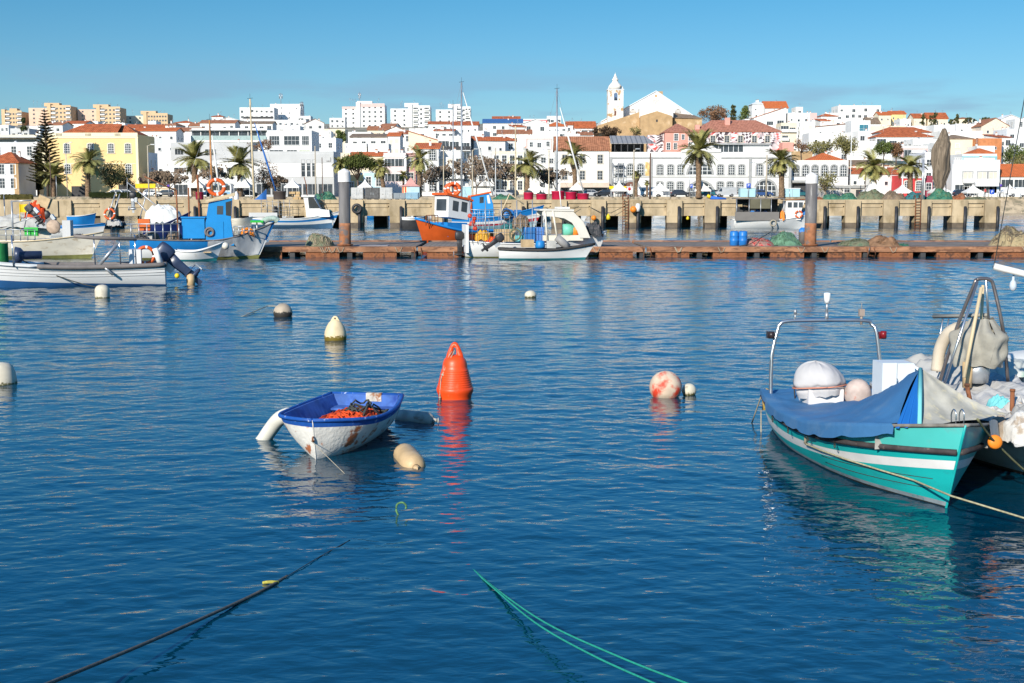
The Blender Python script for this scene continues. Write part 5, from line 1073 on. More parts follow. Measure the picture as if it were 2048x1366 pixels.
mb = MB(); mb.box(.05, .36, -.46, .46, .30, .33); mb.build('thwart', DIN, rt)
mb = MB(); mb.box(-.03, .058, .0, .24, .40, .525); mb.build('motor_pad', mat('bare_pad_wood', (.55, .50, .42), .8, .3, 8, dirt=(.3, .12, .05), dscale=9, dth=.55), rt)
mb = MB(); mb.tube([h.pt(1, -.6 + .2 * i, 1) for i in range(9)], .007, 6); mb.build('stem_post', DWH, rt)
mb = MB(); mb.torus((LL - .03, 0, .28), .035, .01, 'Y', 12, 6); mb.build('bow_ring', RUST, rt)
def ropeheap(root_or_none, label, c, rx, ry, hz_, m, n=16, r=.017, rz=0, name='rope_heap', parent=None):
    mb = MB()
    for i in range(n):
        q = i / n; ph = ru(0, 6.28); pts = []
        for k in range(26):
            a = 2 * PI * k / 24 + ph; w_ = (1 - .5 * q) * (1 + .22 * math.sin(3 * a + ph * 3) + .1 * math.sin(7 * a + ph))
            x = rx * w_ * math.cos(a) + ru(-.01, .01) + .10 * math.sin(ph); y = ry * w_ * math.sin(a) + .10 * math.cos(ph)
            rr_ = min(1, math.hypot(x / rx, y / ry))
            pts.append((x, y, hz_ * (1 - rr_ ** 2) * .9 + .05 + .03 * math.sin(5 * a + i) + q * .03))
        mb.tube(pts, r, 5)
    o = mb.build(name, m, parent, c, rz)
    return o if parent else tag(o, label, 'rope')
hv = Vector((bowp[0] - stern[0], bowp[1] - stern[1], 0)).normalized()
cc = Vector((*stern, 0)) + hv * .95 + Vector((.06, 0, .23))
ropeheap(None, 'coiled orange rope heaped inside the small blue rimmed dinghy', cc, .36, .60, .11, OROPE, 26, .015, -.2)
ropeheap(None, 'black rope looped over the orange rope in the dinghy', cc + Vector((.12, .1, .06)), .28, .34, .18, DROPE, 5, .014)
mb = MB(); mb.cb((0, 0, 0), (.46, .32, .22)); tag(mb.build('crate', mat('dark_box', (.05, .05, .05), .7), None, tuple(cc + Vector((0, 0, -.05))), .3), 'dark box half buried under the ropes in the dinghy', 'box')
# fenders and floats round the dinghy
FEND = mat('dirty_white_fender', (.66, .63, .54), .55, .12, 4, dirt=(.36, .27, .16), dscale=5, dth=.6)
FENG = mat('mottled_grey_fender', (.44, .41, .36), .7, .35, 5, dirt=(.22, .11, .07), dscale=4, dth=.55)
FENT = mat('tan_fender', (.55, .38, .20), .5, .25, 4)
p0 = Vector((-3.19, 18.15, .40)); p1 = on(527, 880, -.02)
mb = MB(); mb.tube(catmull([p0 + Vector((.05, .02, .02)), p0.lerp(p1, .3) + Vector((0, 0, .06)), p0.lerp(p1, .7) + Vector((0, 0, .04)), p1, p1 + (p1 - p0) * .12], 6), [.08] + [.105] * 22 + [.10, .09], 14)
tag(mb.build('fender', FEND), 'white tube fender hanging off the dinghy into the water', 'fender')
def cyl_float(label, a, b, r, m, name='float'):
    a = Vector(a); b = Vector(b); mb = MB(); d = (b - a)
    fr = [0, .03, .1, .2, .8, .9, .97, 1.0]; rr = [.3, .7, .93, 1, 1, .92, .68, .35]
    mb.tube([a + d * q for q in fr], [r * q for q in rr], 16)
    mb.tube([b, b + d.normalized() * .07], [r * .33, r * .24], 10); mb.torus(tuple(b + d.normalized() * .10), .035, .012, 'X', 12, 6)
    return tag(mb.build(name, m), label, 'float')
cyl_float('mottled grey cylindrical float lying behind the right side of the dinghy', on(793, 832, .05) , on(866, 840, .05), .115, FENG)
cyl_float('tan cylindrical float lying in the water right of the dinghy bow', on(806, 905, .03), on(832, 936, .0), .16, FENT)
# buoys
def buoy(label, px, py, prof, m, n=24, tilt=(0, 0), lug=None, name='buoy', grp=None):
    p = on(px, py); mb = MB(); mb.lathe(prof, n)
    o = mb.build(name, m, None, (p.x, p.y, 0)); o.rotation_euler = (tilt[0], tilt[1], 0)
    return tag(o, label, 'buoy', grp)
def sph(r, zc, n=12, sq=1): return [(max(.003, r * math.sin(PI * i / n)), zc - r * sq * math.cos(PI * i / n)) for i in range(n + 1)]
BRED = mat('orange_red_buoy_plastic', (.82, .07, .008), .42, .14, 3, spec=.45, dirt=(.70, .14, .06), dscale=5, dth=.62, dw=.12, bump=.002, bscale=30)
p = on(910, 795); rt = thing('buoy', 'tall ribbed orange red cone buoy standing upright in the water', 'buoy', (p.x, p.y, 0))
prof = [(.02, -.3), (.26, -.25), (.285, 0), (.29, .05), (.315, .10), (.325, .15), (.312, .19)]
z = .19; r0 = .305
for i in range(8):
    r0 -= .0095; prof += [(r0, z + .008), (r0 + .012, z + .02), (r0 + .002, z + .036)]; z += .038
prof += [(.222, .50), (.215, .56), (.205, .62), (.185, .67), (.15, .71), (.11, .735), (.06, .75)]; z = .59
mb = MB(); mb.lathe(prof, 36); mb.build('body', BRED, rt)
zt = z + .13; mb = MB(); o_ = [(-.16, -.06), (-.135, .05), (-.085, .17), (-.045, .235), (.0, .255), (.045, .235), (.085, .17), (.135, .05), (.16, -.06)]
i_ = [(-.03, -.06), (-.03, .03), (-.032, .1), (-.018, .15), (0, .163), (.018, .15), (.032, .1), (.03, .03), (.03, -.06)]
v = []; 
for (a, b) in zip(o_, i_): v += [(a[0], -.045, zt + a[1]), (b[0], -.045, zt + b[1]), (a[0], .045, zt + a[1]), (b[0], .045, zt + b[1])]
fs = []
for i in range(8):
    k = i * 4; n_ = k + 4; fs += [(k, k + 1, n_ + 1, n_), (k + 2, n_ + 2, n_ + 3, k + 3), (k, n_, n_ + 2, k + 2), (k + 1, k + 3, n_ + 3, n_ + 1)]
mb.add(v, fs, 0, True); mb.build('lug', BRED, rt)
mb = MB(); mb.tube(catmull([(.0, -.05, zt + .12), (-.03, -.10, zt + .05), (-.13, -.14, zt - .12), (-.2, -.14, zt - .3), (-.23, -.17, .35), (-.25, -.2, .12), (-.25, -.2, -.05)], 6), .009, 5)
mb.tube(catmull([(.0, .05, zt + .12), (-.06, -.06, zt + .07), (-.17, -.10, zt - .12), (-.2, -.13, zt - .28), (-.21, -.15, zt - .3)], 6), .008, 5)
mb.lathe(sph(.028, 0, 6), 8, (-.2, -.15, zt - .3)); mb.lathe(sph(.022, 0, 6), 8, (-.25, -.2, .03)); mb.build('rope', ROPE, rt)
BWH = mat('dirty_white_buoy', (.62, .56, .42), .6, .15, 5, dirt=(.30, .24, .12), dscale=7, dth=.6)
def algae(name, base, low, lz, spotty=True):
    """buoy plastic with weed growing up from its waterline"""
    if name in MATS: return MATS[name]
    m = mat(name, base, .55, .15, 5, dirt=tuple(x * .6 for x in base), dscale=7, dth=.62); t = m.node_tree; b = t.nodes['Principled BSDF']
    src = b.inputs['Base Color'].links[0].from_socket
    g = N(t, 'ShaderNodeNewGeometry'); s_ = N(t, 'ShaderNodeSeparateXYZ'); n = N(t, 'ShaderNodeTexNoise'); n.inputs['Scale'].default_value = 22; n.inputs['Detail'].default_value = 5
    t.links.new(g.outputs['Position'], s_.inputs[0]); t.links.new(g.outputs['Position'], n.inputs[0])
    a = N(t, 'ShaderNodeMath', operation='MULTIPLY_ADD'); a.inputs[1].default_value = -.22; t.links.new(n.outputs[0], a.inputs[0]); t.links.new(s_.outputs[2], a.inputs[2])
    r = N(t, 'ShaderNodeMapRange'); r.inputs[1].default_value = lz - .11; r.inputs[2].default_value = lz - .135; t.links.new(a.outputs[0], r.inputs[0])
    x = N(t, 'ShaderNodeMix', data_type='RGBA'); x.inputs[7].default_value = (*low, 1); t.links.new(src, x.inputs[6]); t.links.new(r.outputs[0], x.inputs[0]); t.links.new(x.outputs[2], b.inputs['Base Color'])
    return m
AW = algae('white_buoy_with_algae', (.58, .52, .40), (.10, .09, .03), .05)
AY = algae('cream_buoy_with_yellow_weed', (.68, .54, .33), (.16, .11, .01), .12)
AT = algae('tan_buoy_with_dark_weed', (.42, .34, .25), (.035, .03, .025), .17)
AR = mat('faded_red_and_cream_buoy', (.62, .48, .35), .6, .2, 5, dirt=(.60, .05, .02), dscale=2.4, dth=.52, dw=.1)
AY = AY; buoy('dome shaped off white buoy below the white boat with blue bottom', 205, 596, [(.05, -.15), (.22, -.1), (.25, 0), (.25, .26), (.235, .33), (.19, .40), (.12, .445), (.03, .46)], AW)
buoy('round tan buoy with dark weedy underside', 566, 634, sph(.275, .12), AT)
p = on(671, 680); rt = thing('buoy', 'pear shaped cream buoy with flat lug and yellow weed at its base', 'buoy', (p.x, p.y, 0))
mb = MB(); mb.lathe([(.1, -.2), (.23, -.1), (.265, 0), (.27, .1), (.255, .22), (.21, .34), (.155, .43), (.09, .48), (.05, .50)], 28); mb.build('body', AY, rt)
mb = MB(); mb.prism([(-.2, .3), (-.06, .56), (-.03, .585), (.03, .585), (.06, .56), (.2, .3)], -.035, .035); mb.build('lug', AY, rt)
mb = MB(); mb.lathe([(.022, -.04), (.022, .04)], 10, M=Matrix.Translation((0, 0, .53)) @ Matrix.Rotation(PI / 2, 4, 'X')); mb.build('eye', DARK, rt)
buoy('small white buoy with a dark weed line, alone in the middle water', 1061, 595, sph(.205, .08, 12, .8), AW)
buoy('large faded red and cream round buoy', 1331, 792, sph(.285, .16, 16), algae('x_red', (.6, .45, .32), (.05, .04, .02), .035) if 0 else AR)
buoy('small white ball buoy floating against the large faded red buoy', 1378, 789, sph(.128, .07), AW)
buoy('off white dome buoy cut by the left edge of the photo', 4, 767, [(.1, -.2), (.26, -.1), (.275, 0), (.265, .08), (.25, .2), (.21, .32), (.14, .38), (.03, .4)], AW)
# ropes in the water
rope('dark mooring rope slanting from the water to the lower left corner', catmull([on(575, 1152, -.01), on(530, 1178, .01), on(462, 1211, .02), on(300, 1283, .12), on(100, 1366, .24), on(-150, 1465, .5)], 6), .015, mat('grey_brown_wet_rope', (.10, .095, .08), .7, .35, 30), seg=2)
rope('upper green mooring rope rising from the water to the bottom edge', catmull([on(925, 1118, -.02), on(985, 1172, .01), on(1090, 1245, .11), on(1230, 1310, .22), on(1372, 1366, .34), on(1600, 1450, .6)], 6), .009, GROPE, seg=2)
rope('lower green mooring rope rising from the water to the bottom edge', catmull([on(925, 1120, -.02), on(980, 1170, .01), on(1070, 1245, .09), on(1180, 1308, .19), on(1307, 1366, .30), on(1500, 1450, .5)], 6), .009, GROPE, seg=2)
rope('thin pale line from the dinghy bow into the water', [(-2.66, 16.97, .26), on(690, 948, 0), on(730, 985, -.05)], .005, ROPE)
rope('thin line lying along the water towards the dark rope', [on(700, 1080, .004), on(640, 1113, .004), on(570, 1155, .004)], .004, DROPE)
mb = MB(); mb.tube(catmull([on(526, 1166, .0), on(536, 1164, .012), on(548, 1164, .012), on(556, 1164, 0)], 5), .016, 6)
tag(mb.build('rope_end', mat('yellow_rope', (.4, .36, .06), .8, .4, 30)), 'short yellow rope end floating beside the dark mooring rope', 'rope')
mb = MB(); q = on(802, 1030)
mb.tube(catmull([q + Vector((-.02, 0, -.02)), q + Vector((-.05, 0, .05)), q + Vector((-.04, 0, .12)), q + Vector((.02, 0, .14)), q + Vector((.06, 0, .1)), q + Vector((.05, 0, .07))], 5), .012, 6)
tag(mb.build('rope_loop', mat('green_weedy_rope', (.10, .22, .08), .8, .4, 30)), 'small green rope loop sticking up out of the water', 'rope')
rope('short rope running from the round tan buoy', [on(552, 612, .12), on(535, 612, .1), on(482, 634, 0)], .015, ROPE, seg=4)
# ------------------------------------------------------------------ lamp posts and poles
random.seed(5)
def pole(px, yt, Y, r, m, label, arm=0, z0=3.1, name='street_lamp', cat='street lamp', dbl=False):
    t_ = at(px, yt, Y); rt = thing(name, label, cat, (t_.x, Y, z0)); h_ = t_.z - z0
    mb = MB(); mb.tube([(0, 0, 0), (0, 0, h_)], [r, r * .7], 8); mb.build('pole', m, rt)
    if arm:
        for s in ((-1, 1) if dbl else (arm / abs(arm),)):
            mb = MB(); mb.tube([(0, 0, h_ - .1), (s * .5, 0, h_ + .15), (s * abs(arm), 0, h_ + .2)], .05, 5); mb.build('arm', m, rt)
            mb = MB(); mb.cb((s * abs(arm), 0, h_ + .16), (.6, .25, .14), 0); mb.build('lamp_head', METAL, rt)
    return rt
PG = mat('beige_lamp_post', (.42, .36, .27), .6, .15, 3); PB = mat('dark_pole', (.13, .08, .06), .7)
for a in [(99, 300, 262, .10, PB, 'thin dark pole at the left side of the tall pine', 0), (131, 286, 262.6, .10, METAL, 'grey lamp post in front of the yellow building left windows', 1.0), (112, 352, 262, .08, METAL, 'short grey pole right of the tall pine', 0),
          (295, 291, 200, .13, PG, 'tall beige lamp post right of the yellow building', .8), (254, 355, 262, .08, METAL, 'slim grey post beside the yellow sign', 0),
          (630, 292, 200, .13, PG, 'tall beige lamp post in front of the white panel building', 0), (644, 315, 205, .09, PB, 'dark thin post right of the tall beige lamp post', 0),
          (1268, 300, 180, .13, PG, 'pale lamp post left of the hall banner', .5), (1301, 306, 175, .14, PB, 'dark brown lamp post at the hall corner', 0), (1534, 310, 175, .14, PG, 'beige lamp post at the hall right arches', 0),
          (945, 300, 190, .12, PG, 'beige lamp post among the bare trees', .5), (991, 296, 190, .10, PG, 'slim beige post right of the furled jib', 0), (1380, 330, 262.4, .08, METAL, 'thin grey street lamp left of the hall big arch', -1.2), (1515, 327, 262.4, .08, METAL, 'thin grey street lamp before the hall right wing', -1.2),
          (1732, 320, 262.2, .08, PB, 'thin dark post left of the palm near the kiosk', 0), (1784, 340, 262.6, .06, METAL, 'double armed thin lamp before the long red roof', 1.0)]:
    pole(*a, z0=(QT if a[2] < 200 else 0.1 if a[2] < 260 else 3.1))
pole(1704, 243, 263, .10, WHITE, 'very tall white flagpole right of the near right pile', 0, name='flagpole', cat='flagpole')
pole(1847, 319, 141, .16, METAL, 'thick grey metal pole standing on the quay right of the small red house', 0, z0=QT, name='metal_pole', cat='pole')
t = pole(1231, 392, 141, .02, PG, 'x', 0) if 0 else None
# yellow sign frames
rt = thing('yellow_sign', 'large yellow sign board on a beam left of the orange mast', 'sign', (at(291, 370, 262.7).x, 262.7, 3.1))
zz = at(291, 376, 262.7).z - 3.1; mb = MB(); mb.box(-2.0, 2.0, -.1, .1, zz, zz + .85); mb.build('board', mat('bright_yellow', (.80, .52, .0), .5), rt)
mb = MB(); mb.box(-2.1, 6, -.08, .08, zz - .15, zz - .02); mb.build('beam', mat('brown_wood_beam', (.3, .17, .08), .8), rt)
for x in (-1.9, 2.0, 5.8): mb = MB(); mb.box(x - .08, x + .08, -.08, .08, 0, zz - .15); mb.build('post', mat('brown_wood_beam', (.3, .17, .08)), rt)
def sign(px, py, Y, w_, h_, m, label, post=True, z0=3.1, rnd_=False):
    p = at(px, py, Y); rt = thing('sign', label, 'sign', (p.x, Y, z0)); mb = MB(); z = p.z - z0
    if rnd_: mb.lathe([(w_ / 2, -.03), (w_ / 2, .03)], 16, M=Matrix.Translation((0, 0, z)) @ Matrix.Rotation(PI / 2, 4, 'X'))
    else: mb.box(-w_ / 2, w_ / 2, -.04, .04, z - h_ / 2, z + h_ / 2)
    mb.build('board', m, rt)
    if post: mb = MB(); mb.tube([(0, .06, 0), (0, .06, z)], .05, 5); mb.build('post', METAL, rt)
    return rt
YS = mat('bright_yellow', (.80, .52, .0)); BS = mat('sign_blue', (.02, .08, .45), .5, .05); WS = mat('sign_white', (.8, .8, .8), .5, .03); RS = mat('sign_red', (.6, .02, .02), .5, .05)
sign(1872, 352, 262.6, 1.0, .85, YS, 'small square yellow sign in front of the hanging net')
sign(1223, 375, 262.6, .9, .6, YS, 'small yellow sign left of the tent before the scaffolding'); sign(1250, 375, 262.8, .5, .5, YS, 'smallest yellow sign right of the tent before the scaffolding', False)
def lettered(px, py, Y, s, txt, bm, tm, label):
    rt = sign(px, py, Y, s, s, bm, label); cu = bpy.data.curves.new('letter', 'FONT'); cu.body = txt; cu.size = s * .85; cu.align_x = 'CENTER'; cu.align_y = 'CENTER'; cu.extrude = .01
    tmp = bpy.data.objects.new('letter', cu); COL.objects.link(tmp); dg = bpy.context.evaluated_depsgraph_get(); me = bpy.data.meshes.new_from_object(tmp.evaluated_get(dg)); bpy.data.objects.remove(tmp)
    me.materials.clear(); me.materials.append(tm); o = link('letter', me, rt, (0, -.055, at(px, py, Y).z - 3.1)); o.rotation_euler = (PI / 2, 0, 0); return rt
lettered(1497, 371, 262.5, .85, 'P', BS, WS, 'blue parking sign with a white P above the light blue kiosk'); lettered(1984, 384, 262.5, .9, 'P', BS, WS, 'blue parking sign with a white P at the right apartment house')
lettered(1382, 372, 262.5, .7, 'P', BS, WS, 'blue parking sign left of the tall palm by the hall')
rt = sign(1259, 378, 262.4, .62, .6, RS, 'round red bordered sign right of the scaffolding', rnd_=True); mb = MB(); mb.lathe([(.22, -.045), (.22, .0)], 14, M=Matrix.Translation((0, 0, at(1259, 378, 262.4).z - 3.1)) @ Matrix.Rotation(PI / 2, 4, 'X')); mb.build('disc', WS, rt)
sign(2002, 371, 262.4, .5, .5, mat('sign_violet', (.12, .05, .4), .5), 'round violet blue sign near the right edge', rnd_=True)
sign(337, 372, 262.5, .55, .5, mat('sign_violet', (.12, .05, .4), .5), 'round violet sign right of the yellow board', rnd_=True)

# ------------------------------------------------------------------ tents
def tent(px, yt, ye, hw, Y, label):
    a = at(px, yt, Y); e = at(px, ye, Y); W = hw * Y / 2600; z0 = 3.1 if Y > 260 else QT; H_ = a.z - z0; E = e.z - z0
    rt = thing('pagoda_tent', label, 'tent', (a.x, Y, z0), 0, 'white pagoda tents on the waterfront'); mb = MB(); rings = []
    for i in range(9):
        q = i / 8; w_ = W * (1 - q) ** 1.65 + .05; z = E + (H_ - E) * q ** 1.0
        rings.append([(-w_, -w_, z), (0, -w_ * .97, z + .02), (w_, -w_, z), (w_ * .97, 0, z + .02), (w_, w_, z), (0, w_ * .97, z + .02), (-w_, w_, z), (-w_ * .97, 0, z + .02)])
    mb.loft(rings, 0, False); mb.build('roof', TENT, rt)
    mb = MB(); n = 12
    for s in range(4):
        M = Matrix.Rotation(s * PI / 2, 4, 'Z')
        for k in range(n):
            x0 = -W + 2 * W * k / n; x1 = x0 + 2 * W / n; mb.add([(x0, -W - .01, E), (x1, -W - .01, E), (x1, -W - .01, E - .2), ((x0 + x1) / 2, -W - .01, E - .34), (x0, -W - .01, E - .2)], [(0, 4, 3, 2, 1)], 0, False, M)
    mb.build('valance', TENT, rt)
    for sx_ in (-1, 1):
        for sy in (-1, 1): mb = MB(); mb.box(sx_ * (W - .06) - .05, sx_ * (W - .06) + .05, sy * (W - .06) - .05, sy * (W - .06) + .05, 0, E); mb.build('leg', METAL, rt)
for a in [(394, 355, 373, 15, 'tent below the biggest bushy palm'), (486, 345, 373, 16, 'tent directly under the second bushy palm'), (585, 357, 373, 15, 'tent left of the three slit windows, above the wooden crates'), (730, 358, 374, 14, 'tent peeking over the grey containers'),
          (1072, 362, 378, 16, 'tent left of the red tubs, below the bare trees'), (1153, 362, 378, 14, 'tent above the right red tubs'), (1238, 361, 380, 16, 'tent in front of the scaffolding'), (1320, 364, 380, 17, 'tent before the hall left ground windows'), (1404, 361, 380, 16, 'tent at the foot of the tall palm by the hall'),
          (1745, 352, 383, 16, 'tent behind the big green nets left of the red house'), (1805, 367, 384, 17, 'tent in front of the small red house'), (1880, 366, 384, 19, 'tent at the foot of the hanging net'), (1946, 368, 384, 17, 'tent before the apartment house with balconies'), (2019, 368, 384, 17, 'rightmost tent near the edge of the photo')]:
    tent(a[0], a[1], a[2], a[3], 263.8, 'white pointed ' + a[4])
rt = thing('striped_booth', 'booth with pinkish pointed roof and red striped side', 'booth', (at(822, 390, 264).x, 264, 3.1))
mb = MB(); mb.loft([[(-2 * q, -1.5 * q, z), (2 * q, -1.5 * q, z), (2 * q, 1.5 * q, z), (-2 * q, 1.5 * q, z)] for q, z in ((1, 2.1), (.5, 2.6), (.35, 3.1), (.04, 3.9))], 0, False); mb.build('roof', mat('faded_pink_canvas', (.55, .28, .25), .8), rt)
mb = MB(); mb.box(-1.7, -.7, -1.3, 1.3, 0, 2.08); mb.build('striped_side', stripes('red_yellow_stripes', (.6, .03, .03), (.72, .6, .3), 0, .5, .5), rt)
mb = MB(); mb.box(-.69, 1.8, -1.3, 1.3, 0, 2.08); mb.build('walls', mat('pale_blue_panels', (.42, .58, .64), .7), rt)
# kiosks and boxes on the promenade
def kiosk(px, y, hw, label, m, Y=262.9):
    a = at(px, y, Y); W = hw * Y / 2600; rt = thing('kiosk', label, 'kiosk', (a.x, Y, 3.1)); h_ = a.z - 3.1
    mb = MB(); mb.box(-W, W, 0, 2.2, 0, h_ - .15); mb.build('walls', m, rt); mb = MB(); mb.box(-W - .1, W + .1, -.1, 2.3, h_ - .15, h_); mb.build('roof', WHITE2, rt); mb = MB(); mb.box(-.03, .03, -.03, 0, .05, h_ - .2); mb.build('door_joint', METAL, rt)
LBK = mat('light_blue_kiosk', (.36, .55, .60), .6, .05)
kiosk(1496, 375, 15, 'light blue kiosk under the P sign in front of the hall', LBK); kiosk(1585, 376, 15, 'light blue kiosk right of the tall palm at the hall end', LBK); kiosk(930, 372, 12, 'light blue box kiosk behind the silver mast feet', LBK)

# ------------------------------------------------------------------ cars
TYRE = mat('tyre_rubber', (.02, .02, .02), .8); HUB = mat('wheel_hub', (.4, .4, .4), .4, .1, 3, .5); CG = mat('car_glass', (.03, .035, .04), .08, .2, 1, spec=.7); LAMPM = mat('headlight_glass', (.7, .7, .68), .2); TAILM = mat('tail_light', (.4, .02, .02), .3)
CARP = {'white': (.74, .74, .73), 'silver': (.42, .43, .44), 'dark': (.03, .035, .045), 'black': (.015, .015, .018), 'teal': (.02, .12, .14), 'grey': (.18, .19, .21), 'blue': (.03, .07, .2)}
def car(px, Y, col, kind, label, face=1, yaw=0, z0=None):
    p = at(px, 392, Y); z = 3.128 if z0 is None else z0; rt = thing('parked_car' if kind != 'van' else 'parked_van', label, 'car' if kind != 'van' else 'van', (p.x, Y, z), (0 if face > 0 else PI) + R(yaw), 'cars parked along the waterfront')
    pm = mat('car_paint_' + col, CARP[col], .25, .05, 1, spec=.6)
    if kind == 'van': body = [(-2.3, .35), (-2.32, 1.0), (-2.2, 1.85), (-2.05, 1.95), (.7, 1.95), (1.0, 1.85), (1.65, 1.15), (2.25, .98), (2.35, .7), (2.35, .35)]; gl = [[(.78, 1.12), (.78, 1.75), (1.0, 1.73), (1.48, 1.14)]]; hw = .88
    else: body = [(-2.0, .32), (-2.05, .75), (-1.95, 1.0), (-1.55, 1.42), (-1.2, 1.48), (.15, 1.46), (.95, .98), (1.85, .82), (2.02, .62), (2.02, .32)]; gl = [[(-1.72, 1.02), (-1.42, 1.36), (-.45, 1.38), (-.45, .98)], [(-.38, .98), (-.38, 1.38), (.12, 1.36), (.78, .98)]]; hw = .82
    mb = MB(); n = len(body)
    lv = []
    for y, k in ((-hw, .0), (-hw + .12, 1), (hw - .12, 1), (hw, 0)):
        lv.append([(x * (.985 if k == 0 else 1), (y * (1 if z_ < 1 else .9)), (z_ if k else min(z_, z_ * .985))) for x, z_ in body])
    mb.loft(lv, 0, False); mb.build('body', pm, rt)
    for s in (-1, 1):
        for g in gl: mb = MB(); mb.add([(x, s * (hw * (.905 if z_ > 1.2 else .955) + .06 if z_ < 1.2 else hw * .9 + .012), z_) for x, z_ in g], [tuple(range(len(g)))]); mb.build('side_window', CG, rt)
    fx = [(1.0, 1.85), (1.65, 1.15)] if kind == 'van' else [(.15, 1.46), (.95, .98)]
    mb = MB(); q = hw * .82; (xa, za), (xb, zb) = fx; mb.add([(xa + .03, -q * .9, za - .03), (xa + .03, q * .9, za - .03), (xb + .03, q, zb + .03), (xb + .03, -q, zb + .03)], [(0, 1, 2, 3)]); mb.build('windscreen', CG, rt)
    for x in (-1.3, 1.3):
        for s in (-1, 1):
            mb = MB(); mb.lathe([(.31, -.1), (.32, -.06), (.32, .06), (.31, .1), (.18, .105)], 14, M=Matrix.Translation((x, s * (hw - .06), .32)) @ Matrix.Rotation(PI / 2, 4, 'X')); w_ = mb.build('wheel', TYRE, rt)
            mb = MB(); mb.lathe([(.17, -.115), (.17, .115)], 10, M=Matrix.Translation((x, s * (hw - .06), .32)) @ Matrix.Rotation(PI / 2, 4, 'X')); mb.build('rim', HUB, w_)
    for s in (-1, 1): mb = MB(); mb.cb((2.0 if kind != 'van' else 2.33, s * .6, .72), (.08, .3, .14)); mb.build('headlight', LAMPM, rt); mb = MB(); mb.cb((-2.02 if kind != 'van' else -2.32, s * .68, .85), (.06, .18, .2)); mb.build('tail_light', TAILM, rt)
for a in [(228, 'white', 'car', 'white hatchback in front of the yellow building', -1), (256, 'silver', 'car', 'silver car just left of the yellow sign', 1), (307, 'white', 'car', 'white car under the yellow sign beam', 1), (328, 'dark', 'car', 'dark blue car right of the yellow sign', -1), (498, 'dark', 'car', 'dark car behind the blue sail', 1),
          (1005, 'silver', 'car', 'silver car left of the red tubs', 1), (1018, 'dark', 'car', 'dark car behind the green net by the red tubs', -1), (1186, 'silver', 'car', 'silver car right of the rightmost red tub', 1), (1206, 'black', 'car', 'black saloon next to the scaffolding', -1), (1275, 'white', 'van', 'white van at the hall brown door', 1),
          (1303, 'white', 'van', 'white van right of the dark brown lamp post', 1), (1331, 'grey', 'car', 'grey car under the tent before the hall left ground windows', 1), (1362, 'dark', 'car', 'dark car between the two hall tents', 1), (1410, 'teal', 'car', 'dark green car under the tent at the tall palm', -1), (1430, 'black', 'car', 'black car right of the tall palm by the hall', 1), (1450, 'silver', 'van', 'silver van parked before the hall right ground windows', -1),
          (1526, 'blue', 'car', 'blue car in front of the right hall arch', 1), (1600, 'teal', 'car', 'dark teal estate car left of the near right pile', 1), (1360 + 380, 'dark', 'car', 'dark car half hidden behind the big green nets', 1), (1925, 'dark', 'car', 'dark car parked below the apartment house with balconies', 1), (2036, 'white', 'van', 'white van at the right edge under the rightmost tents', -1)]:
    car(a[0], 268 + (a[0] % 3), a[1], a[2], a[3], a[4])
for px, Y, c, lab in ((1893, 298, 'blue', 'blue car lowest on the steep street'), (1899, 310, 'dark', 'dark car second up the steep street'), (1903, 324, 'black', 'black car third up the steep street'), (1902, 345, 'silver', 'silver car high on the steep street'), (1909, 372, 'dark', 'dark van shaped car at the top of the steep street')):
    car(px, Y, c, 'car', lab, 1, 80, ter(Y) + .4)
# bus
p = at(437, 392, 269); rt = thing('bus', 'white and blue coach behind the two left tents', 'bus', (p.x, 269, 3.128)); mb = MB()
mb.loft([[(-2.9 + q, y, .35), (2.9 - q, y, .35), (3.0 - q, y, 1.6), (2.85 - q, y, 2.7 - q), (-2.85 + q, y, 2.7 - q), (-2.95 + q, y, 1.6)] for y, q in ((-1.2, .08), (-1.1, 0), (1.1, 0), (1.2, .08))], 0, False); mb.build('body', mat('car_paint_white', CARP['white'], .25), rt)
extra(rt, 'blue_skirt', mat('pale_blue_band', (.25, .45, .65), .4), (-2.8, 2.7, -1.23, -1.2, .4, 1.1))
for k in range(4): extra(rt, 'side_window', CG, (-2.7 + 1.36 * k, -1.45 + 1.36 * k, -1.22, -1.19, 1.3, 2.35))
for x in (-1.9, 1.7): mb = MB(); mb.lathe([(.42, -.1), (.42, .1)], 14, M=Matrix.Translation((x, -1.16, .42)) @ Matrix.Rotation(PI / 2, 4, 'X')); mb.build('wheel', TYRE, rt)

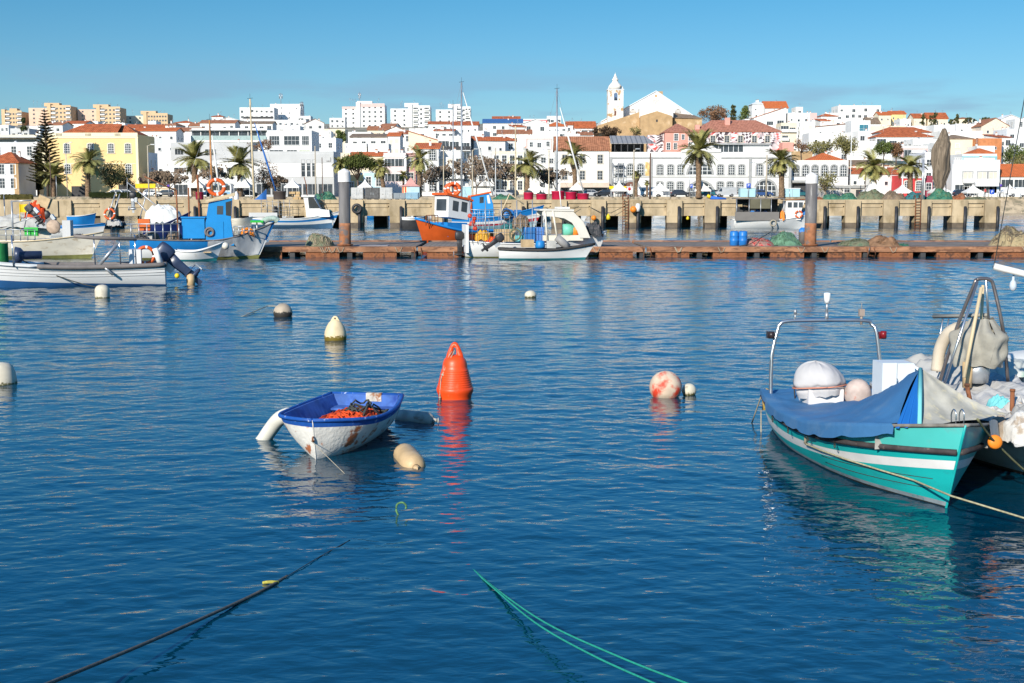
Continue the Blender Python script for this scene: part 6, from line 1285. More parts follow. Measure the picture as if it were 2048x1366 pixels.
# ------------------------------------------------------------------ gear on the quay
TUB = mat('crimson_plastic_tub', (.42, .01, .05), .45, .1, 2); NG = lambda n, c, d: mat(n, c, .95, .5, 3, bump=.08, bscale=11, dirt=d, dscale=3, dth=.5)
NETG = NG('green_net', (.05, .20, .13), (.10, .17, .09)); NETO = NG('olive_net', (.20, .20, .12), (.11, .15, .09)); NETR = NG('orange_net', (.40, .14, .06), (.25, .12, .07)); NETD = NG('dark_net', (.05, .055, .06), (.1, .09, .09)); NETB = NG('brown_net', (.28, .20, .13), (.14, .11, .08)); NETP = NG('tan_net', (.42, .33, .18), (.3, .22, .12)); NETT = NG('teal_net', (.04, .19, .20), (.03, .06, .08))
NETRW = NG('red_dotted_net', (.42, .25, .2), (.5, .05, .05))
def heap(px, w_, h_, Y, m, label, z0=QT, d=1.2, seed=0, name='fishing_net', cat='net', strands=26, sm_=None):
    p = at(px, 400, Y); W = w_ * Y / 2600; H_ = h_ * Y / 2600; rt = thing(name, label, cat, (p.x, Y, z0)); mb = MB()
    def f(u, v):
        x = (u - .5) * W * 1.1; y = (v - .5) * d * 1.2; r = (2 * u - 1) ** 2 + (2 * v - 1) ** 2
        z = H_ * max(0, 1 - r ** 1.4) ** .8; z *= .78 + .55 * noise.noise((x * 1.3 + seed, y * 1.3, seed * 2.)); z += .10 * noise.noise((x * 5, y * 5, seed)) * min(1, max(0, 1.1 - r)) * min(1, H_)
        return (x, y, max(-.01, z))
    mb.grid(f, 40, 16); mb.build('net_heap', m, rt); mb = MB()
    for i in range(strands):
        u = ru(.12, .88); v = ru(.1, .7); pts = []
        for k in range(10): u = min(.97, max(.03, u + ru(-.06, .06))); v = min(.97, max(.03, v + ru(-.08, .08))); q = f(u, v); pts.append((q[0], q[1], q[2] + .03))
        mb.tube(catmull(pts, 2), .018 if Y < 100 else .03, 3)
    o = mb.build('net_strands', sm_ or m, rt); o['kind'] = 'stuff'; return rt
for i, (px, w_, h_, m, lab) in enumerate([(650, 44, 16, NETG, 'green net heap left of the near left pile'), (1008, 46, 10, NETG, 'flat green net heap left of the red tubs'), (1160, 40, 6, NETG, 'thin green net strip right of the red tubs'), (1663, 36, 14, NETG, 'small green net heap just right of the near right pile'), (1695, 34, 15, NETG, 'second green net heap right of the near right pile'),
        (1742, 56, 22, NETO, 'large olive green net heap'), (1787, 44, 18, NETB, 'brown net and rope heap right of the olive heap'), (1832, 46, 15, NETT, 'dark teal net heap with black floats'), (1879, 48, 22, NETG, 'tall green net heap at the foot of the hanging net'), (1916, 30, 12, NETR, 'orange net heap on the quay'), (1950, 44, 6, NETO, 'low grey green net strip at the right end of the quay'), (1636, 16, 6, NETR, 'small orange net scrap behind the near right pile')]):
    heap(px, w_, h_, 142.5 + (i % 2) * 1.5, m, lab, seed=i + 1, d=2)
def tub(px, yt, hw, label, m=TUB, fill=NETD, Y=141.6, yb=400):
    p = at(px, yt, Y); r = hw * Y / 2600; h_ = p.z - QT; rt = thing('tub', label, 'tub', (p.x, Y, QT + .0), 0, 'crimson plastic tubs on the quay' if m is TUB else None)
    mb = MB(); mb.lathe([(r * .9, 0.02), (r * .93, .1), (r * .98, h_ * .85), (r * 1.03, h_ * .88), (r * 1.03, h_), (r * .97, h_), (r * .94, h_ - .15), (.02, h_ - .16)], 20); mb.build('barrel', m, rt)
    if fill:
        mb = MB(); mb.grid(lambda u, v: (r * .95 * v * math.cos(6.2832 * u), r * .95 * v * math.sin(6.2832 * u), h_ - .12 + .36 * (1 - v) ** .5 + .15 * noise.noise((4 * math.cos(6.2832 * u) * v, 4 * math.sin(6.2832 * u) * v, px * .1))), 20, 5); mb.build('net_filling', fill, rt)
tub(1057, 385, 10, 'leftmost of the crimson tubs, filled with dark net'); tub(1083, 388, 11, 'second crimson tub from the left, low and wide'); tub(1116, 382, 13, 'tallest crimson tub, in the middle of the row', fill=None); tub(1142, 384, 11, 'crimson tub heaped with dark net, second from the right'); tub(1166, 387, 12, 'rightmost crimson tub, empty', fill=None)
tub(399, 384, 8, 'dark red tub behind the orange mast boat', mat('dark_red_tub', (.25, .01, .04), .5), None); tub(559, 382, 13, 'wide dark brown tub holding the foot of a furled blue sail', mat('brown_black_tub', (.07, .055, .05), .6), None)
# metal containers
def contain(px, y, hw, m, label):
    a = at(px, y, 141.5); W = hw * 141.5 / 2600; h_ = a.z - QT; rt = thing('metal_locker', label, 'locker', (a.x, 141.5, QT))
    mb = MB(); mb.box(-W, W, 0, 1.6, .12, h_); mb.box(-W * .75, -W * .3, .1, 1.5, 0, .12); mb.box(W * .3, W * .75, .1, 1.5, 0, .12); mb.build('box', m, rt)
    for s in (-1, 1): mb = MB(); mb.box(min(s * .03, s * W * .93), max(s * .03, s * W * .93), -.03, -.002, .2, h_ - .1); mb.build('door', m, rt); mb = MB(); mb.box(s * W * .15 - .02, s * W * .15 + .02, -.05, -.03, h_ * .4, h_ * .6); mb.build('door_handle', METAL, rt)
GALV = mat('pale_scratched_metal', (.45, .45, .44), .6, .2, 3, metal=.2, dirt=(.28, .27, .26), dscale=3, dth=.6)
contain(714, 375, 12, GALV, 'pale grey metal locker nearest the left mooring pile'); contain(744, 375, 14, mat('dark_scratched_metal', (.09, .09, .09), .6, .4, 4), 'dark scratched metal locker between two pale ones'); contain(772, 375, 12.5, GALV, 'pale grey metal locker right of the dark one')
contain(799, 386, 12, mat('grey_mesh', (.22, .25, .27), .7), 'low grey mesh bin right of the lockers'); contain(823, 385, 13, mat('blue_mesh', (.22, .36, .45), .7), 'low blue grey mesh bin below the striped booth')
# wooden crates under the tent
p = at(588, 390, 143); rt = thing('crate_pile', 'pile of pale wooden crates with net on top below the tent', 'crates', (p.x, 143, QT)); CW = mat('raw_crate_wood', (.52, .36, .18), .85, .3, 6, dirt=(.2, .12, .06), dscale=6, dth=.55)
for k in range(9): mb = MB(); mb.cb((ru(-.7, .7), ru(-.2, .2), .18 + .3 * (k // 3)), (.55, .5, .26), 0, ru(-.4, .4)); mb.build('crate', CW, rt)
# gas bottles, buoys, bollards and hung floats on the quay
def small(px, yb, Y, prof, m, label, name, cat, z0=QT): p = at(px, 400, Y); mb = MB(); mb.lathe(prof, 14); return tag(mb.build(name, m, None, (p.x, Y, z0)), label, cat)
small(463, 400, 141, [(.24, 0), (.27, .1), (.2, .3), (.1, .5), (.1, .65), (.03, .7)], WHITE, 'white topped bollard left of the second tent foot', 'bollard', 'bollard')
small(473, 400, 141, [(.22, 0), (.24, .1), (.24, .6), (.12, .8), (.05, .95)], WHITE, 'white gas bottle beside the bollard', 'gas_bottle', 'bottle')
FO = mat('orange_float', (.75, .22, .02), .5); FY = mat('yellow_float', (.75, .55, .02), .5)
q = at(1267, 419, 138.9); small(1267, 0, 138.9, sph(.36, 0), FO, 'orange ball float hung on the quay pier near the ladder', 'float', 'float', q.z)
q = at(1186, 432, 138.9); small(1188, 0, 138.9, sph(.28, 0), FO, 'orange ball float hung behind the canopy boat', 'float', 'float', at(1188, 436, 138.9).z)
small(1217, 0, 138.4, [(.02, -.3), (.2, -.25), (.22, 0), (.15, .2), (.05, .35)], FY, 'yellow float under the quay left of the ladder', 'float', 'float', at(1217, 434, 138.4).z)
small(1376, 0, 138.4, [(.02, -.2), (.15, -.15), (.16, 0), (.05, .2)], FY, 'small yellow float on a line under the quay', 'float', 'float', at(1374, 436, 138.4).z)
o = small(1276, 0, 139.0, [(.01, -.45), (.2, -.4), (.28, 0), (.2, .4), (.01, .45)], WHITE, 'white oval fender hung on the quay right of the orange float', 'fender', 'fender', at(1276, 415, 139).z)
p = at(1432, 397, 141); mb = MB(); mb.tube([(-.6, 0, .25), (1.1, 0, .12)], [.22, .1], 8); mb.build; t = thing('blue_roll', 'rolled blue sail with yellow end lying on the quay under the palm', 'sail', (p.x, 141, QT)); mb.build('roll', mat('roll_blue', (.02, .12, .5), .7), t); mb = MB(); mb.tube([(-.95, 0, .5), (-.6, 0, .3)], [.16, .2], 8); mb.build('end', FY, t)
# net hung from a tall post
p = at(1880, 390, 144); rt = thing('hanging_net', 'huge grey brown net hung from a hoist, narrow at both ends, over the quay', 'net', (p.x, 144, QT))
P = [(398, 2), (385, 4), (372, 7), (355, 12), (340, 14.5), (320, 15.5), (300, 15.5), (288, 14), (275, 9), (265, 6), (257, 3)]; rings = []; k = 64
for y, hw in P:
    z = at(1880, y, 144).z - QT; r = hw * 144 / 2600 * 1.05; rings.append([(((-1 if y > 340 else 0) * .2 + (.12 if y < 290 else 0)) + r * (1 + .20 * math.sin(3 * a + z * .7) + .14 * math.sin(7 * a + z * .3) + .10 * math.sin(11 * a + 1)) * math.cos(a) + .12 * math.sin(z * 1.1), r * .7 * (1 + .16 * math.sin(5 * a + z * .4) + .1 * math.sin(9 * a)) * math.sin(a), z) for a in [2 * PI * i / k for i in range(k)]])
mb = MB(); mb.loft(rings, 0, True); mb.build('net_bundle', mat('hung_net', (.20, .155, .11), .95, .35, 2.0, bump=.08, bscale=6, stretch=(2.2, 2.2, .2), dirt=(.11, .085, .06), dscale=2.2, dth=.5), rt)
mb = MB(); mb.tube([(.9, .6, 0), (.3, .2, at(1880, 255, 144).z - QT)], .06, 6); mb.build('hoist_pole', METAL, rt)

# ------------------------------------------------------------------ people, one skinned surface each
def person(px, Y, label, top, legs, pose=0, z0=3.12, rz=0):
    me = bpy.data.meshes.new('body'); s = pose
    V = [(0, 0, .95), (0, 0, 1.25), (0, 0, 1.45), (0, -.02, 1.58), (0, -.03, 1.70), (-.17, 0, 1.42), (-.24, .02, 1.15), (-.22, -.1 * s, .9), (.17, 0, 1.42), (.25, 0, 1.15), (.23, .1, .9), (-.09, 0, .9), (-.10, -.06 * s, .5), (-.1, .05, .06), (-.1, -.12, .03), (.09, 0, .9), (.10, .1 * s, .5), (.11, .0, .06), (.11, -.15, .03)]
    E = [(0, 1), (1, 2), (2, 3), (3, 4), (2, 5), (5, 6), (6, 7), (2, 8), (8, 9), (9, 10), (0, 11), (11, 12), (12, 13), (13, 14), (0, 15), (15, 16), (16, 17), (17, 18)]
    me.from_pydata(V, E, []); rad = [.15, .15, .15, .06, .10, .06, .045, .035, .06, .045, .035, .09, .06, .045, .04, .09, .06, .045, .04]
    o = bpy.data.objects.new('body', me); COL.objects.link(o); m = o.modifiers.new('s', 'SKIN'); 
    for i, r in enumerate(rad): me.skin_vertices[0].data[i].radius = (r, r * .8)
    me.skin_vertices[0].data[0].use_root = True; o.modifiers.new('b', 'SUBSURF').levels = 1
    dg = bpy.context.evaluated_depsgraph_get(); m2 = bpy.data.meshes.new_from_object(o.evaluated_get(dg)); bpy.data.objects.remove(o)
    sk = mat('skin_tone', (.50, .30, .21), .6); m2.materials.clear(); [m2.materials.append(x) for x in (sk, top, legs)]
    for f in m2.polygons: z = f.center.z; f.material_index = 2 if z < .97 and abs(f.center.x) < .2 else (1 if .93 < z < 1.5 or (z > .9 and abs(f.center.x) > .2) else 0); f.use_smooth = True
    p = at(px, 392, Y); rt = thing('person', label, 'person', (p.x, Y, z0), rz); o2 = link('body', m2, rt)
    mb = MB(); mb.lathe([(.11, -.02), (.125, .04), (.10, .1), (.03, .14)], 12, (0, .01, 1.70)); mb.build('hair', DARK, rt)
DK = mat('dark_clothes', (.03, .03, .035), .9); RC = mat('red_jacket', (.5, .04, .04), .9); GC = mat('grey_clothes', (.2, .2, .22), .9)
person(1258.5 - 8, 263, 'person in dark clothes standing right of the scaffolding tent', DK, DK, .5); person(2023, 263, 'person in dark clothes under the rightmost tent', DK, GC, 0); person(1970, 263, 'person in a red top beside the right apartment house', RC, DK, .3)
person(1418, 263, 'person in a yellow green vest near the palm tent', FY, DK, .2)
# ------------------------------------------------------------------ near right: turquoise boat
random.seed(31)
TEAL = mat('turquoise_boat_paint', (.01, .40, .38), .42, .12, 1.8, spec=.5, dirt=(.02, .30, .31), dscale=3, dth=.55, dw=.15, stretch=(1, 1, 3))
TEALL = mat('light_turquoise_paint', (.08, .52, .47), .45, .10, 1.5, dirt=(.12, .45, .42), dscale=3, dth=.58, dw=.1)
GBOT = mat('grey_chalky_bottom', (.23, .27, .29), .6, .25, 5, dirt=(.02, .2, .2), dscale=4, dth=.6)
WSTR = mat('white_hull_stripe', (.72, .70, .67), .5, .08, 4, dirt=(.4, .45, .42), dscale=8, dth=.64)
NEARB = mat('black_waterline_growth', (.02, .022, .02), .6, .3, 6)
rt, LL = boat('turquoise wooden fishing boat with white stripe and blue tarpaulin', (4.62, 19.3), (4.91, 13.9), 'fishing boat', 'fishing_boat')
h = Hull(LL, 2.14, .60, .57, 1.02, dr=.34, tw=.80, rake=.58, sm=.45, p=3.6, v0=.0, v1=.78, th=.06, sp=.30, ky=.36)
h.outer([(0, 5), ((.04, .02), 4), ((.13, .07), 0), ((.18, .47), 1), ((.46, .575), 0), ((.86, .68), 2)], [TEAL, WSTR, TEALL, BLACK, GBOT, NEARB], rt, 30, 30)
h.inner(mat('faded_inner_turquoise', (.12, .34, .33), .7, .2, 4), rt, .15, 24)
RUB = mat('scuffed_black_rubber', (.055, .045, .045), .75, .4, 6, dirt=(.16, .12, .1), dscale=14, dth=.62)
h.rail(RUB, rt, .036, (.86, .68), 'rub_rail', n=34, out=.02); h.rail(mat('worn_gunwale_cap', (.22, .20, .17), .8, .4, 8), rt, .022, 1.0, 'gunwale', n=10, u0=.87)
h.deck(mat('worn_grey_foredeck', (.36, .34, .31), .8, .3, 4), rt, .86, .995, -.03)
mb = MB(); mb.tube([h.pt(1, -.6 + .16 * i, 1) for i in range(11)], .016, 6); mb.build('stem_post', TEAL, rt)
def seam(h, root, t, u0, u1, m, name='plank_seam'):
    mb = MB(); mb.tube([h.pt(u0 + (u1 - u0) * i / 14, t, -1) + Vector((0, -.004, 0)) for i in range(15)], .005, 3); return mb.build(name, m, root)
for t_ in (.2, .33): seam(h, rt, t_, .62, .965, DARK)
# tarpaulin: ridge line sags aft and climbs to a peak forward
TARP = mat('blue_tarpaulin', (.045, .15, .31), .6, .15, 1.2, dirt=(.10, .19, .31), dscale=1.8, dth=.52, dw=.2, bump=.012, bscale=7)
def ridge(x):
    P = [(0, .70), (.7, .60), (1.3, .60), (2.0, .76), (3.0, 1.08), (3.8, 1.38), (4.05, 1.46), (5, 1.46)]
    for (a, za), (b, zb) in zip(P, P[1:]):
        if x <= b: q = (x - a) / (b - a); return za + (zb - za) * q
    return P[-1][1]
def atx(x, side):
    lo, hi = 0, 1
    for _ in range(12):
        m_ = (lo + hi) / 2
        if h.pt(m_, 1, side).x < x: lo = m_
        else: hi = m_
    return h.pt(hi, 1, side)
def tf(u, v):
    s = -1 if v < .5 else 1; q = abs(v - .5) * 2; w_ = 1 - q
    x = .02 + (4.05 + (.72 if s < 0 else .2) * min(1, q * 1.1)) * u; g = atx(x, s); z0 = g.z; zr = ridge(4.05 * u)
    yy = g.y * q ** .95; z = z0 + (zr - z0) * (w_ ** 1.05) - .10 * math.sin(PI * q) * max(0, zr - .55)
    if q > .86:
        d_ = (q - .86) / .14; yy = g.y + s * (.045 + .02 * d_); z = z0 + .03 - d_ * (.165 + .03 * math.sin(x * 1.9 + 1) - (.12 if x < .9 else 0) - .03 * math.sin(x * 5) ** 8)
    z += .012 * math.sin(x * 9 + q * 6) * w_ + .03 * noise.noise((x * 2.2, yy * 3, 0)) * min(1, w_ * 4) + .012 * noise.noise((x * 7, yy * 9, 4)) * min(1, w_ * 4)
    return (x, yy, z)
mb = MB(); mb.grid(tf, 80, 60); mb.build('tarpaulin', TARP, rt)
BRT = mat('bright_blue_tarp_flap', (.012, .13, .42), .55, .12, 2)
pk = Vector((4.08, 0, 1.46)); mb = MB()
def ff(u, v):
    a = atx(4.74, -1); b0 = Vector((4.74, a.y * .97, a.z - .02)); b1 = Vector((4.92, -.34, .93)); base = b0.lerp(b1, u); p = pk.lerp(base, v); w_ = math.sin(u * 16) * .035 * v
    return (p.x + w_ + .05 * v, p.y - .02, p.z)
mb.grid(ff, 24, 8); mb.build('tarp_front_flap', BRT, rt)
mb = MB()
def f2(u, v):
    b0 = Vector((4.93, -.32, .93)); b1 = Vector((4.35, .95, .98)); base = b0.lerp(b1, u) + Vector((0, .1 * math.sin(u * 3.1), -.02 * u)); p = pk.lerp(base, v)
    return (p.x + .03 * math.sin(u * 14) * v, p.y + .12 * math.sin(PI * v) * u, p.z - .12 * math.sin(PI * v))
mb.grid(f2, 22, 10); mb.build('net_cover', mat('pale_stained_net_cover', (.42, .40, .34), .85, .25, 2, dirt=(.60, .52, .33), dscale=2.4, dth=.54, dw=.15, stretch=(3, 3, .6)), rt)
mb = MB(); mb.tube([pk + Vector((.02, -.02, 0)), pk.lerp(Vector((4.95, -.33, .93)), 1)], .028, 5); mb.build('teal_edge', mat('aqua_cloth', (.16, .5, .5), .8), rt)
mb = MB(); pts = [h.pt(.80 + .02 * i, 1, 1) + Vector((0, .03, .02 - .05 * i)) for i in range(6)]
mb.grid(lambda u, v: tuple(h.pt(.62 + .30 * u, 1, 1) + Vector((0, .05 + .05 * v + .02 * math.sin(u * 12), .03 - .30 * v + .03 * math.sin(u * 9)))), 14, 4); mb.build('hanging_cloth', TARPG, rt)
# roll bar
yb = .80; BAR = mat('brushed_steel_tube', (.62, .61, .60), .28, .15, 4, metal=.9); mb = MB()
mb.tube(catmull([(.30, -yb - .02, .50), (.30, -yb - .02, 1.15), (.24, -yb + .08, 1.55), (.24, -yb + .10, 1.60), (.24, -yb + .22, 1.66), (.24, 0, 1.67), (.24, yb - .22, 1.66), (.24, yb - .12, 1.60), (.30, yb - .06, 1.45), (.34, yb + .04, .60)], 5), .028, 8); mb.build('roll_bar', BAR, rt)
lp = bpy.data.objects.new('mast_light', None); COL.objects.link(lp); lp.parent = rt
mb = MB(); mb.tube([(.24, 0, 1.68), (.24, 0, 1.78)], .028, 6); mb.tube([(.24, 0, 1.78), (.24, 0, 1.93)], .018, 6); mb.build('stem', METAL, lp)
mb = MB(); mb.lathe([(.035, 1.92), (.045, 1.97), (.05, 2.05), (.045, 2.07), (.01, 2.075)], 12, (.24, 0, 0)); mb.build('lamp', mat('white_plastic', (.8, .8, .76), .4), lp)
for s, m_ in ((-1, mat('green_black_lamp', (.03, .02, .02), .3)), (1, mat('dark_red_lamp', (.2, .01, .015), .3))):
    mb = MB(); mb.cb((.24, s * (yb + .035), 1.46 - (.02 if s > 0 else 0)), (.09, .10, .10)); mb.lathe([(.045, -.05), (.045, .05)], 10, (.31, s * (yb + .035), 1.46)); mb.build('side_light', m_, rt)
mb = MB(); mb.tube([(.24, -.47, 1.68), (.24, -.47, 1.76)], .016, 6); mb.tube([(.24, -.47, 1.76), (.24, -.47, 1.83)], .024, 6); mb.build('aerial', METAL, rt)
mb = MB(); mb.tube([(.24, .52, 1.60), (.24, .52, 1.75)], .02, 6); mb.cb((.24, .52, 1.78), (.06, .08, .1)); mb.tube([(.24, .52, 1.83), (.24, .52, 1.92)], .006, 4); mb.build('camera_mount', mat('rusty_lamp', (.3, .24, .2), .6), rt)
# covered engine, cabinet
ECOV = mat('grey_canvas_cover', (.50, .48, .47), .8, .12, 2, bump=.01, bscale=8)
mb = MB(); mb.cb((1.0, -.28, .62), (.50, .50, .34)); mb.build('engine_box', mat('off_white_box', (.66, .62, .60), .6, .1, 4), rt)
mb = MB()
def cov(u, v):
    a = 6.2832 * u; q = v; r = (.38 + .20 * q if q < .25 else .43 * math.sqrt(max(0, 1 - ((q - .25) / .75) ** 1.9))) * .84 * (1 + .05 * math.sin(4 * a + 1) + .035 * noise.noise((3 * math.cos(a), 3 * math.sin(a), q * 2)))
    z = .66 + .50 * q ** .85 + .05 * math.cos(a + .6) * (1 - q) + .03 * noise.noise((4 * math.cos(a) * q, 4 * math.sin(a), 3)); r *= 1 - .10 * math.exp(-((q - .22) / .06) ** 2)
    return (1.0 + r * math.cos(a), -.30 + r * 1.0 * math.sin(a) - .10 * (q - .3), z + .06 * math.sin(a) * (1 - q))
mb.grid(cov, 48, 26); mb.build('engine_cover', ECOV, rt)
mb = MB(); mb.tube([(1.0 + .375 * math.cos(a) * (1 + .05 * math.sin(4 * a + 1)), -.30 + .375 * math.sin(a) * (1 + .05 * math.sin(4 * a + 1)), .80 + .045 * math.cos(a + .6) + .05 * math.sin(a)) for a in [2 * PI * k / 30 for k in range(31)]], .011, 4); mb.tube([(1.3, .05, .8), (1.36, .1, .62), (1.3, .16, .5)], .011, 4); mb.build('tie_cord', mat('faded_orange_cord', (.55, .22, .14), .8), rt)
mb = MB(); mb.lathe(sph(.19, 0, 10, 1.15), 16, (1.25, .17, .72)); mb.build('wrapped_bundle', mat('pinkish_wrapped_bundle', (.50, .40, .35), .8, .3, 5, dirt=(.5, .1, .04), dscale=6, dth=.62), rt)
for k in range(3): mb = MB(); mb.tube([(.7 + .02 * k, -.56 + .09 * k, .45), (.72 + .02 * k, -.60 + .1 * k, .85)], .013, 4); mb.build('rod', DARK, rt)
cab = bpy.data.objects.new('cabinet', None); COL.objects.link(cab); cab.parent = rt
WCB = mat('white_plastic_cabinet', (.62, .66, .68), .5, .06, 3)
mb = MB(); mb.box(1.75, 2.15, .20, .62, .60, 1.27); mb.build('box', WCB, cab); mb = MB(); mb.box(2.15, 2.18, .19, .385, .62, 1.28); mb.box(2.15, 2.175, .395, .63, .62, 1.26); mb.build('door', WCB, cab); mb = MB(); mb.tube([(2.2, .38, .85), (2.22, .38, .88), (2.22, .38, 1.05), (2.2, .38, 1.08)], .008, 5); mb.build('door_handle', STEEL, cab)
mb = MB(); mb.tube([(1.85, .66, 1.2), (1.9, .75, 1.12), (1.9, .8, .95)], [.05, .09, .06], 8); mb.build('white_bag', mat('white_plastic', (.8, .8, .76)), rt)
# cleats, lashings
for u in (.30, .47, .62, .75):
    p = h.pt(u, 1, -1); q = h.pt(u, .86 - .18 * u, -1); mb = MB(); mb.tube([p + Vector((0, -.04, -.1)), q + Vector((0, -.07, .02)), q + Vector((0.03, -.07, -.05))], .008, 4); mb.torus(tuple(q + Vector((0, -.06, -.06))), .028, .006, 'Y', 10, 5); mb.build('lashing', DROPE, rt)
mb = MB()
for x in (0, .09): mb.tube(catmull([(5.08, -.02 + x, 1.0), (5.10, -.03 + x, 1.1), (5.14, -.02 + x, 1.15), (5.18, -.01 + x, 1.1), (5.18, -.01 + x, 1.0)], 4), .008, 5)
mb.build('bow_cleat', STEEL, rt)
mb = MB(); mb.tube([(.02, -.80, .62), (.0, -.85, .45), (.03, -.85, .3)], .03, 6); mb.build('rope_wrap', mat('yellow_orange_rope_wrap', (.55, .35, .08), .8, .4, 20), rt)
W = rt.matrix_basis if 0 else Matrix.Translation(rt.location) @ Matrix.Rotation(rt.rotation_euler[2], 4, 'Z')
p = W @ (h.pt(.56, .50, -1) + Vector((0, -.04, 0)))
top = W @ (h.pt(.56, 1, -1) + Vector((0, -.05, -.08)))
mb = MB(); mb.tube([top, p + Vector((0, 0, .12)), p], .02, 6); tag(mb.build('rope_strop', ROPE), 'short pale rope strop hanging on the side of the turquoise boat', 'rope')
rope('long pale mooring rope from the turquoise boat side crossing in front of its bow', [p] + [W @ (h.pt(a_, b_, -1) + Vector((0, -.035, 0))) for a_, b_ in ((.65, .47), (.75, .42), (.85, .35), (.93, .28))] + [at(1903, 992, 13.75), on(2048, 1036, .12), on(2300, 1110, .05)], .012, mat('yellowish_mooring_rope', (.34, .31, .19), .8, .3, 30), sag=.0)
rope('taut thin rope from the stern of the turquoise boat down to the water, upper one', [W @ Vector((.02, -.86, .62)), on(1503, 848, -.02)], .011, ROPE, seg=3)
rope('short thin rope below the stern of the turquoise boat', [W @ Vector((.05, -.9, .3)), on(1522, 868, -.02)], .010, ROPE, seg=3)
q = on(1990, 884, .72); mb = MB(); mb.lathe([(.02, -.04), (.07, -.035), (.085, 0), (.07, .035), (.02, .04)], 16, M=Matrix.Translation((0, 0, 0)) @ Matrix.Rotation(R(80), 4, 'X')); tag(mb.build('float', FO, None, tuple(q)), 'small orange disc float at the bow of the turquoise boat', 'float')
rope('green grey mooring rope from the turquoise bow past the orange disc float', [at(1955, 838, 14.0), q, on(2060, 950, .25), on(2200, 1040, .0)], .013, mat('olive_rope', (.16, .16, .08), .8, .3, 30), sag=.01)
# ------------------------------------------------------------------ near right: cluttered boat beyond it
rt, LL = boat('cluttered white boat under grey tarpaulins with a tall tube frame, cut by the right edge', (6.30, 20.0), (6.98, 14.5), 'fishing boat', 'fishing_boat')
h2 = Hull(LL, 1.95, .62, .58, .95, dr=.3, tw=.8, rake=.4, sm=.45, p=2.4, v0=.2, v1=.95, th=.06)
h2.outer([(0, 1), (.06, 0)], [mat('stained_white_hull', (.58, .56, .53), .6, .15, 2, dirt=(.34, .30, .26), dscale=2.2, dth=.56, stretch=(1, 1, 2)), mat('brown_bottom', (.13, .06, .04), .7)], rt, 26, 16); h2.inner(GREYW, rt, .3, 20); h2.rail(RUB, rt, .04, .88, 'rub_rail', n=26, out=.02)
W2 = Matrix.Translation(rt.location) @ Matrix.Rotation(rt.rotation_euler[2], 4, 'Z'); I2 = W2.inverted()
def L2(px, py, Y): return I2 @ at(px, py, Y)
# waterline pods of tarps
def crumple(root, name, c, sx_, sy_, sz_, m, seed, amp=.16, fr=2.6):
    mb = MB()
    def f(u, v):
        x = (u - .5) * 2; y = (v - .5) * 2; r = (abs(x) ** 2.6 + abs(y) ** 2.6); z = max(0, 1 - r) ** .4
        n_ = noise.noise((x * fr + seed, y * fr, seed)) + .5 * noise.noise((x * fr * 2.3, y * fr * 2.3 + seed, seed)); rdg = 1 - abs(noise.noise((x * fr * .8 + 3, y * fr * 1.7 + seed, 2))) * 2
        return (c[0] + x * sx_, c[1] + y * sy_, c[2] + sz_ * (z * (.75 + .3 * rdg * .5) + amp * n_) )
    mb.grid(f, 42, 36); return mb.build(name, m, root)
WT = mat('dirty_white_tarp', (.48, .47, .45), .7, .2, 2, dirt=(.30, .31, .33), dscale=1.6, dth=.5, dw=.15, bump=.03, bscale=4, stretch=(1, 2.6, 1))
crumple(rt, 'tarpaulin', (2.6, 0, .50), 1.6, .95, .58, WT, 3, .26, 3.2); crumple(rt, 'tarpaulin', (1.1, .1, .7), .9, .9, .5, TARPG, 8, .2)
SK1 = mat('white_sack', (.56, .54, .50), .8, .25, 4, dirt=(.36, .29, .22), dscale=4, dth=.54, bump=.03, bscale=9); SK2 = mat('brown_sack', (.32, .26, .20), .9, .3, 5, bump=.02, bscale=12)
for i, (px, py, Y, s_, hh, m_) in enumerate([(1985, 832, 15.5, .26, .26, SK1), (2018, 842, 15.3, .28, .24, SK2), (2048, 850, 15.1, .3, .3, SK1), (2005, 800, 15.9, .2, .2, mat('aqua_cloth', (.16, .42, .40), .8)), (2078, 830, 15.2, .34, .3, TARPG), (2030, 815, 15.8, .24, .26, SK1)]):
    c = L2(px, py + 14, Y); crumple(rt, 'sack', (c.x, c.y, c.z - .1), s_, s_ * .9, hh * 1.3, m_, i * 3 + 1, .16, 2.0)
fr = bpy.data.objects.new('tube_frame', None); COL.objects.link(fr); fr.parent = rt
mb = MB(); A = L2(1953, 560, 17); B = L2(1980, 560, 17); mb.tube(catmull([L2(1877, 772, 17.4), L2(1912, 660, 17.2), L2(1947, 572, 17), L2(1953, 560, 17), L2(1966, 557, 17), L2(1980, 560, 17), L2(1988, 575, 17), L2(2006, 660, 17), L2(2016, 765, 17.3)], 5), .024, 8); mb.build('arch_tube', mat('bronze_grey_tube', (.30, .25, .23), .35, .2, 5, metal=.8), fr)
mb = MB(); mb.tube([L2(1889, 766, 16.6), L2(1955, 563, 16.9)], .018, 6); mb.tube([L2(1972, 558, 17), L2(1980, 680, 17.3)], .016, 6); mb.build('stay_tube', BAR, fr)
mb = MB(); mb.tube([L2(1928, 755, 16.7), L2(1963, 575, 16.9)], .025, 6); mb.tube([L2(1960, 700, 17.2), L2(1966, 570, 17.1)], .02, 6); mb.build('wooden_pole', PALEW, fr)
mb = MB(); a = L2(1866, 633, 18); b = L2(1977, 630, 17.2); mb.tube([a, b], .028, 4); mb.build('cross_plank', mat('grey_plank', (.28, .27, .24), .8), fr)
mb = MB(); mb.tube([L2(1886, 637, 17.9), L2(1868, 740, 18)], .012, 5); mb.tube([L2(1898, 637, 17.8), L2(1874, 745, 17.9)], .012, 5); mb.tube([L2(1915, 690, 17.2), L2(1895, 740, 17.2)], .01, 5); mb.build('brace', BAR, fr)
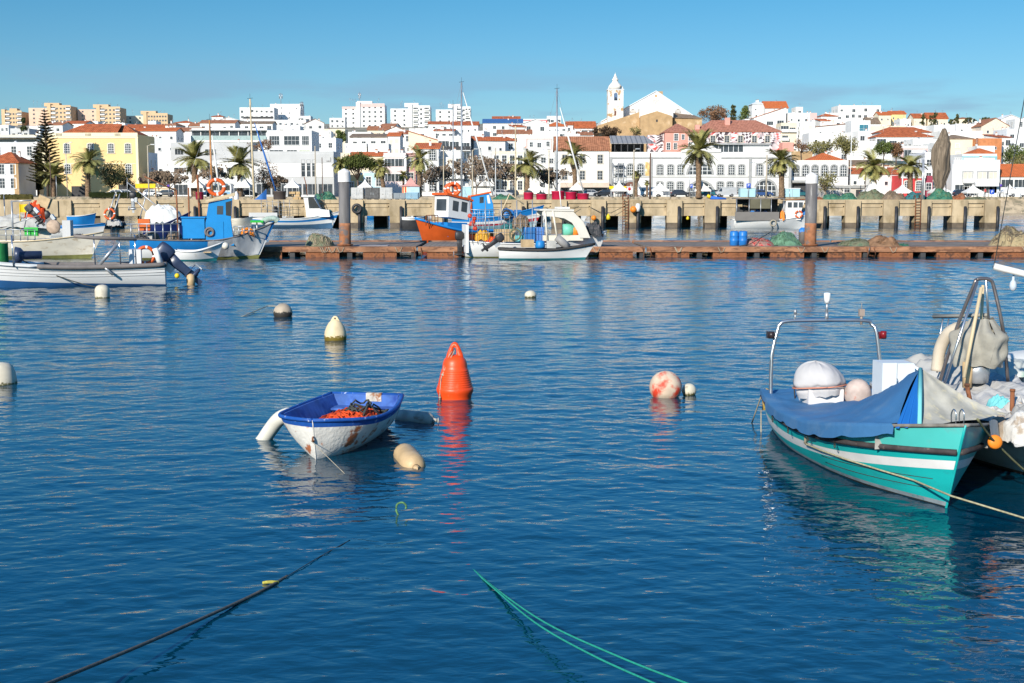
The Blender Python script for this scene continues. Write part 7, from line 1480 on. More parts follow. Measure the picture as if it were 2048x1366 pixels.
mb = MB(); mb.tube(catmull([L2(1874, 742, 17.6), L2(1880, 700, 17.6), L2(1896, 668, 17.5), L2(1922, 655, 17.4), L2(1945, 660, 17.3), L2(1952, 690, 17.3)], 6), .085, 12); mb.build('hose_arch', mat('cream_hose', (.55, .47, .36), .6, .15, 4), rt)
mb = MB(); c = L2(1958, 690, 17.1)
def cnv(u, v):
    a = 6.2832 * u; r = (.22 + .07 * math.sin(PI * v)) * (1.05 - .55 * max(0, v - .72) / .28) * (1 + .13 * math.sin(3 * a + 2 * v) + .10 * math.sin(7 * a + 5 * v) + .14 * noise.noise((2.2 * math.cos(a), 2.2 * math.sin(a), v * 4)))
    return (c.x + r * math.cos(a) * 1.05, c.y + r * 1.1 * math.sin(a) + .06 * v, c.z - .27 + .62 * v + .06 * noise.noise((u * 9, v * 3, 1)))
mb.grid(cnv, 60, 24); mb.build('wrapped_canvas', mat('khaki_canvas_cover', (.32, .30, .25), .9, .2, 3, bump=.02, bscale=9), rt)
c = L2(1953, 742, 17.1); mb = MB(); mb.lathe([(.15, -.15), (.17, 0), (.16, .16)], 12, tuple(c)); mb.build('winch', METAL, rt); mb = MB(); mb.lathe([(.06, -.2), (.07, .14)], 10, tuple(L2(1935, 745, 17))); mb.build('cream_pot', FENT, rt)
mb = MB(); mb.tube([L2(1992, 655, 17), L2(1997, 690, 17)], .035, 8); mb.build('black_grip', BLACK, rt); mb = MB(); mb.tube([L2(1998, 690, 17), L2(2003, 735, 17)], .028, 8); mb.build('grey_lever', METAL, rt)
for a_, b_ in (((1934, 772), (1941, 805)), ((2025, 783), (2023, 852))): mb = MB(); q0 = L2(*a_, 15.6); q1 = L2(*b_, 15.6); mb.tube([q0, q1], .028, 8); mb.tube([q0, q0 + Vector((0, 0, .03))], .034, 8); mb.build('post', RUST, rt)
crumple(rt, 'green_sheet', tuple(L2(2020, 745, 18.5)), .5, .35, .22, mat('green_white_sheet', (.50, .52, .48), .7, .2, 2, dirt=(.03, .25, .15), dscale=2, dth=.55), 5, .1)
mb = MB(); mb.grid(lambda u, v: tuple(L2(1988 + 90 * u, 715 + 22 * v + 6 * math.sin(u * 5), 19.5)), 10, 3); mb.build('pale_dinghy_cover', mat('pale_cover', (.6, .6, .57), .7), rt) if 0 else None
mb = MB(); c = L2(2070, 735, 19.4); mb.lathe(sph(.62, 0, 12, .42), 24, tuple(c)); mb.build('covered_tub', mat('pale_cover', (.60, .60, .57), .7, .1, 3), rt)
mb = MB(); b0 = Vector((7.6, 15.4, .7)); b1 = Vector((7.6, 15.4, 2.2)); mb.tube([I2 @ b0, I2 @ b1], .07, 8); mb.build('boom_post', WHITE, rt)
mb = MB(); e_ = at(1988, 533, 15.0); mb.tube([I2 @ b1, I2 @ e_], .04, 4); mb.build('boom', mat('white_boom_paint', (.72, .70, .66), .5, .08, 3), rt)
c = at(2026, 572, 15.1); mb = MB(); mb.lathe([(.01, -.06), (.034, -.04), (.043, 0), (.034, .045), (.015, .07), (.015, .12)], 12, tuple(I2 @ c)); mb.tube([I2 @ (c + Vector((0, 0, .12))), I2 @ (c + Vector((0, 0, .2)))], .008, 4); mb.build('bulb_lamp', mat('clear_bulb', (.5, .55, .6), .1, .1, 3, spec=.8), rt)
mb = MB(); mb.tube([I2 @ e_, I2 @ at(2052, 180, 15.5)], .006, 4); mb.build('stay', DROPE, rt)
mb = MB()
for i in range(5): mb.tube(catmull([h2.pt(.55 + .07 * i, 1, 1 if 0 else -1) + Vector((0, -.03, .05)), h2.pt(.57 + .07 * i, .9, -1) + Vector((.05, -.08, -.03)), h2.pt(.6 + .07 * i, 1, -1) + Vector((0, -.04, .02))], 4), .016, 5)
mb.build('edge_rope', ROPE, rt)

# ------------------------------------------------------------------ left: long white boat with blue bottom
B1 = at(346, 560, 51); rt, LL = boat('long white skiff with blue bottom and tilted outboard, nearest on the left', (on(345, 566).x, 51.0), (on(-75, 571).x, 49.3), 'boat', 'skiff')
h = Hull(LL, 2.0, .86, .80, 1.15, dr=.25, tw=.85, rake=.7, sm=.4, p=2.4, v0=.25, v1=.9, th=.07)
WCL = mat('clinker_white_paint', (.78, .77, .75), .45, .06, 1, dirt=(.62, .60, .57), dscale=2, dth=.62, dw=.1, stretch=(1, 1, 3))
h.outer([(0, 1), ((.06, .34), 0)], [WCL, BOATB2], rt, 26, 18); h.inner(GREYW, rt, .25, 20)
GRUB = mat('grey_brown_rubber_strake', (.17, .15, .14), .7, .2, 3); h.rail(GRUB, rt, .10, .965, 'rub_strake', u1=.62, n=20, out=0); h.rail(mat('grey_gunwale', (.40, .42, .43), .5), rt, .06, 1.0, 'gunwale', n=24)
h.rail(WHITE2, rt, .07, .97, 'white_strake', u0=.63, u1=1, n=14)
for t_ in (.5, .62, .76): mb = MB(); mb.tube([h.pt(i / 16, t_, 1) + Vector((0, .006, 0)) for i in range(17)], .009, 3); mb.build('plank_seam', mat('seam_grey', (.3, .3, .3), .8), rt)
outboard(rt, .05, 0, .72, R(48), 1.5, NAVY, NAVY)
mb = MB(); mb.tube([(-1.05, .25, .30), (-.9, .25, .34), (-.6, .25, .42)], [.13, .16, .13], 10) if 0 else mb.lathe([(.05, -.28), (.15, -.22), (.17, 0), (.15, .2), (.05, .26)], 14, (-1.05, .1, .0), M=None); o = mb.build('fender_ball', FENT, rt); o.location = (.1, 0, .16)
mb = MB(); mb.tube([(.15, .6, .8), (.35, .6, 1.45)], .11, 8); mb.build('white_post', WHITE, rt); mb = MB(); mb.lathe(sph(.1, 0, 8), 10, (-.45, .55, .38)); mb.build('yellow_ball', FY, rt)
for x in (1.05, 1.62, 2.55, 5.5): mb = MB(); mb.tube([(x, .85, .8), (x + .03, .85, 2.0)], .028, 6); mb.build('stanchion', STEEL, rt)
mb = MB(); mb.tube([(1.0, .85, 1.82), (2.6, .85, 1.88), (3.3, .8, 1.95)], .07, 8); mb.build('handrail', GRUB, rt)
mb = MB(); mb.tube([(2.4, .98, .85), (1.75, .98, 1.6)], .07, 8); mb.tube([(2.3, .98, .85), (1.9, 1.05, .48)], .055, 8); mb.build('oar', METAL, rt)
mb = MB(); mb.lathe([(.33, 0), (.28, .2), (.16, .3), (.16, .95)], 16, M=Matrix.Translation((5.5, .3, 1.22)) @ Matrix.Rotation(-PI / 2, 4, 'Y')); mb.build('exhaust_funnel', NAVY, rt)
mb = MB(); mb.grid(lambda u, v: (5.75 + .9 * u, .3 + .25 * math.sin(u * 5), .95 + .75 * v + .15 * noise.noise((u * 4, v * 4, 2))), 10, 10); mb.build('green_cloth', mat('green_cloth', (.02, .22, .06), .85, .3, 4), rt)
crumple(rt, 'sack', (6.4, 0, 1.0), .5, .5, .7, mat('brown_sack', (.4, .3, .2)), 4)
mb = MB(); mb.box(.9, 1.35, -.3, .3, .85, 1.4); mb.build('white_box', WHITE2, rt)
rope('thin dark line from the white skiff bow down to the dome shaped buoy', [at(40, 518, 50), on(195, 575, .05)], .022, DROPE, seg=6, sag=.12)
ringlife('life_ring', (.75, -.2, 1.15), .32, .07, rt)

def simple_boat(label, pxs, pxb, yw, H3, B, bands, mats_, name='boat', dD=0, cat='boat', rake=.5, inner=GREYW, rub=None, tw=.75, sp=.4, n=22):
    """hull between photo columns: stern pxs, stem foot pxb, waterline row yw (dD: how much farther the bow lies)"""
    s = on(pxs, yw); D = s.y; b = Vector(((pxb - 1024) * (D + dD) / 2600 * 1.0, D + dD, 0)); s = Vector(((pxs - 1024) * D / 2600, D, 0))
    rt, LL = boat(label, (s.x, s.y), (b.x, b.y), cat, name); h = Hull(LL, B, *H3, dr=.3, tw=tw, rake=rake, sm=.42, p=2.3, v0=.3, v1=.9, th=.06, sp=sp)
    h.outer(bands, mats_, rt, n, 16); h.inner(inner, rt, .2, 16)
    if rub: h.rail(rub, rt, .04, 1.0, 'gunwale', n=20)
    return rt, LL, h
def clutter(rt, x0, x1, z, ms, n, s_=.3, w_=.6):
    for i in range(n):
        m = random.choice(ms); c = (ru(x0, x1), ru(-w_, w_), z); a = s_ * ru(.6, 1.3)
        if rnd() < .5: crumple(rt, 'net_bundle', c, a, a * .8, a * 1.1, m, ru(0, 50), .25)
        else: mb = MB(); mb.cb((0, 0, a * .4), (a * 1.4, a, a * .8)); mb.build('fish_box', m, rt, c, ru(-.4, .4))
def rails(rt, x0, x1, y, z, hh, n, m=METAL):
    mb = MB(); mb.tube([(x0, y, z + hh), (x1, y, z + hh)], .03, 5)
    mb.tube([(x0, y, z + hh * .5), (x1, y, z + hh * .5)], .02, 5)
    for i in range(n): x = x0 + (x1 - x0) * i / (n - 1); mb.tube([(x, y, z), (x, y, z + hh)], .03, 5)
    mb.build('guard_rail', m, rt)
BOXB = mat('blue_fish_box', (.03, .16, .42), .6, .1, 4); BOXO = mat('orange_fish_box', (.65, .14, .03), .6, .1, 4); BOXT = mat('tan_fish_box', (.50, .36, .2), .7, .2, 4); MINT = mat('mint_plastic', (.15, .50, .38), .5, .1, 3)
# cream boat behind the skiff
rt, LL, h = simple_boat('weathered cream clinker boat behind the white skiff', -60, 210, 516, (.95, .95, 1.45), 2.2, [(0, 1), (.15, 0)], [BOATC, mat('mossy_bottom', (.20, .2, .06), .8, .3, 3)], rub=PALEW, rake=.9)
mb = MB(); mb.lathe([(.36, -.08), (.40, 0), (.36, .08), (.1, .1)], 18, M=Matrix.Translation((4.9, -.4, 1.75)) @ Matrix.Rotation(PI / 2, 4, 'X')); mb.build('net_hauler', mat('worn_drum', (.45, .33, .24), .7, .3, 5), rt)
mb = MB(); mb.box(5.35, 5.8, -.3, .2, 1.1, 2.1); mb.build('grey_housing', GREYW, rt); clutter(rt, 5.9, 7.0, 1.0, [NETD, NETG, NETB], 4, .35, .4)
mb = MB(); mb.box(3.35, 4.1, -.6, -.5, 1.25, 1.72); mb.build('green_box', mat('bright_green', (.03, .42, .05), .6), rt)
mb = MB(); mb.tube([(2.6, -.3, .9), (2.6, -.3, 3.2)], .05, 6); mb.tube([(2.6, -.3, 3.15), (3.7, -.3, 3.2)], .04, 6); mb.tube([(3.2, -.3, 1.5), (3.6, -.3, 3.1)], .03, 6); mb.tube([(2.6, -.3, 1.9), (4.2, -.3, 2.4)], .03, 6); mb.build('gantry', METAL, rt)
outboard(rt, 3.9, -.2, 2.75, -R(30), 1.0, NETD, BLACK).rotation_euler = (0, -R(40), 0)
rails(rt, 2.0, 4.0, -.8, 1.0, .6, 6)
# two boats at far left
rt, LL, h = simple_boat('off white boat with grey crumpled tarpaulin at the far left', -110, 118, 482, (1.0, 1.0, 1.7), 2.4, [(0, 1), (.12, 0)], [BOATC, BOATB2], rub=GRUB, rake=.8)
crumple(rt, 'tarpaulin', (5.8, 0, 1.0), 2.6, 1.1, 1.1, TARPG, 12, .2); mb = MB(); mb.tube([(4.8, 0, 1), (4.75, 0, 3.5)], .04, 6); mb.build('pole', METAL, rt)
for x, z in ((4.0, 3.1), (6.3, 2.2)): mb = MB(); mb.grid(lambda u, v: (x + .7 * u, -1.0 + .1 * math.sin(4 * u), z + .6 * v), 4, 4); mb.tube([(x, -1.0, .8), (x, -1.0, z + .7)], .03, 4); mb.build('yellow_flag', YS, rt)
crumple(rt, 'orange_net', (7.2, -.2, 1.6), .8, .5, 1.5, mat('orange_red_cloth', (.58, .06, .01), .8, .4, 3), 4, .3); mb = MB(); mb.cb((7.9, -.2, 3.0), (.9, .5, .8), 0, 0, 0, .4); mb.build('brown_canvas', BOXT, rt)
outboard(rt, 8.5, -.2, 1.95, -R(25), 1.35, BLACK, GRUB).rotation_euler = (0, -R(35), 0)
rt, LL, h = simple_boat('small bright blue boat tied under the quay at left', 142, 196, 457, (1.3, 1.3, 1.6), 2.0, [(0, 1), (.3, 0)], [BOATB, WHITE2], rub=WHITE, rake=.4)
rt, LL, h = simple_boat('long white boat with blue top edge behind the cream boat', 95, 215, 472, (.85, .85, 1.1), 2.2, [(0, 1), (.2, 1), (.78, 0)], [BOATB, BOATW], rub=BOATB, rake=.5)
ringlife('life_ring', (5.8, -.9, 1.9), .42, .1, rt); mb = MB(); mb.tube([(5.3, -.5, 1), (6.2, -.5, 3.6)], .05, 6); mb.tube([(5.7, -.5, 1), (6.6, -.5, 3.6)], .05, 6); mb.build('ladder_frame', METAL, rt); clutter(rt, 5.6, 6.4, .9, [NETD, TARPG], 4, .45)
# blue cabin boat
rt, LL, h = simple_boat('blue and white fishing boat with blue wheelhouse and grey covered bow', 264, 552, 519, (1.15, 1.05, 2.0), 2.6, [(0, 3), (.10, 2), (.52, 0)], [BOATB, WHITE, BOATW, mat('mossy_bottom', (.2, .2, .06))], 'fishing_boat', 1.5, 'fishing boat', 1.1, rub=GRUB, sp=.62)
def hullsheet(root, h, m, u0, u1, t0, name):
    mb = MB(); mb.grid(lambda u, v: tuple(h.pt(u0 + (u1 - u0) * u, t0 + (1.0 - t0) * v, -1) + Vector((0, -.03 - .02 * math.sin(u * 20 + v * 6), .03 * (v > .99)))), 20, 8); return mb.build(name, m, root)
hullsheet(rt, h, mat('silver_grey_bow_sheet', (.42, .43, .44), .45, .2, 1.2, dirt=(.58, .58, .57), dscale=1.3, dth=.5, bump=.03, bscale=3, stretch=(1, 1, .4)), .60, .985, .12, 'bow_sheet')
cb_ = bpy.data.objects.new('wheelhouse', None); COL.objects.link(cb_); cb_.parent = rt; cb_.scale = (1, 1, .94); CBL = mat('cabin_bright_blue', (.012, .23, .55), .45, .08, 2)
mb = MB(); mb.prism([(4.0, .8), (4.0, 2.1), (4.2, 3.3), (5.45, 3.55), (5.35, 2.25), (5.5, .8)], -.75, .75); mb.build('walls', CBL, cb_)
mb = MB(); mb.add([(4.05, -.9, 3.3), (5.6, -.9, 3.68), (5.6, .9, 3.68), (4.05, .9, 3.3), (4.05, -.9, 3.44), (5.6, -.9, 3.86), (5.6, .9, 3.86), (4.05, .9, 3.44)], [(3, 2, 1, 0), (4, 5, 6, 7), (0, 1, 5, 4), (1, 2, 6, 5), (2, 3, 7, 6), (3, 0, 4, 7)]); mb.build('roof', PALEW, cb_)
mb = MB(); mb.add([(4.62, -.76, 2.6), (4.95, -.76, 2.6), (4.97, -.76, 3.1), (4.64, -.76, 3.1)], [(0, 1, 2, 3)]); mb.build('side_window', GLASS, cb_); mb = MB(); mb.add([(5.1, -.76, 2.55), (5.36, -.76, 2.5), (5.42, -.76, 3.4), (5.1, -.76, 3.3)], [(0, 1, 2, 3)]); mb.build('front_window', CG, cb_)
mb = MB(); mb.box(4.08, 4.95, -.775, -.752, 1.0, 2.2); mb.build('door', CBL, cb_)
mb = MB(); mb.box(2.75, 3.95, -.8, .7, 1.15, 2.25); mb.build('engine_housing', CBL, rt); mb = MB(); mb.box(2.7, 4.0, -.85, .75, 2.25, 2.32); mb.build('housing_lid', CBL, rt)
ringlife('life_ring', (4.62, -.4, 4.18), .42, .11, cb_); mb = MB(); mb.torus((4.2, -.82, 1.5), .22, .06, 'Y', 16, 6); mb.torus((4.25, -.84, 1.45), .16, .05, 'Y', 14, 6); mb.build('rope_coil', GRUB, rt)
mb = MB(); mb.tube([(4.3, .3, 3.4), (4.3, .3, 4.6)], .04, 6); mb.build('aerial', METAL, rt)
rails(rt, .1, 2.6, -1.0, 1.1, .85, 7, METAL); rails(rt, 5.5, 6.6, -.9, 1.3, .5, 5, METAL)
mb = MB(); mb.cb((.75, -.4, 1.9), (.62, .5, .62)); mb.build('orange_basket', BOXO, rt); mb = MB(); mb.tube([(2.5, .2, 1), (2.45, .2, 3.8)], .05, 6); mb.tube([(3.1, .3, 1), (3.1, .3, 3.9)], .05, 6); mb.tube([(3.7, .3, 1), (3.6, .3, 4.6)], .07, 6); mb.tube([(2.5, .2, 3.7), (.8, .2, 4.5)], .04, 5); mb.build('derrick', RUST, rt)
clutter(rt, .3, 2.3, 1.05, [NETD, TARPG, NETB], 5, .4, .6); clutter(rt, 6.1, 7.2, 1.3, [ROPE, NETB, FO], 4, .3, .4)
mb = MB(); mb.tube(catmull([(7.0, -.2, 1.95), (7.3, -.2, 2.15), (7.7, -.2, 2.2), (7.9, -.2, 2.05)], 4), .17, 10); mb.build('net_roll', mat('pale_green_net_roll', (.36, .45, .38), .9, .3, 6, bump=.03, bscale=14), rt)
mb = MB(); mb.cb((6.75, -.2, 2.05), (.7, .5, .12)); mb.build('green_tray', mat('bright_green', (.03, .42, .05)), rt)
mb = MB(); mb.tube([(6.75, -.2, 1.3), (6.75, -.2, 2.0)], .04, 5); mb.build('tray_post', METAL, rt)
mb = MB(); mb.lathe(sph(.2, 0, 8), 12, (5.05, -1.3, .75)); mb.build('fender_ball', FEND, rt)
# small dinghy in front of it
rt, LL, h = simple_boat('small white boat with teal bottom moored against the blue wheelhouse boat', 352, 448, 522, (.58, .52, .98), 1.5, [(0, 1), (.18, 0)], [BOATW, TEALB], 'dinghy', .4, 'dinghy', .5, rub=WHITE)
mb = MB(); mb.box(.4, .9, -.5, .5, .45, .5); mb.build('thwart', BOXT, rt); mb = MB(); mb.box(1.5, 1.9, -.6, .6, .45, .5); mb.build('thwart', BOXT, rt)
# dark blue boat behind
rt, LL, h = simple_boat('dark navy blue boat behind the blue wheelhouse boat', 292, 385, 473, (1.0, 1.0, 2.1), 2.2, [(0, 0)], [DBLUE], rub=DBLUE, rake=.9)
crumple(rt, 'tarpaulin', (1.6, 0, 1.2), 1.6, .8, 1.6, mat('pale_cover', (.6, .6, .57)), 9, .2); mb = MB(); mb.tube([(1.2, 0, 1), (-1.0, 0, 3.4)], .06, 5); mb.tube([(-.6, .2, 1), (.3, .2, 4.0)], .05, 5); mb.tube([(3, 0, 1), (-1.4, 0, 4.6)], .05, 5); mb.build('derrick', METAL, rt)
outboard(rt, -.6, 0, 3.2, 0, 1.2, BLACK, METAL)
# white boat with blue stripe at the quay
rt, LL, h = simple_boat('white boat with blue side stripe moored at the quay left of the left pile', 505, 680, 456, (1.25, 1.0, 1.75), 2.8, [(0, 1), (.34, 0), (.60, 2), (.80, 0)], [BOATW, mat('slate_blue_bottom', (.06, .14, .24), .6, .15, 2), BOATB], 'fishing_boat', 0, 'fishing boat', .9, rub=WHITE, sp=.5)
mb = MB(); mb.box(0, 3.0, -1.3, -1.2, 1.2, 1.65); mb.build('bulwark_board', GREYW, rt)
mb = MB(); mb.prism([(6.0, 1.2), (5.9, 2.2), (5.7, 3.3), (6.7, 3.45), (7.5, 2.0), (8.4, 1.9), (8.5, 1.2)], -.8, .8); mb.build('cuddy', WHITE, rt); mb = MB(); mb.box(5.5, 6.9, -.95, .95, 3.3, 3.45); mb.build('roof', WHITE, rt)
mb = MB(); mb.add([(6.75, -.82, 3.3), (7.45, -.82, 2.1), (6.3, -.82, 2.1), (6.2, -.82, 3.2)], [(0, 1, 2, 3)]); mb.build('side_window', CG, rt); mb = MB(); mb.tube([(6.0, 0, 3.4), (5.9, 0, 4.6), (5.7, 0, 5.4)], .05, 5); mb.build('aerial', RUST, rt)
mb = MB()
for i in range(6): mb.tube([(1.2 + .6 * i, -.6, 1.2), (1.2 + .6 * i, -.6, 3.0)], .03, 4)
for k in range(4): mb.tube([(1.2, -.6, 1.5 + .45 * k), (4.4, -.6, 1.45 + .4 * k)], .02, 4)
mb.build('net_rack', METAL, rt); clutter(rt, 7.6, 8.6, 1.4, [NETD, NETT, BLACK], 5, .4, .5)
mb = MB(); mb.tube([(7.3, .3, 1.8), (7.8, .3, 4.3)], .04, 4); mb.tube([(7.9, .3, 1.8), (7.2, .3, 4.0)], .04, 4); mb.build('spars', BLACK, rt)
rt, LL, h = simple_boat('plain cream boat stern behind the blue striped boat at the quay', 466, 508, 458, (1.1, 1.1, 1.3), 2.2, [(0, 0)], [BOATC], rake=.3)
rt, LL, h = simple_boat('black hulled small boat with white rim under the quay left of the orange trawler', 806, 850, 459, (1.25, 1.2, 1.3), 1.8, [(0, 0), (.8, 1)], [DARK, WHITE], rake=.3, rub=WHITE)
# orange trawler behind the pontoon (stern towards us right)
s0 = Vector((-2.9, 94, 0)); rt, LL = boat('orange and blue trawler with tilted white wheelhouse carrying two life rings', (-1.6, 94.5), (-6.7, 90.5), 'fishing boat', 'fishing_boat')
h = Hull(LL, 2.7, .95, .95, 1.9, dr=.3, tw=.8, rake=.8, sm=.42, p=2.5, v0=.3, v1=.9, th=.08)
h.outer([(0, 0)], [ORANGE], rt, 20, 12); h.inner(BOATB, rt, .5, 16); h.rail(BOATB, rt, .09, 1.0, 'gunwale', n=20)
mb = MB(); mb.prism([(2.6, .6), (2.6, 1.55), (4.3, 1.6), (4.3, .6)], -.78, .78); mb.build('deckhouse_base', BOATB, rt)
wh = bpy.data.objects.new('wheelhouse', None); COL.objects.link(wh); wh.parent = rt; wh.location = (.7, 0, -.35); wh.rotation_euler = (0, -.10, 0); mb = MB(); mb.prism([(2.1, 1.9), (1.9, 3.25), (3.9, 3.45), (3.8, 1.95)], -.85, .85); mb.build('walls', WHITE, wh)
mb = MB(); mb.prism([(1.8, 3.22), (1.8, 3.36), (4.1, 3.62), (4.1, 3.46)], -.95, .95); mb.build('roof', ORANGE, wh)
for y in (-.86, .86):
    for a_, b_ in ((2.25, 2.75), (3.0, 3.5)): mb = MB(); mb.add([(a_, y, 2.4), (b_, y, 2.45), (b_, y, 3.15), (a_, y, 3.1)], [(0, 1, 2, 3)]); mb.build('side_window', GLASS, wh)
mb = MB(); mb.add([(3.86, -.6, 2.4), (3.9, -.6, 3.2), (3.9, .6, 3.2), (3.86, .6, 2.4)], [(0, 1, 2, 3)]); mb.build('front_window', GLASS, wh)
M_ = Matrix.Translation((2.9, 0, 4.0)) @ Matrix.Rotation(-R(38), 4, 'Z'); ringlife('life_ring', (0, 0, 0), .40, .12, wh, 'Y', M_); ringlife('life_ring', (.25, -.3, -.05), .38, .12, wh, 'Y', M_); rails(wh, 2.0, 3.9, -.6, 3.5, .3, 5, METAL); rails(rt, 5.0, 6.0, .6, 1.4, .7, 5, RUST)
rails(rt, .3, 2.0, .9, 1.0, .8, 5, METAL)
# blue white red boat
rt, LL, h = simple_boat('long blue boat with white and red stripes and low blue cabin', 905, 1088, 462, (1.3, 1.25, 2.5), 2.8, [(0, 3), (.40, 2), (.54, 1), (.72, 0)], [BOATB, WHITE, REDP, mat('pale_teal_bottom', (.2, .36, .4), .6)], 'fishing_boat', 0, 'fishing boat', 1.2, rub=BOATB, sp=.3)
mb = MB(); mb.prism([(1.6, 1.2), (1.7, 3.0), (1.9, 3.4), (3.6, 3.7), (4.0, 2.6), (4.1, 1.2)], -.9, .9); mb.build('cabin', CBL, rt); mb = MB(); mb.prism([(1.6, 3.3), (1.6, 3.42), (3.8, 3.85), (3.8, 3.7)], -1, 1); mb.build('cabin_roof', ORANGE, rt)
mb = MB(); mb.add([(2.7, -.91, 2.7), (3.1, -.91, 2.75), (3.1, -.91, 3.35), (2.7, -.91, 3.3)], [(0, 1, 2, 3)]); mb.build('cabin_window', GLASS, rt); mb = MB(); mb.add([(3.5, -.91, 2.7), (3.75, -.91, 2.7), (3.6, -.91, 3.5), (3.4, -.91, 3.45)], [(0, 1, 2, 3)]); mb.build('white_panel', WHITE, rt)
mb = MB(); mb.lathe(sph(.5, 0, 10, 1.4), 14, (.9, -.4, 2.6)); mb.build('dark_blue_bundle', mat('dark_blue_tarp', (.02, .07, .25), .7, .3, 3), rt); crumple(rt, 'orange_oilskin', (1.7, -.95, 1.9), .3, .15, 1.5, ORANGE, 2, .3); rails(rt, .8, 4.6, -1.2, 1.3, .8, 9, METAL)
clutter(rt, 4.5, 8, 1.7, [NETB, BOXB, NETD], 5, .4, .5); mb = MB(); mb.tube([(4.6, -.5, 1.4), (5.6, -.5, 3.6), (7.0, -.5, 2.6)], .07, 6); mb.build('hauler_arm', PALEW, rt); mb = MB(); mb.torus((5.3, -1.3, 1.6), .42, .12, 'Y', 16, 8); mb.build('tyre_fender', BLACK, rt)
# canopy boat on our side of the pontoon
rt, LL, h = simple_boat('white fishing boat with a curved cabin hood and cage rails full of gear', 930, 1213, 515, (.95, .78, 1.45), 2.3, [(0, 1), (.08, 0)], [BOATW, mat('mossy_bottom', (.2, .2, .06))], 'fishing_boat', 1.2, 'fishing boat', .7, rub=WHITE, sp=.5)
mb = MB(); mb.box(-.05, .1, -1.0, 1.0, .3, 1.85); mb.build('transom_board', BOATW, rt); outboard(rt, -.02, -.2, .98, 0, 1.1, BLACK, BLACK)
HD = mat('cream_hood', (.66, .62, .54), .5, .06, 2); mb = MB()
for y in (-.95, .87): mb.prism([(4.25, 2.52), (4.3, 2.62), (6.0, 2.58), (6.6, 2.0), (7.0, 1.1), (6.4, 1.1), (6.25, 1.5), (5.95, 1.95), (5.5, 2.2), (4.9, 2.3), (4.25, 2.32)], y, y + .08)
mb.prism([(4.1, 2.63), (4.1, 2.72), (6.05, 2.70), (6.05, 2.59)], -1.0, 1.0); mb.add([(6.0, -1, 2.6), (6.0, 1, 2.6), (6.6, .95, 2.02), (6.6, -.95, 2.02), (7.05, .8, 1.1), (7.05, -.8, 1.1)], [(0, 3, 2, 1), (3, 5, 4, 2)], 0); mb.build('cabin_hood', HD, rt)
mb = MB(); mb.box(5.2, 5.9, -.5, .4, 2.73, 2.83); mb.tube([(5.5, 0, 2.8), (5.4, 0, 3.8)], .03, 4); mb.build('roof_hatch', WHITE, rt)
for x, dx in ((4.35, -.15), (4.95, -.3)): mb = MB(); mb.tube([(x + .2, -.95, .8), (x + dx + .2, -.95, 2.62)], .055, 6); mb.build('hood_post', BOATC, rt)
mb = MB(); mb.lathe([(.32, -.3), (.34, 0), (.32, .3), (.25, .33)], 16, M=Matrix.Translation((5.85, -.3, 1.55)) @ Matrix.Rotation(PI / 2, 4, 'Y')); mb.build('mint_drum', MINT, rt); mb = MB(); mb.lathe([(.3, -.2), (.3, .2)], 12, M=Matrix.Translation((6.3, -.35, 1.5)) @ Matrix.Rotation(PI / 2, 4, 'Y')); mb.build('orange_disc', FO, rt)
mb = MB(); mb.box(4.3, 6.6, -.9, .9, .95, 1.25); mb.build('engine_deck', BOATC, rt)
mb = MB()
for i in range(14): x = .3 + .30 * i; mb.tube([(x, -1.0, .8), (x, -1.0, 2.45 + .2 * math.sin(i * 1.7))], .015, 3)
for z in (1.4, 1.9, 2.3): mb.tube([(.2, -1.0, z), (4.3, -1.0, z + .05)], .014, 3)
for i in range(5): x = .4 + .9 * i; mb.tube([(x, .95, .8), (x, .95, 3.2)], .03, 4)
mb.build('cage_rails', METAL, rt)
for x, y, z, s_, m_ in ((2.2, -.4, 1.25, (1.15, .7, .7), BOXT), (3.55, -.5, 1.3, (.62, .7, .8), BOXB), (4.1, -.4, 1.3, (.62, .7, .8), mat('blue_crate_pale', (.08, .2, .5), .6)), (3.0, -.5, 1.05, (.5, .6, .4), mat('aqua_cloth', (.16, .5, .5)))): mb = MB(); mb.cb((x, y, z), s_); mb.box(x - s_[0] / 2 - .03, x + s_[0] / 2 + .03, y - s_[1] / 2 - .03, y + s_[1] / 2 + .03, z + s_[1] * .35, z + s_[1] * .45) if 0 else None; mb.build('fish_box', m_, rt)
crumple(rt, 'yellow_oilskin', (.95, -.5, .95), .45, .4, .65, mat('yellow_oilskin', (.65, .33, .03), .7, .3, 4), 3, .3); crumple(rt, 'orange_rope_pile', (1.5, -.6, .9), .5, .4, .3, OROPE, 9, .3); crumple(rt, 'brown_net', (3.1, -.5, 1.7), .5, .3, .7, NETB, 5, .35); crumple(rt, 'dark_net', (2.4, -.3, 1.6), .4, .3, .4, NETT, 6, .3)
mb = MB()
for i, c in enumerate([(.3, -.7, 1.9), (.45, -.8, 2.2), (.2, -.75, 2.35), (.5, -.7, 1.65), (.38, -.85, 2.0)]): mb.lathe(sph(.13, 0, 8), 10, c)
o = mb.build('float_string', mat('red_float_plastic', (.55, .06, .03), .5), rt); o['kind'] = 'stuff'
mb = MB(); mb.torus((2.7, -1.05, 1.3), .3, .05, 'Y', 16, 5); mb.build('rope_coil', NETO, rt)
crumple(rt, 'bow_net', (7.35, -.1, 1.25), .5, .5, .75, NETD, 7, .3)
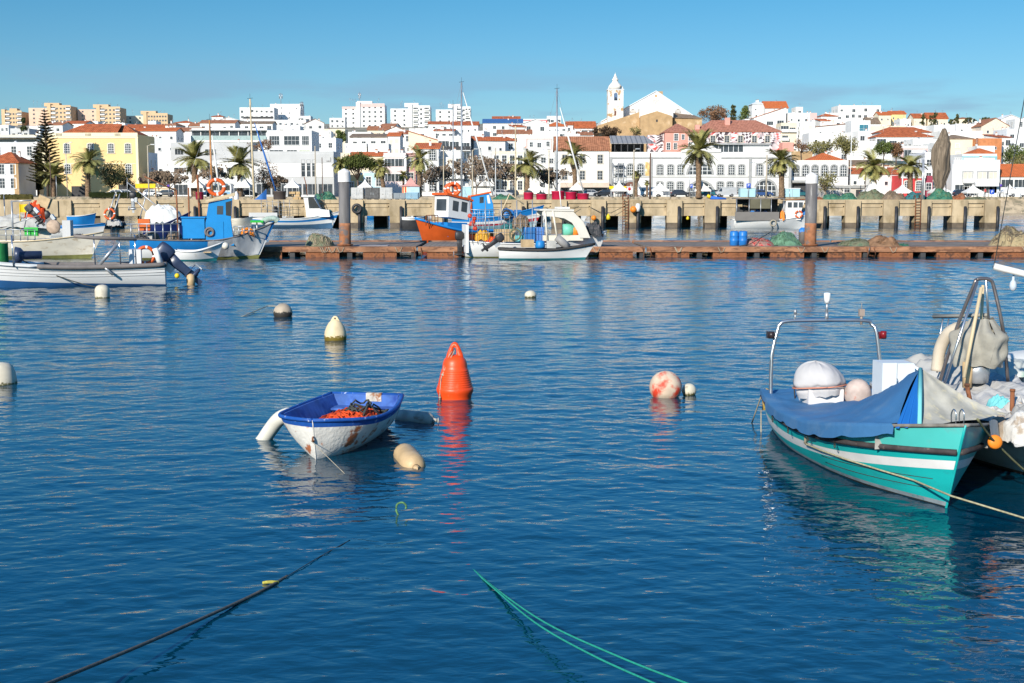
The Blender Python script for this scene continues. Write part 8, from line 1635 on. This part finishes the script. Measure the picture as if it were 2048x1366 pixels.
# skiff in front
rt, LL, h = simple_boat('slim white skiff with dark rim, teal waterline and tilted outboard', 998, 1190, 519, (.62, .56, .88), 1.5, [(0, 1), (.14, 0)], [BOATW, TEALB], 'skiff', .2, 'boat', .75, rub=mat('dark_rim', (.05, .045, .04), .6), inner=mat('dark_rim', (.05, .045, .04)), sp=.5)
h.rail(mat('dark_rim', (.05, .045, .04)), rt, .07, .95, 'rim', n=18)
outboard(rt, .02, 0, .82, R(55), 1.0, BLACK, BLACK)
mb = MB(); mb.cb((1.55, 0, .88), (.62, .5, .42), 0, .2); mb.build('brown_bag', BOXT, rt); mb = MB(); mb.lathe([(.26, 0), (.28, .1), (.24, .36), (.2, .4), (.02, .41)], 14, (2.25, 0, .62)); mb.build('blue_drum', BOATB, rt); mb = MB(); mb.cb((2.85, 0, .82), (.5, .5, .4)); mb.build('grey_bag', TARPG, rt)
mb = MB(); mb.lathe([(.2, -.45), (.22, 0), (.2, .4)], 12, M=Matrix.Translation((3.45, 0, .95)) @ Matrix.Rotation(-R(48), 4, 'Y')); mb.build('grey_tube', GREYR, rt)
mb = MB(); mb.box(1.0, 1.25, -.6, .6, .48, .53); mb.build('thwart', DARK, rt)
# white trawler at the quay, right
rt, LL, h = simple_boat('white trawler with grey side sheet moored at the quay on the right', 1463, 1628, 457, (.95, .9, 1.7), 2.8, [(0, 0)], [BOATW], 'fishing_boat', 0, 'fishing boat', .5, rub=WHITE, sp=.45)
mb = MB(); mb.box(.02, 4.6, -1.46, -1.40, .85, 1.75); mb.build('side_sheet', mat('grey_brown_sheet', (.18, .165, .15), .8, .1, 1), rt)
mb = MB(); mb.box(.1, 5.2, -1.3, 1.3, 3.1, 3.2); mb.build('awning_roof', GRUB, rt); mb = MB(); mb.box(1.6, 3.7, -1.28, -1.22, 2.1, 3.08); mb.build('awning_sheet', mat('olive_tarp', (.12, .11, .07), .8), rt); mb = MB(); mb.box(.5, 4.9, .9, 1.0, 1.0, 3.08); mb.build('back_sheet', DARK, rt)
for x in (.2, 1.5, 2.7, 3.8, 5.1): mb = MB(); mb.tube([(x, -1.28, .9), (x, -1.28, 3.1)], .04, 5); mb.build('awning_post', METAL, rt)
clutter(rt, .5, 1.4, 2.3, [NETB, NETP], 3, .3, .8); clutter(rt, 1.6, 3.4, 1.6, [BOXB, FY, BOXB], 3, .3, .9)
wh = bpy.data.objects.new('wheelhouse', None); COL.objects.link(wh); wh.parent = rt; mb = MB(); mb.prism([(5.3, .9), (5.4, 2.9), (7.4, 3.0), (7.05, 1.95), (7.0, .9)], -.85, .85); mb.build('walls', WHITE, wh); mb = MB(); mb.box(5.2, 7.6, -1, 1, 3.0, 3.1); mb.build('roof', RUST, wh)
for a_ in (5.6, 6.2, 6.75): mb = MB(); mb.box(a_, a_ + .42, -.87, -.85, 2.2, 2.75); mb.build('side_window', GLASS, wh)
ringlife('life_ring', (6.75, -.95, 1.5), .34, .09, wh); crumple(rt, 'orange_oilskins', (5.0, -1.2, 1.0), .25, .2, 1.0, FO, 4, .3); mb = MB(); mb.tube([(6.0, 0, 3.1), (5.9, 0, 4.1)], .04, 5); mb.build('aerial', METAL, rt); clutter(rt, 7.3, 8.3, 1.4, [RUST, BOXB, MINT], 4, .35, .5)
mb = MB(); mb.torus((4.0, -1.5, .6), .3, .07, 'Y', 16, 5); mb.build('rope_fender', ROPE, rt)
# far little boats seen through the quay piers
for i, (px, lab) in enumerate([(1330, 'far white boat seen through the quay piers, left of the white trawler'), (1372, 'far white boat seen through the piers beside the small yellow float'), (760, 'far blue boat seen through the piers right of the tyre'), (1780, 'far white boat seen through the right hand quay piers'), (1668, 'far white boat seen just right of the near right pile')]):
    simple_boat(lab, px - 24, px + 24, 437, (1.2, 1.1, 1.4), 2.4, [(0, 0)], [BOATB if 'blue' in lab else BOATW], rake=.3, n=10)

# ------------------------------------------------------------------ sailing boats behind the quay
def sailboat(px, yt, Y, label, mm=METAL, r=.11, jib=None, lean=0, hullm=BOATW, boom=True, spread=True, z=0):
    t_ = at(px, yt, Y); b = at(px + lean, 400, Y); rt = thing('sailing_boat', label, 'sailing boat', (b.x, Y, 0)); h = Hull(9, 2.8, 1.1, 1.0, 1.4, dr=.2, tw=.7, rake=.8)
    for nm, mt_, bd in (('hull', [hullm], [(0, 0)]),): o = h.outer(bd, mt_, rt, 16, 8); o.location = (-4.5, 0, 0)
    mb = MB(); mb.prism([(-2.2, 1.0), (-2.0, 1.6), (1.2, 1.7), (2.0, 1.1)], -.8, .8); mb.build('cabin', WHITE, rt)
    tx = t_.x - b.x; mb = MB(); mb.tube([(0, 0, 1), (tx * .5, 0, t_.z * .5), (tx, 0, t_.z)], [r, r * .95, r * .75], 8); mb.build('mast', mm, rt)
    mb = MB()
    if spread:
        for q in (.45, .72): mb.tube([(tx * q, -.75, t_.z * q), (tx * q, .75, t_.z * q)], .03, 4)
    for s in (-1, 1): mb.tube([(tx, 0, t_.z), (tx * .6, .8 * s, t_.z * .6), (-.1, 1.2 * s, 1.1)], .015, 3)
    mb.tube([(tx, 0, t_.z), (-4.3, 0, 1.2)], .015, 3); mb.tube([(tx, 0, t_.z), (4.3, 0, 1.3)], .015, 3); mb.build('rigging', DROPE if 0 else METAL, rt)
    if boom: mb = MB(); mb.tube([(0, 0, 2.3), (-3.4, 0, 2.4)], .13, 6); mb.build('furled_mainsail', WHITE, rt)
    if jib: mb = MB(); a = at(*jib[0], Y); c = at(*jib[1], Y); mb.tube([(a.x - b.x, 0, a.z), ((a.x + c.x) / 2 - b.x, 0, (a.z + c.z) / 2), (c.x - b.x, 0, max(1.3, c.z))], [.05, .13, .11], 6); mb.build('furled_jib', jib[2], rt)
    mb = MB(); mb.tube([(tx - .35, 0, t_.z + .05), (tx + .35, 0, t_.z + .12)], .03, 3); mb.tube([(tx, 0, t_.z), (tx, 0, t_.z + .7)], .02, 3); mb.build('wind_vane', DARK, rt)
JW = mat('white_furled_sail', (.7, .68, .64), .8); JB = mat('blue_furled_sail', (.03, .14, .42), .8)
sailboat(923, 165, 185, 'sailing boat with the tallest silver mast and a thick white furled jib', jib=((926, 185), (986, 392), JW), r=.14)
sailboat(1114, 178, 180, 'sailing boat with a tall silver mast left of the terracotta roofed house', jib=((1120, 215), (1168, 388), JW), r=.13)
sailboat(906, 210, 190, 'sailing boat with a shorter mast just left of the tallest silver mast', r=.10)
sailboat(1031, 252, 178, 'sailing boat with a pale yellow mast in the middle of the bare trees', PALEW, .11)
sailboat(1098, 300, 186, 'sailing boat with short pale mast left of the tall right silver mast', PALEW, .09, spread=False)
sailboat(945, 330, 178, 'sailing boat with short cream mast behind the blue striped boat', PALEW, .08, spread=False)
sailboat(887, 292, 184, 'sailing boat with thin pale mast left of the two silver masts', PALEW, .08, spread=False)
sailboat(991, 318, 178, 'sailing boat with thin white mast right of the furled jib', JW, .07, spread=False)
sailboat(500, 198, 172, 'old sailing boat with tall cream mast and blue furled sail', PALEW, .14, jib=((509, 246), (553, 386), JB), lean=9)
sailboat(419, 240, 150, 'old sailing boat with an orange wooden mast and white stays, left', WOOD, .12, lean=6, spread=False, jib=((424, 270), (440, 392), JW))
rt = thing('blue_cloth', 'dark blue cloth sail lying at the foot of the cream mast on the quay', 'sail', (at(520, 400, 141).x, 141, QT)); mb = MB(); mb.grid(lambda u, v: (-.9 + 1.6 * u, .2 * math.sin(u * 7), (1.2 * u ** 1.5) * v), 12, 5); mb.build('cloth', JB, rt)

# ------------------------------------------------------------------ things on the pontoon
DRM = mat('blue_plastic_drum', (.02, .17, .50), .4, .1, 3, dirt=(.3, .4, .5), dscale=6, dth=.66)
for px, lab in ((1468, 'left of the two blue plastic drums on the pontoon'), (1485.5, 'right of the two blue plastic drums on the pontoon')):
    p = at(px, 490, 76.2); mb = MB(); mb.lathe([(.22, 0), (.255, .03), (.26, .28), (.27, .3), (.26, .32), (.26, .55), (.27, .57), (.26, .6), (.25, .8), (.2, .85), (.2, .83), (.03, .83)], 20); tag(mb.build('drum', DRM, None, (p.x, 76.2, PT)), lab, 'drum', 'blue drums on the pontoon')
heap(1518, 56, 16, 77, NETRW, 'red and white dotted net heap right of the blue drums', PT, 2.2, 31); heap(1570, 62, 24, 77.5, mat('sage_green_net', (.12, .24, .15), .95, .4, 3, bump=.05, bscale=14), 'large sage green net heap on the pontoon', PT, 2.6, 32)
p = at(1606, 480, 77.5); mb = MB(); mb.lathe([(.26, 0), (.27, .75), (.28, .78)], 16); rt = thing('bin', 'dark bin with blue bag beside the right mooring pile', 'bin', (p.x, 77.5, PT)); mb.build('barrel', GRUB, rt); crumple(rt, 'blue_bag', (0, 0, .75), .25, .22, .3, DRM, 3, .2)
heap(639, 52, 24, 76, NETO, 'bushy olive net heap on the pontoon left of the left pile', PT, 2.0, 33, strands=60, sm_=mat('pale_net_strand', (.36, .30, .2), .9)); heap(1712, 60, 16, 76.5, NETO, 'olive and brown net heap right of the right pile', PT, 2.2, 34); heap(1768, 58, 22, 75.8, mat('rusty_brown_net', (.27, .15, .08), .95, .4, 3, bump=.05, bscale=14), 'rusty brown net heap on the right part of the pontoon', PT, 2.0, 35)
heap(2030, 84, 34, 76, NETP, 'big tan net heap with ropes at the right edge of the pontoon', PT, 2.2, 36, strands=50, sm_=mat('dark_net_rope', (.16, .13, .09), .9)); heap(1806, 26, 5, 76, NETG, 'thin green net scrap on the pontoon', PT, 1.0, 37, strands=6)
rope('lashing rope across the pontoon from the green net to the pile', [at(1540, 465, 77) , at(1500, 488, 75), at(1480, 492, 74.5)], .025, DROPE, seg=4)
# seagull-sized dark bird standing under the quay is too small to build; rock on the bank
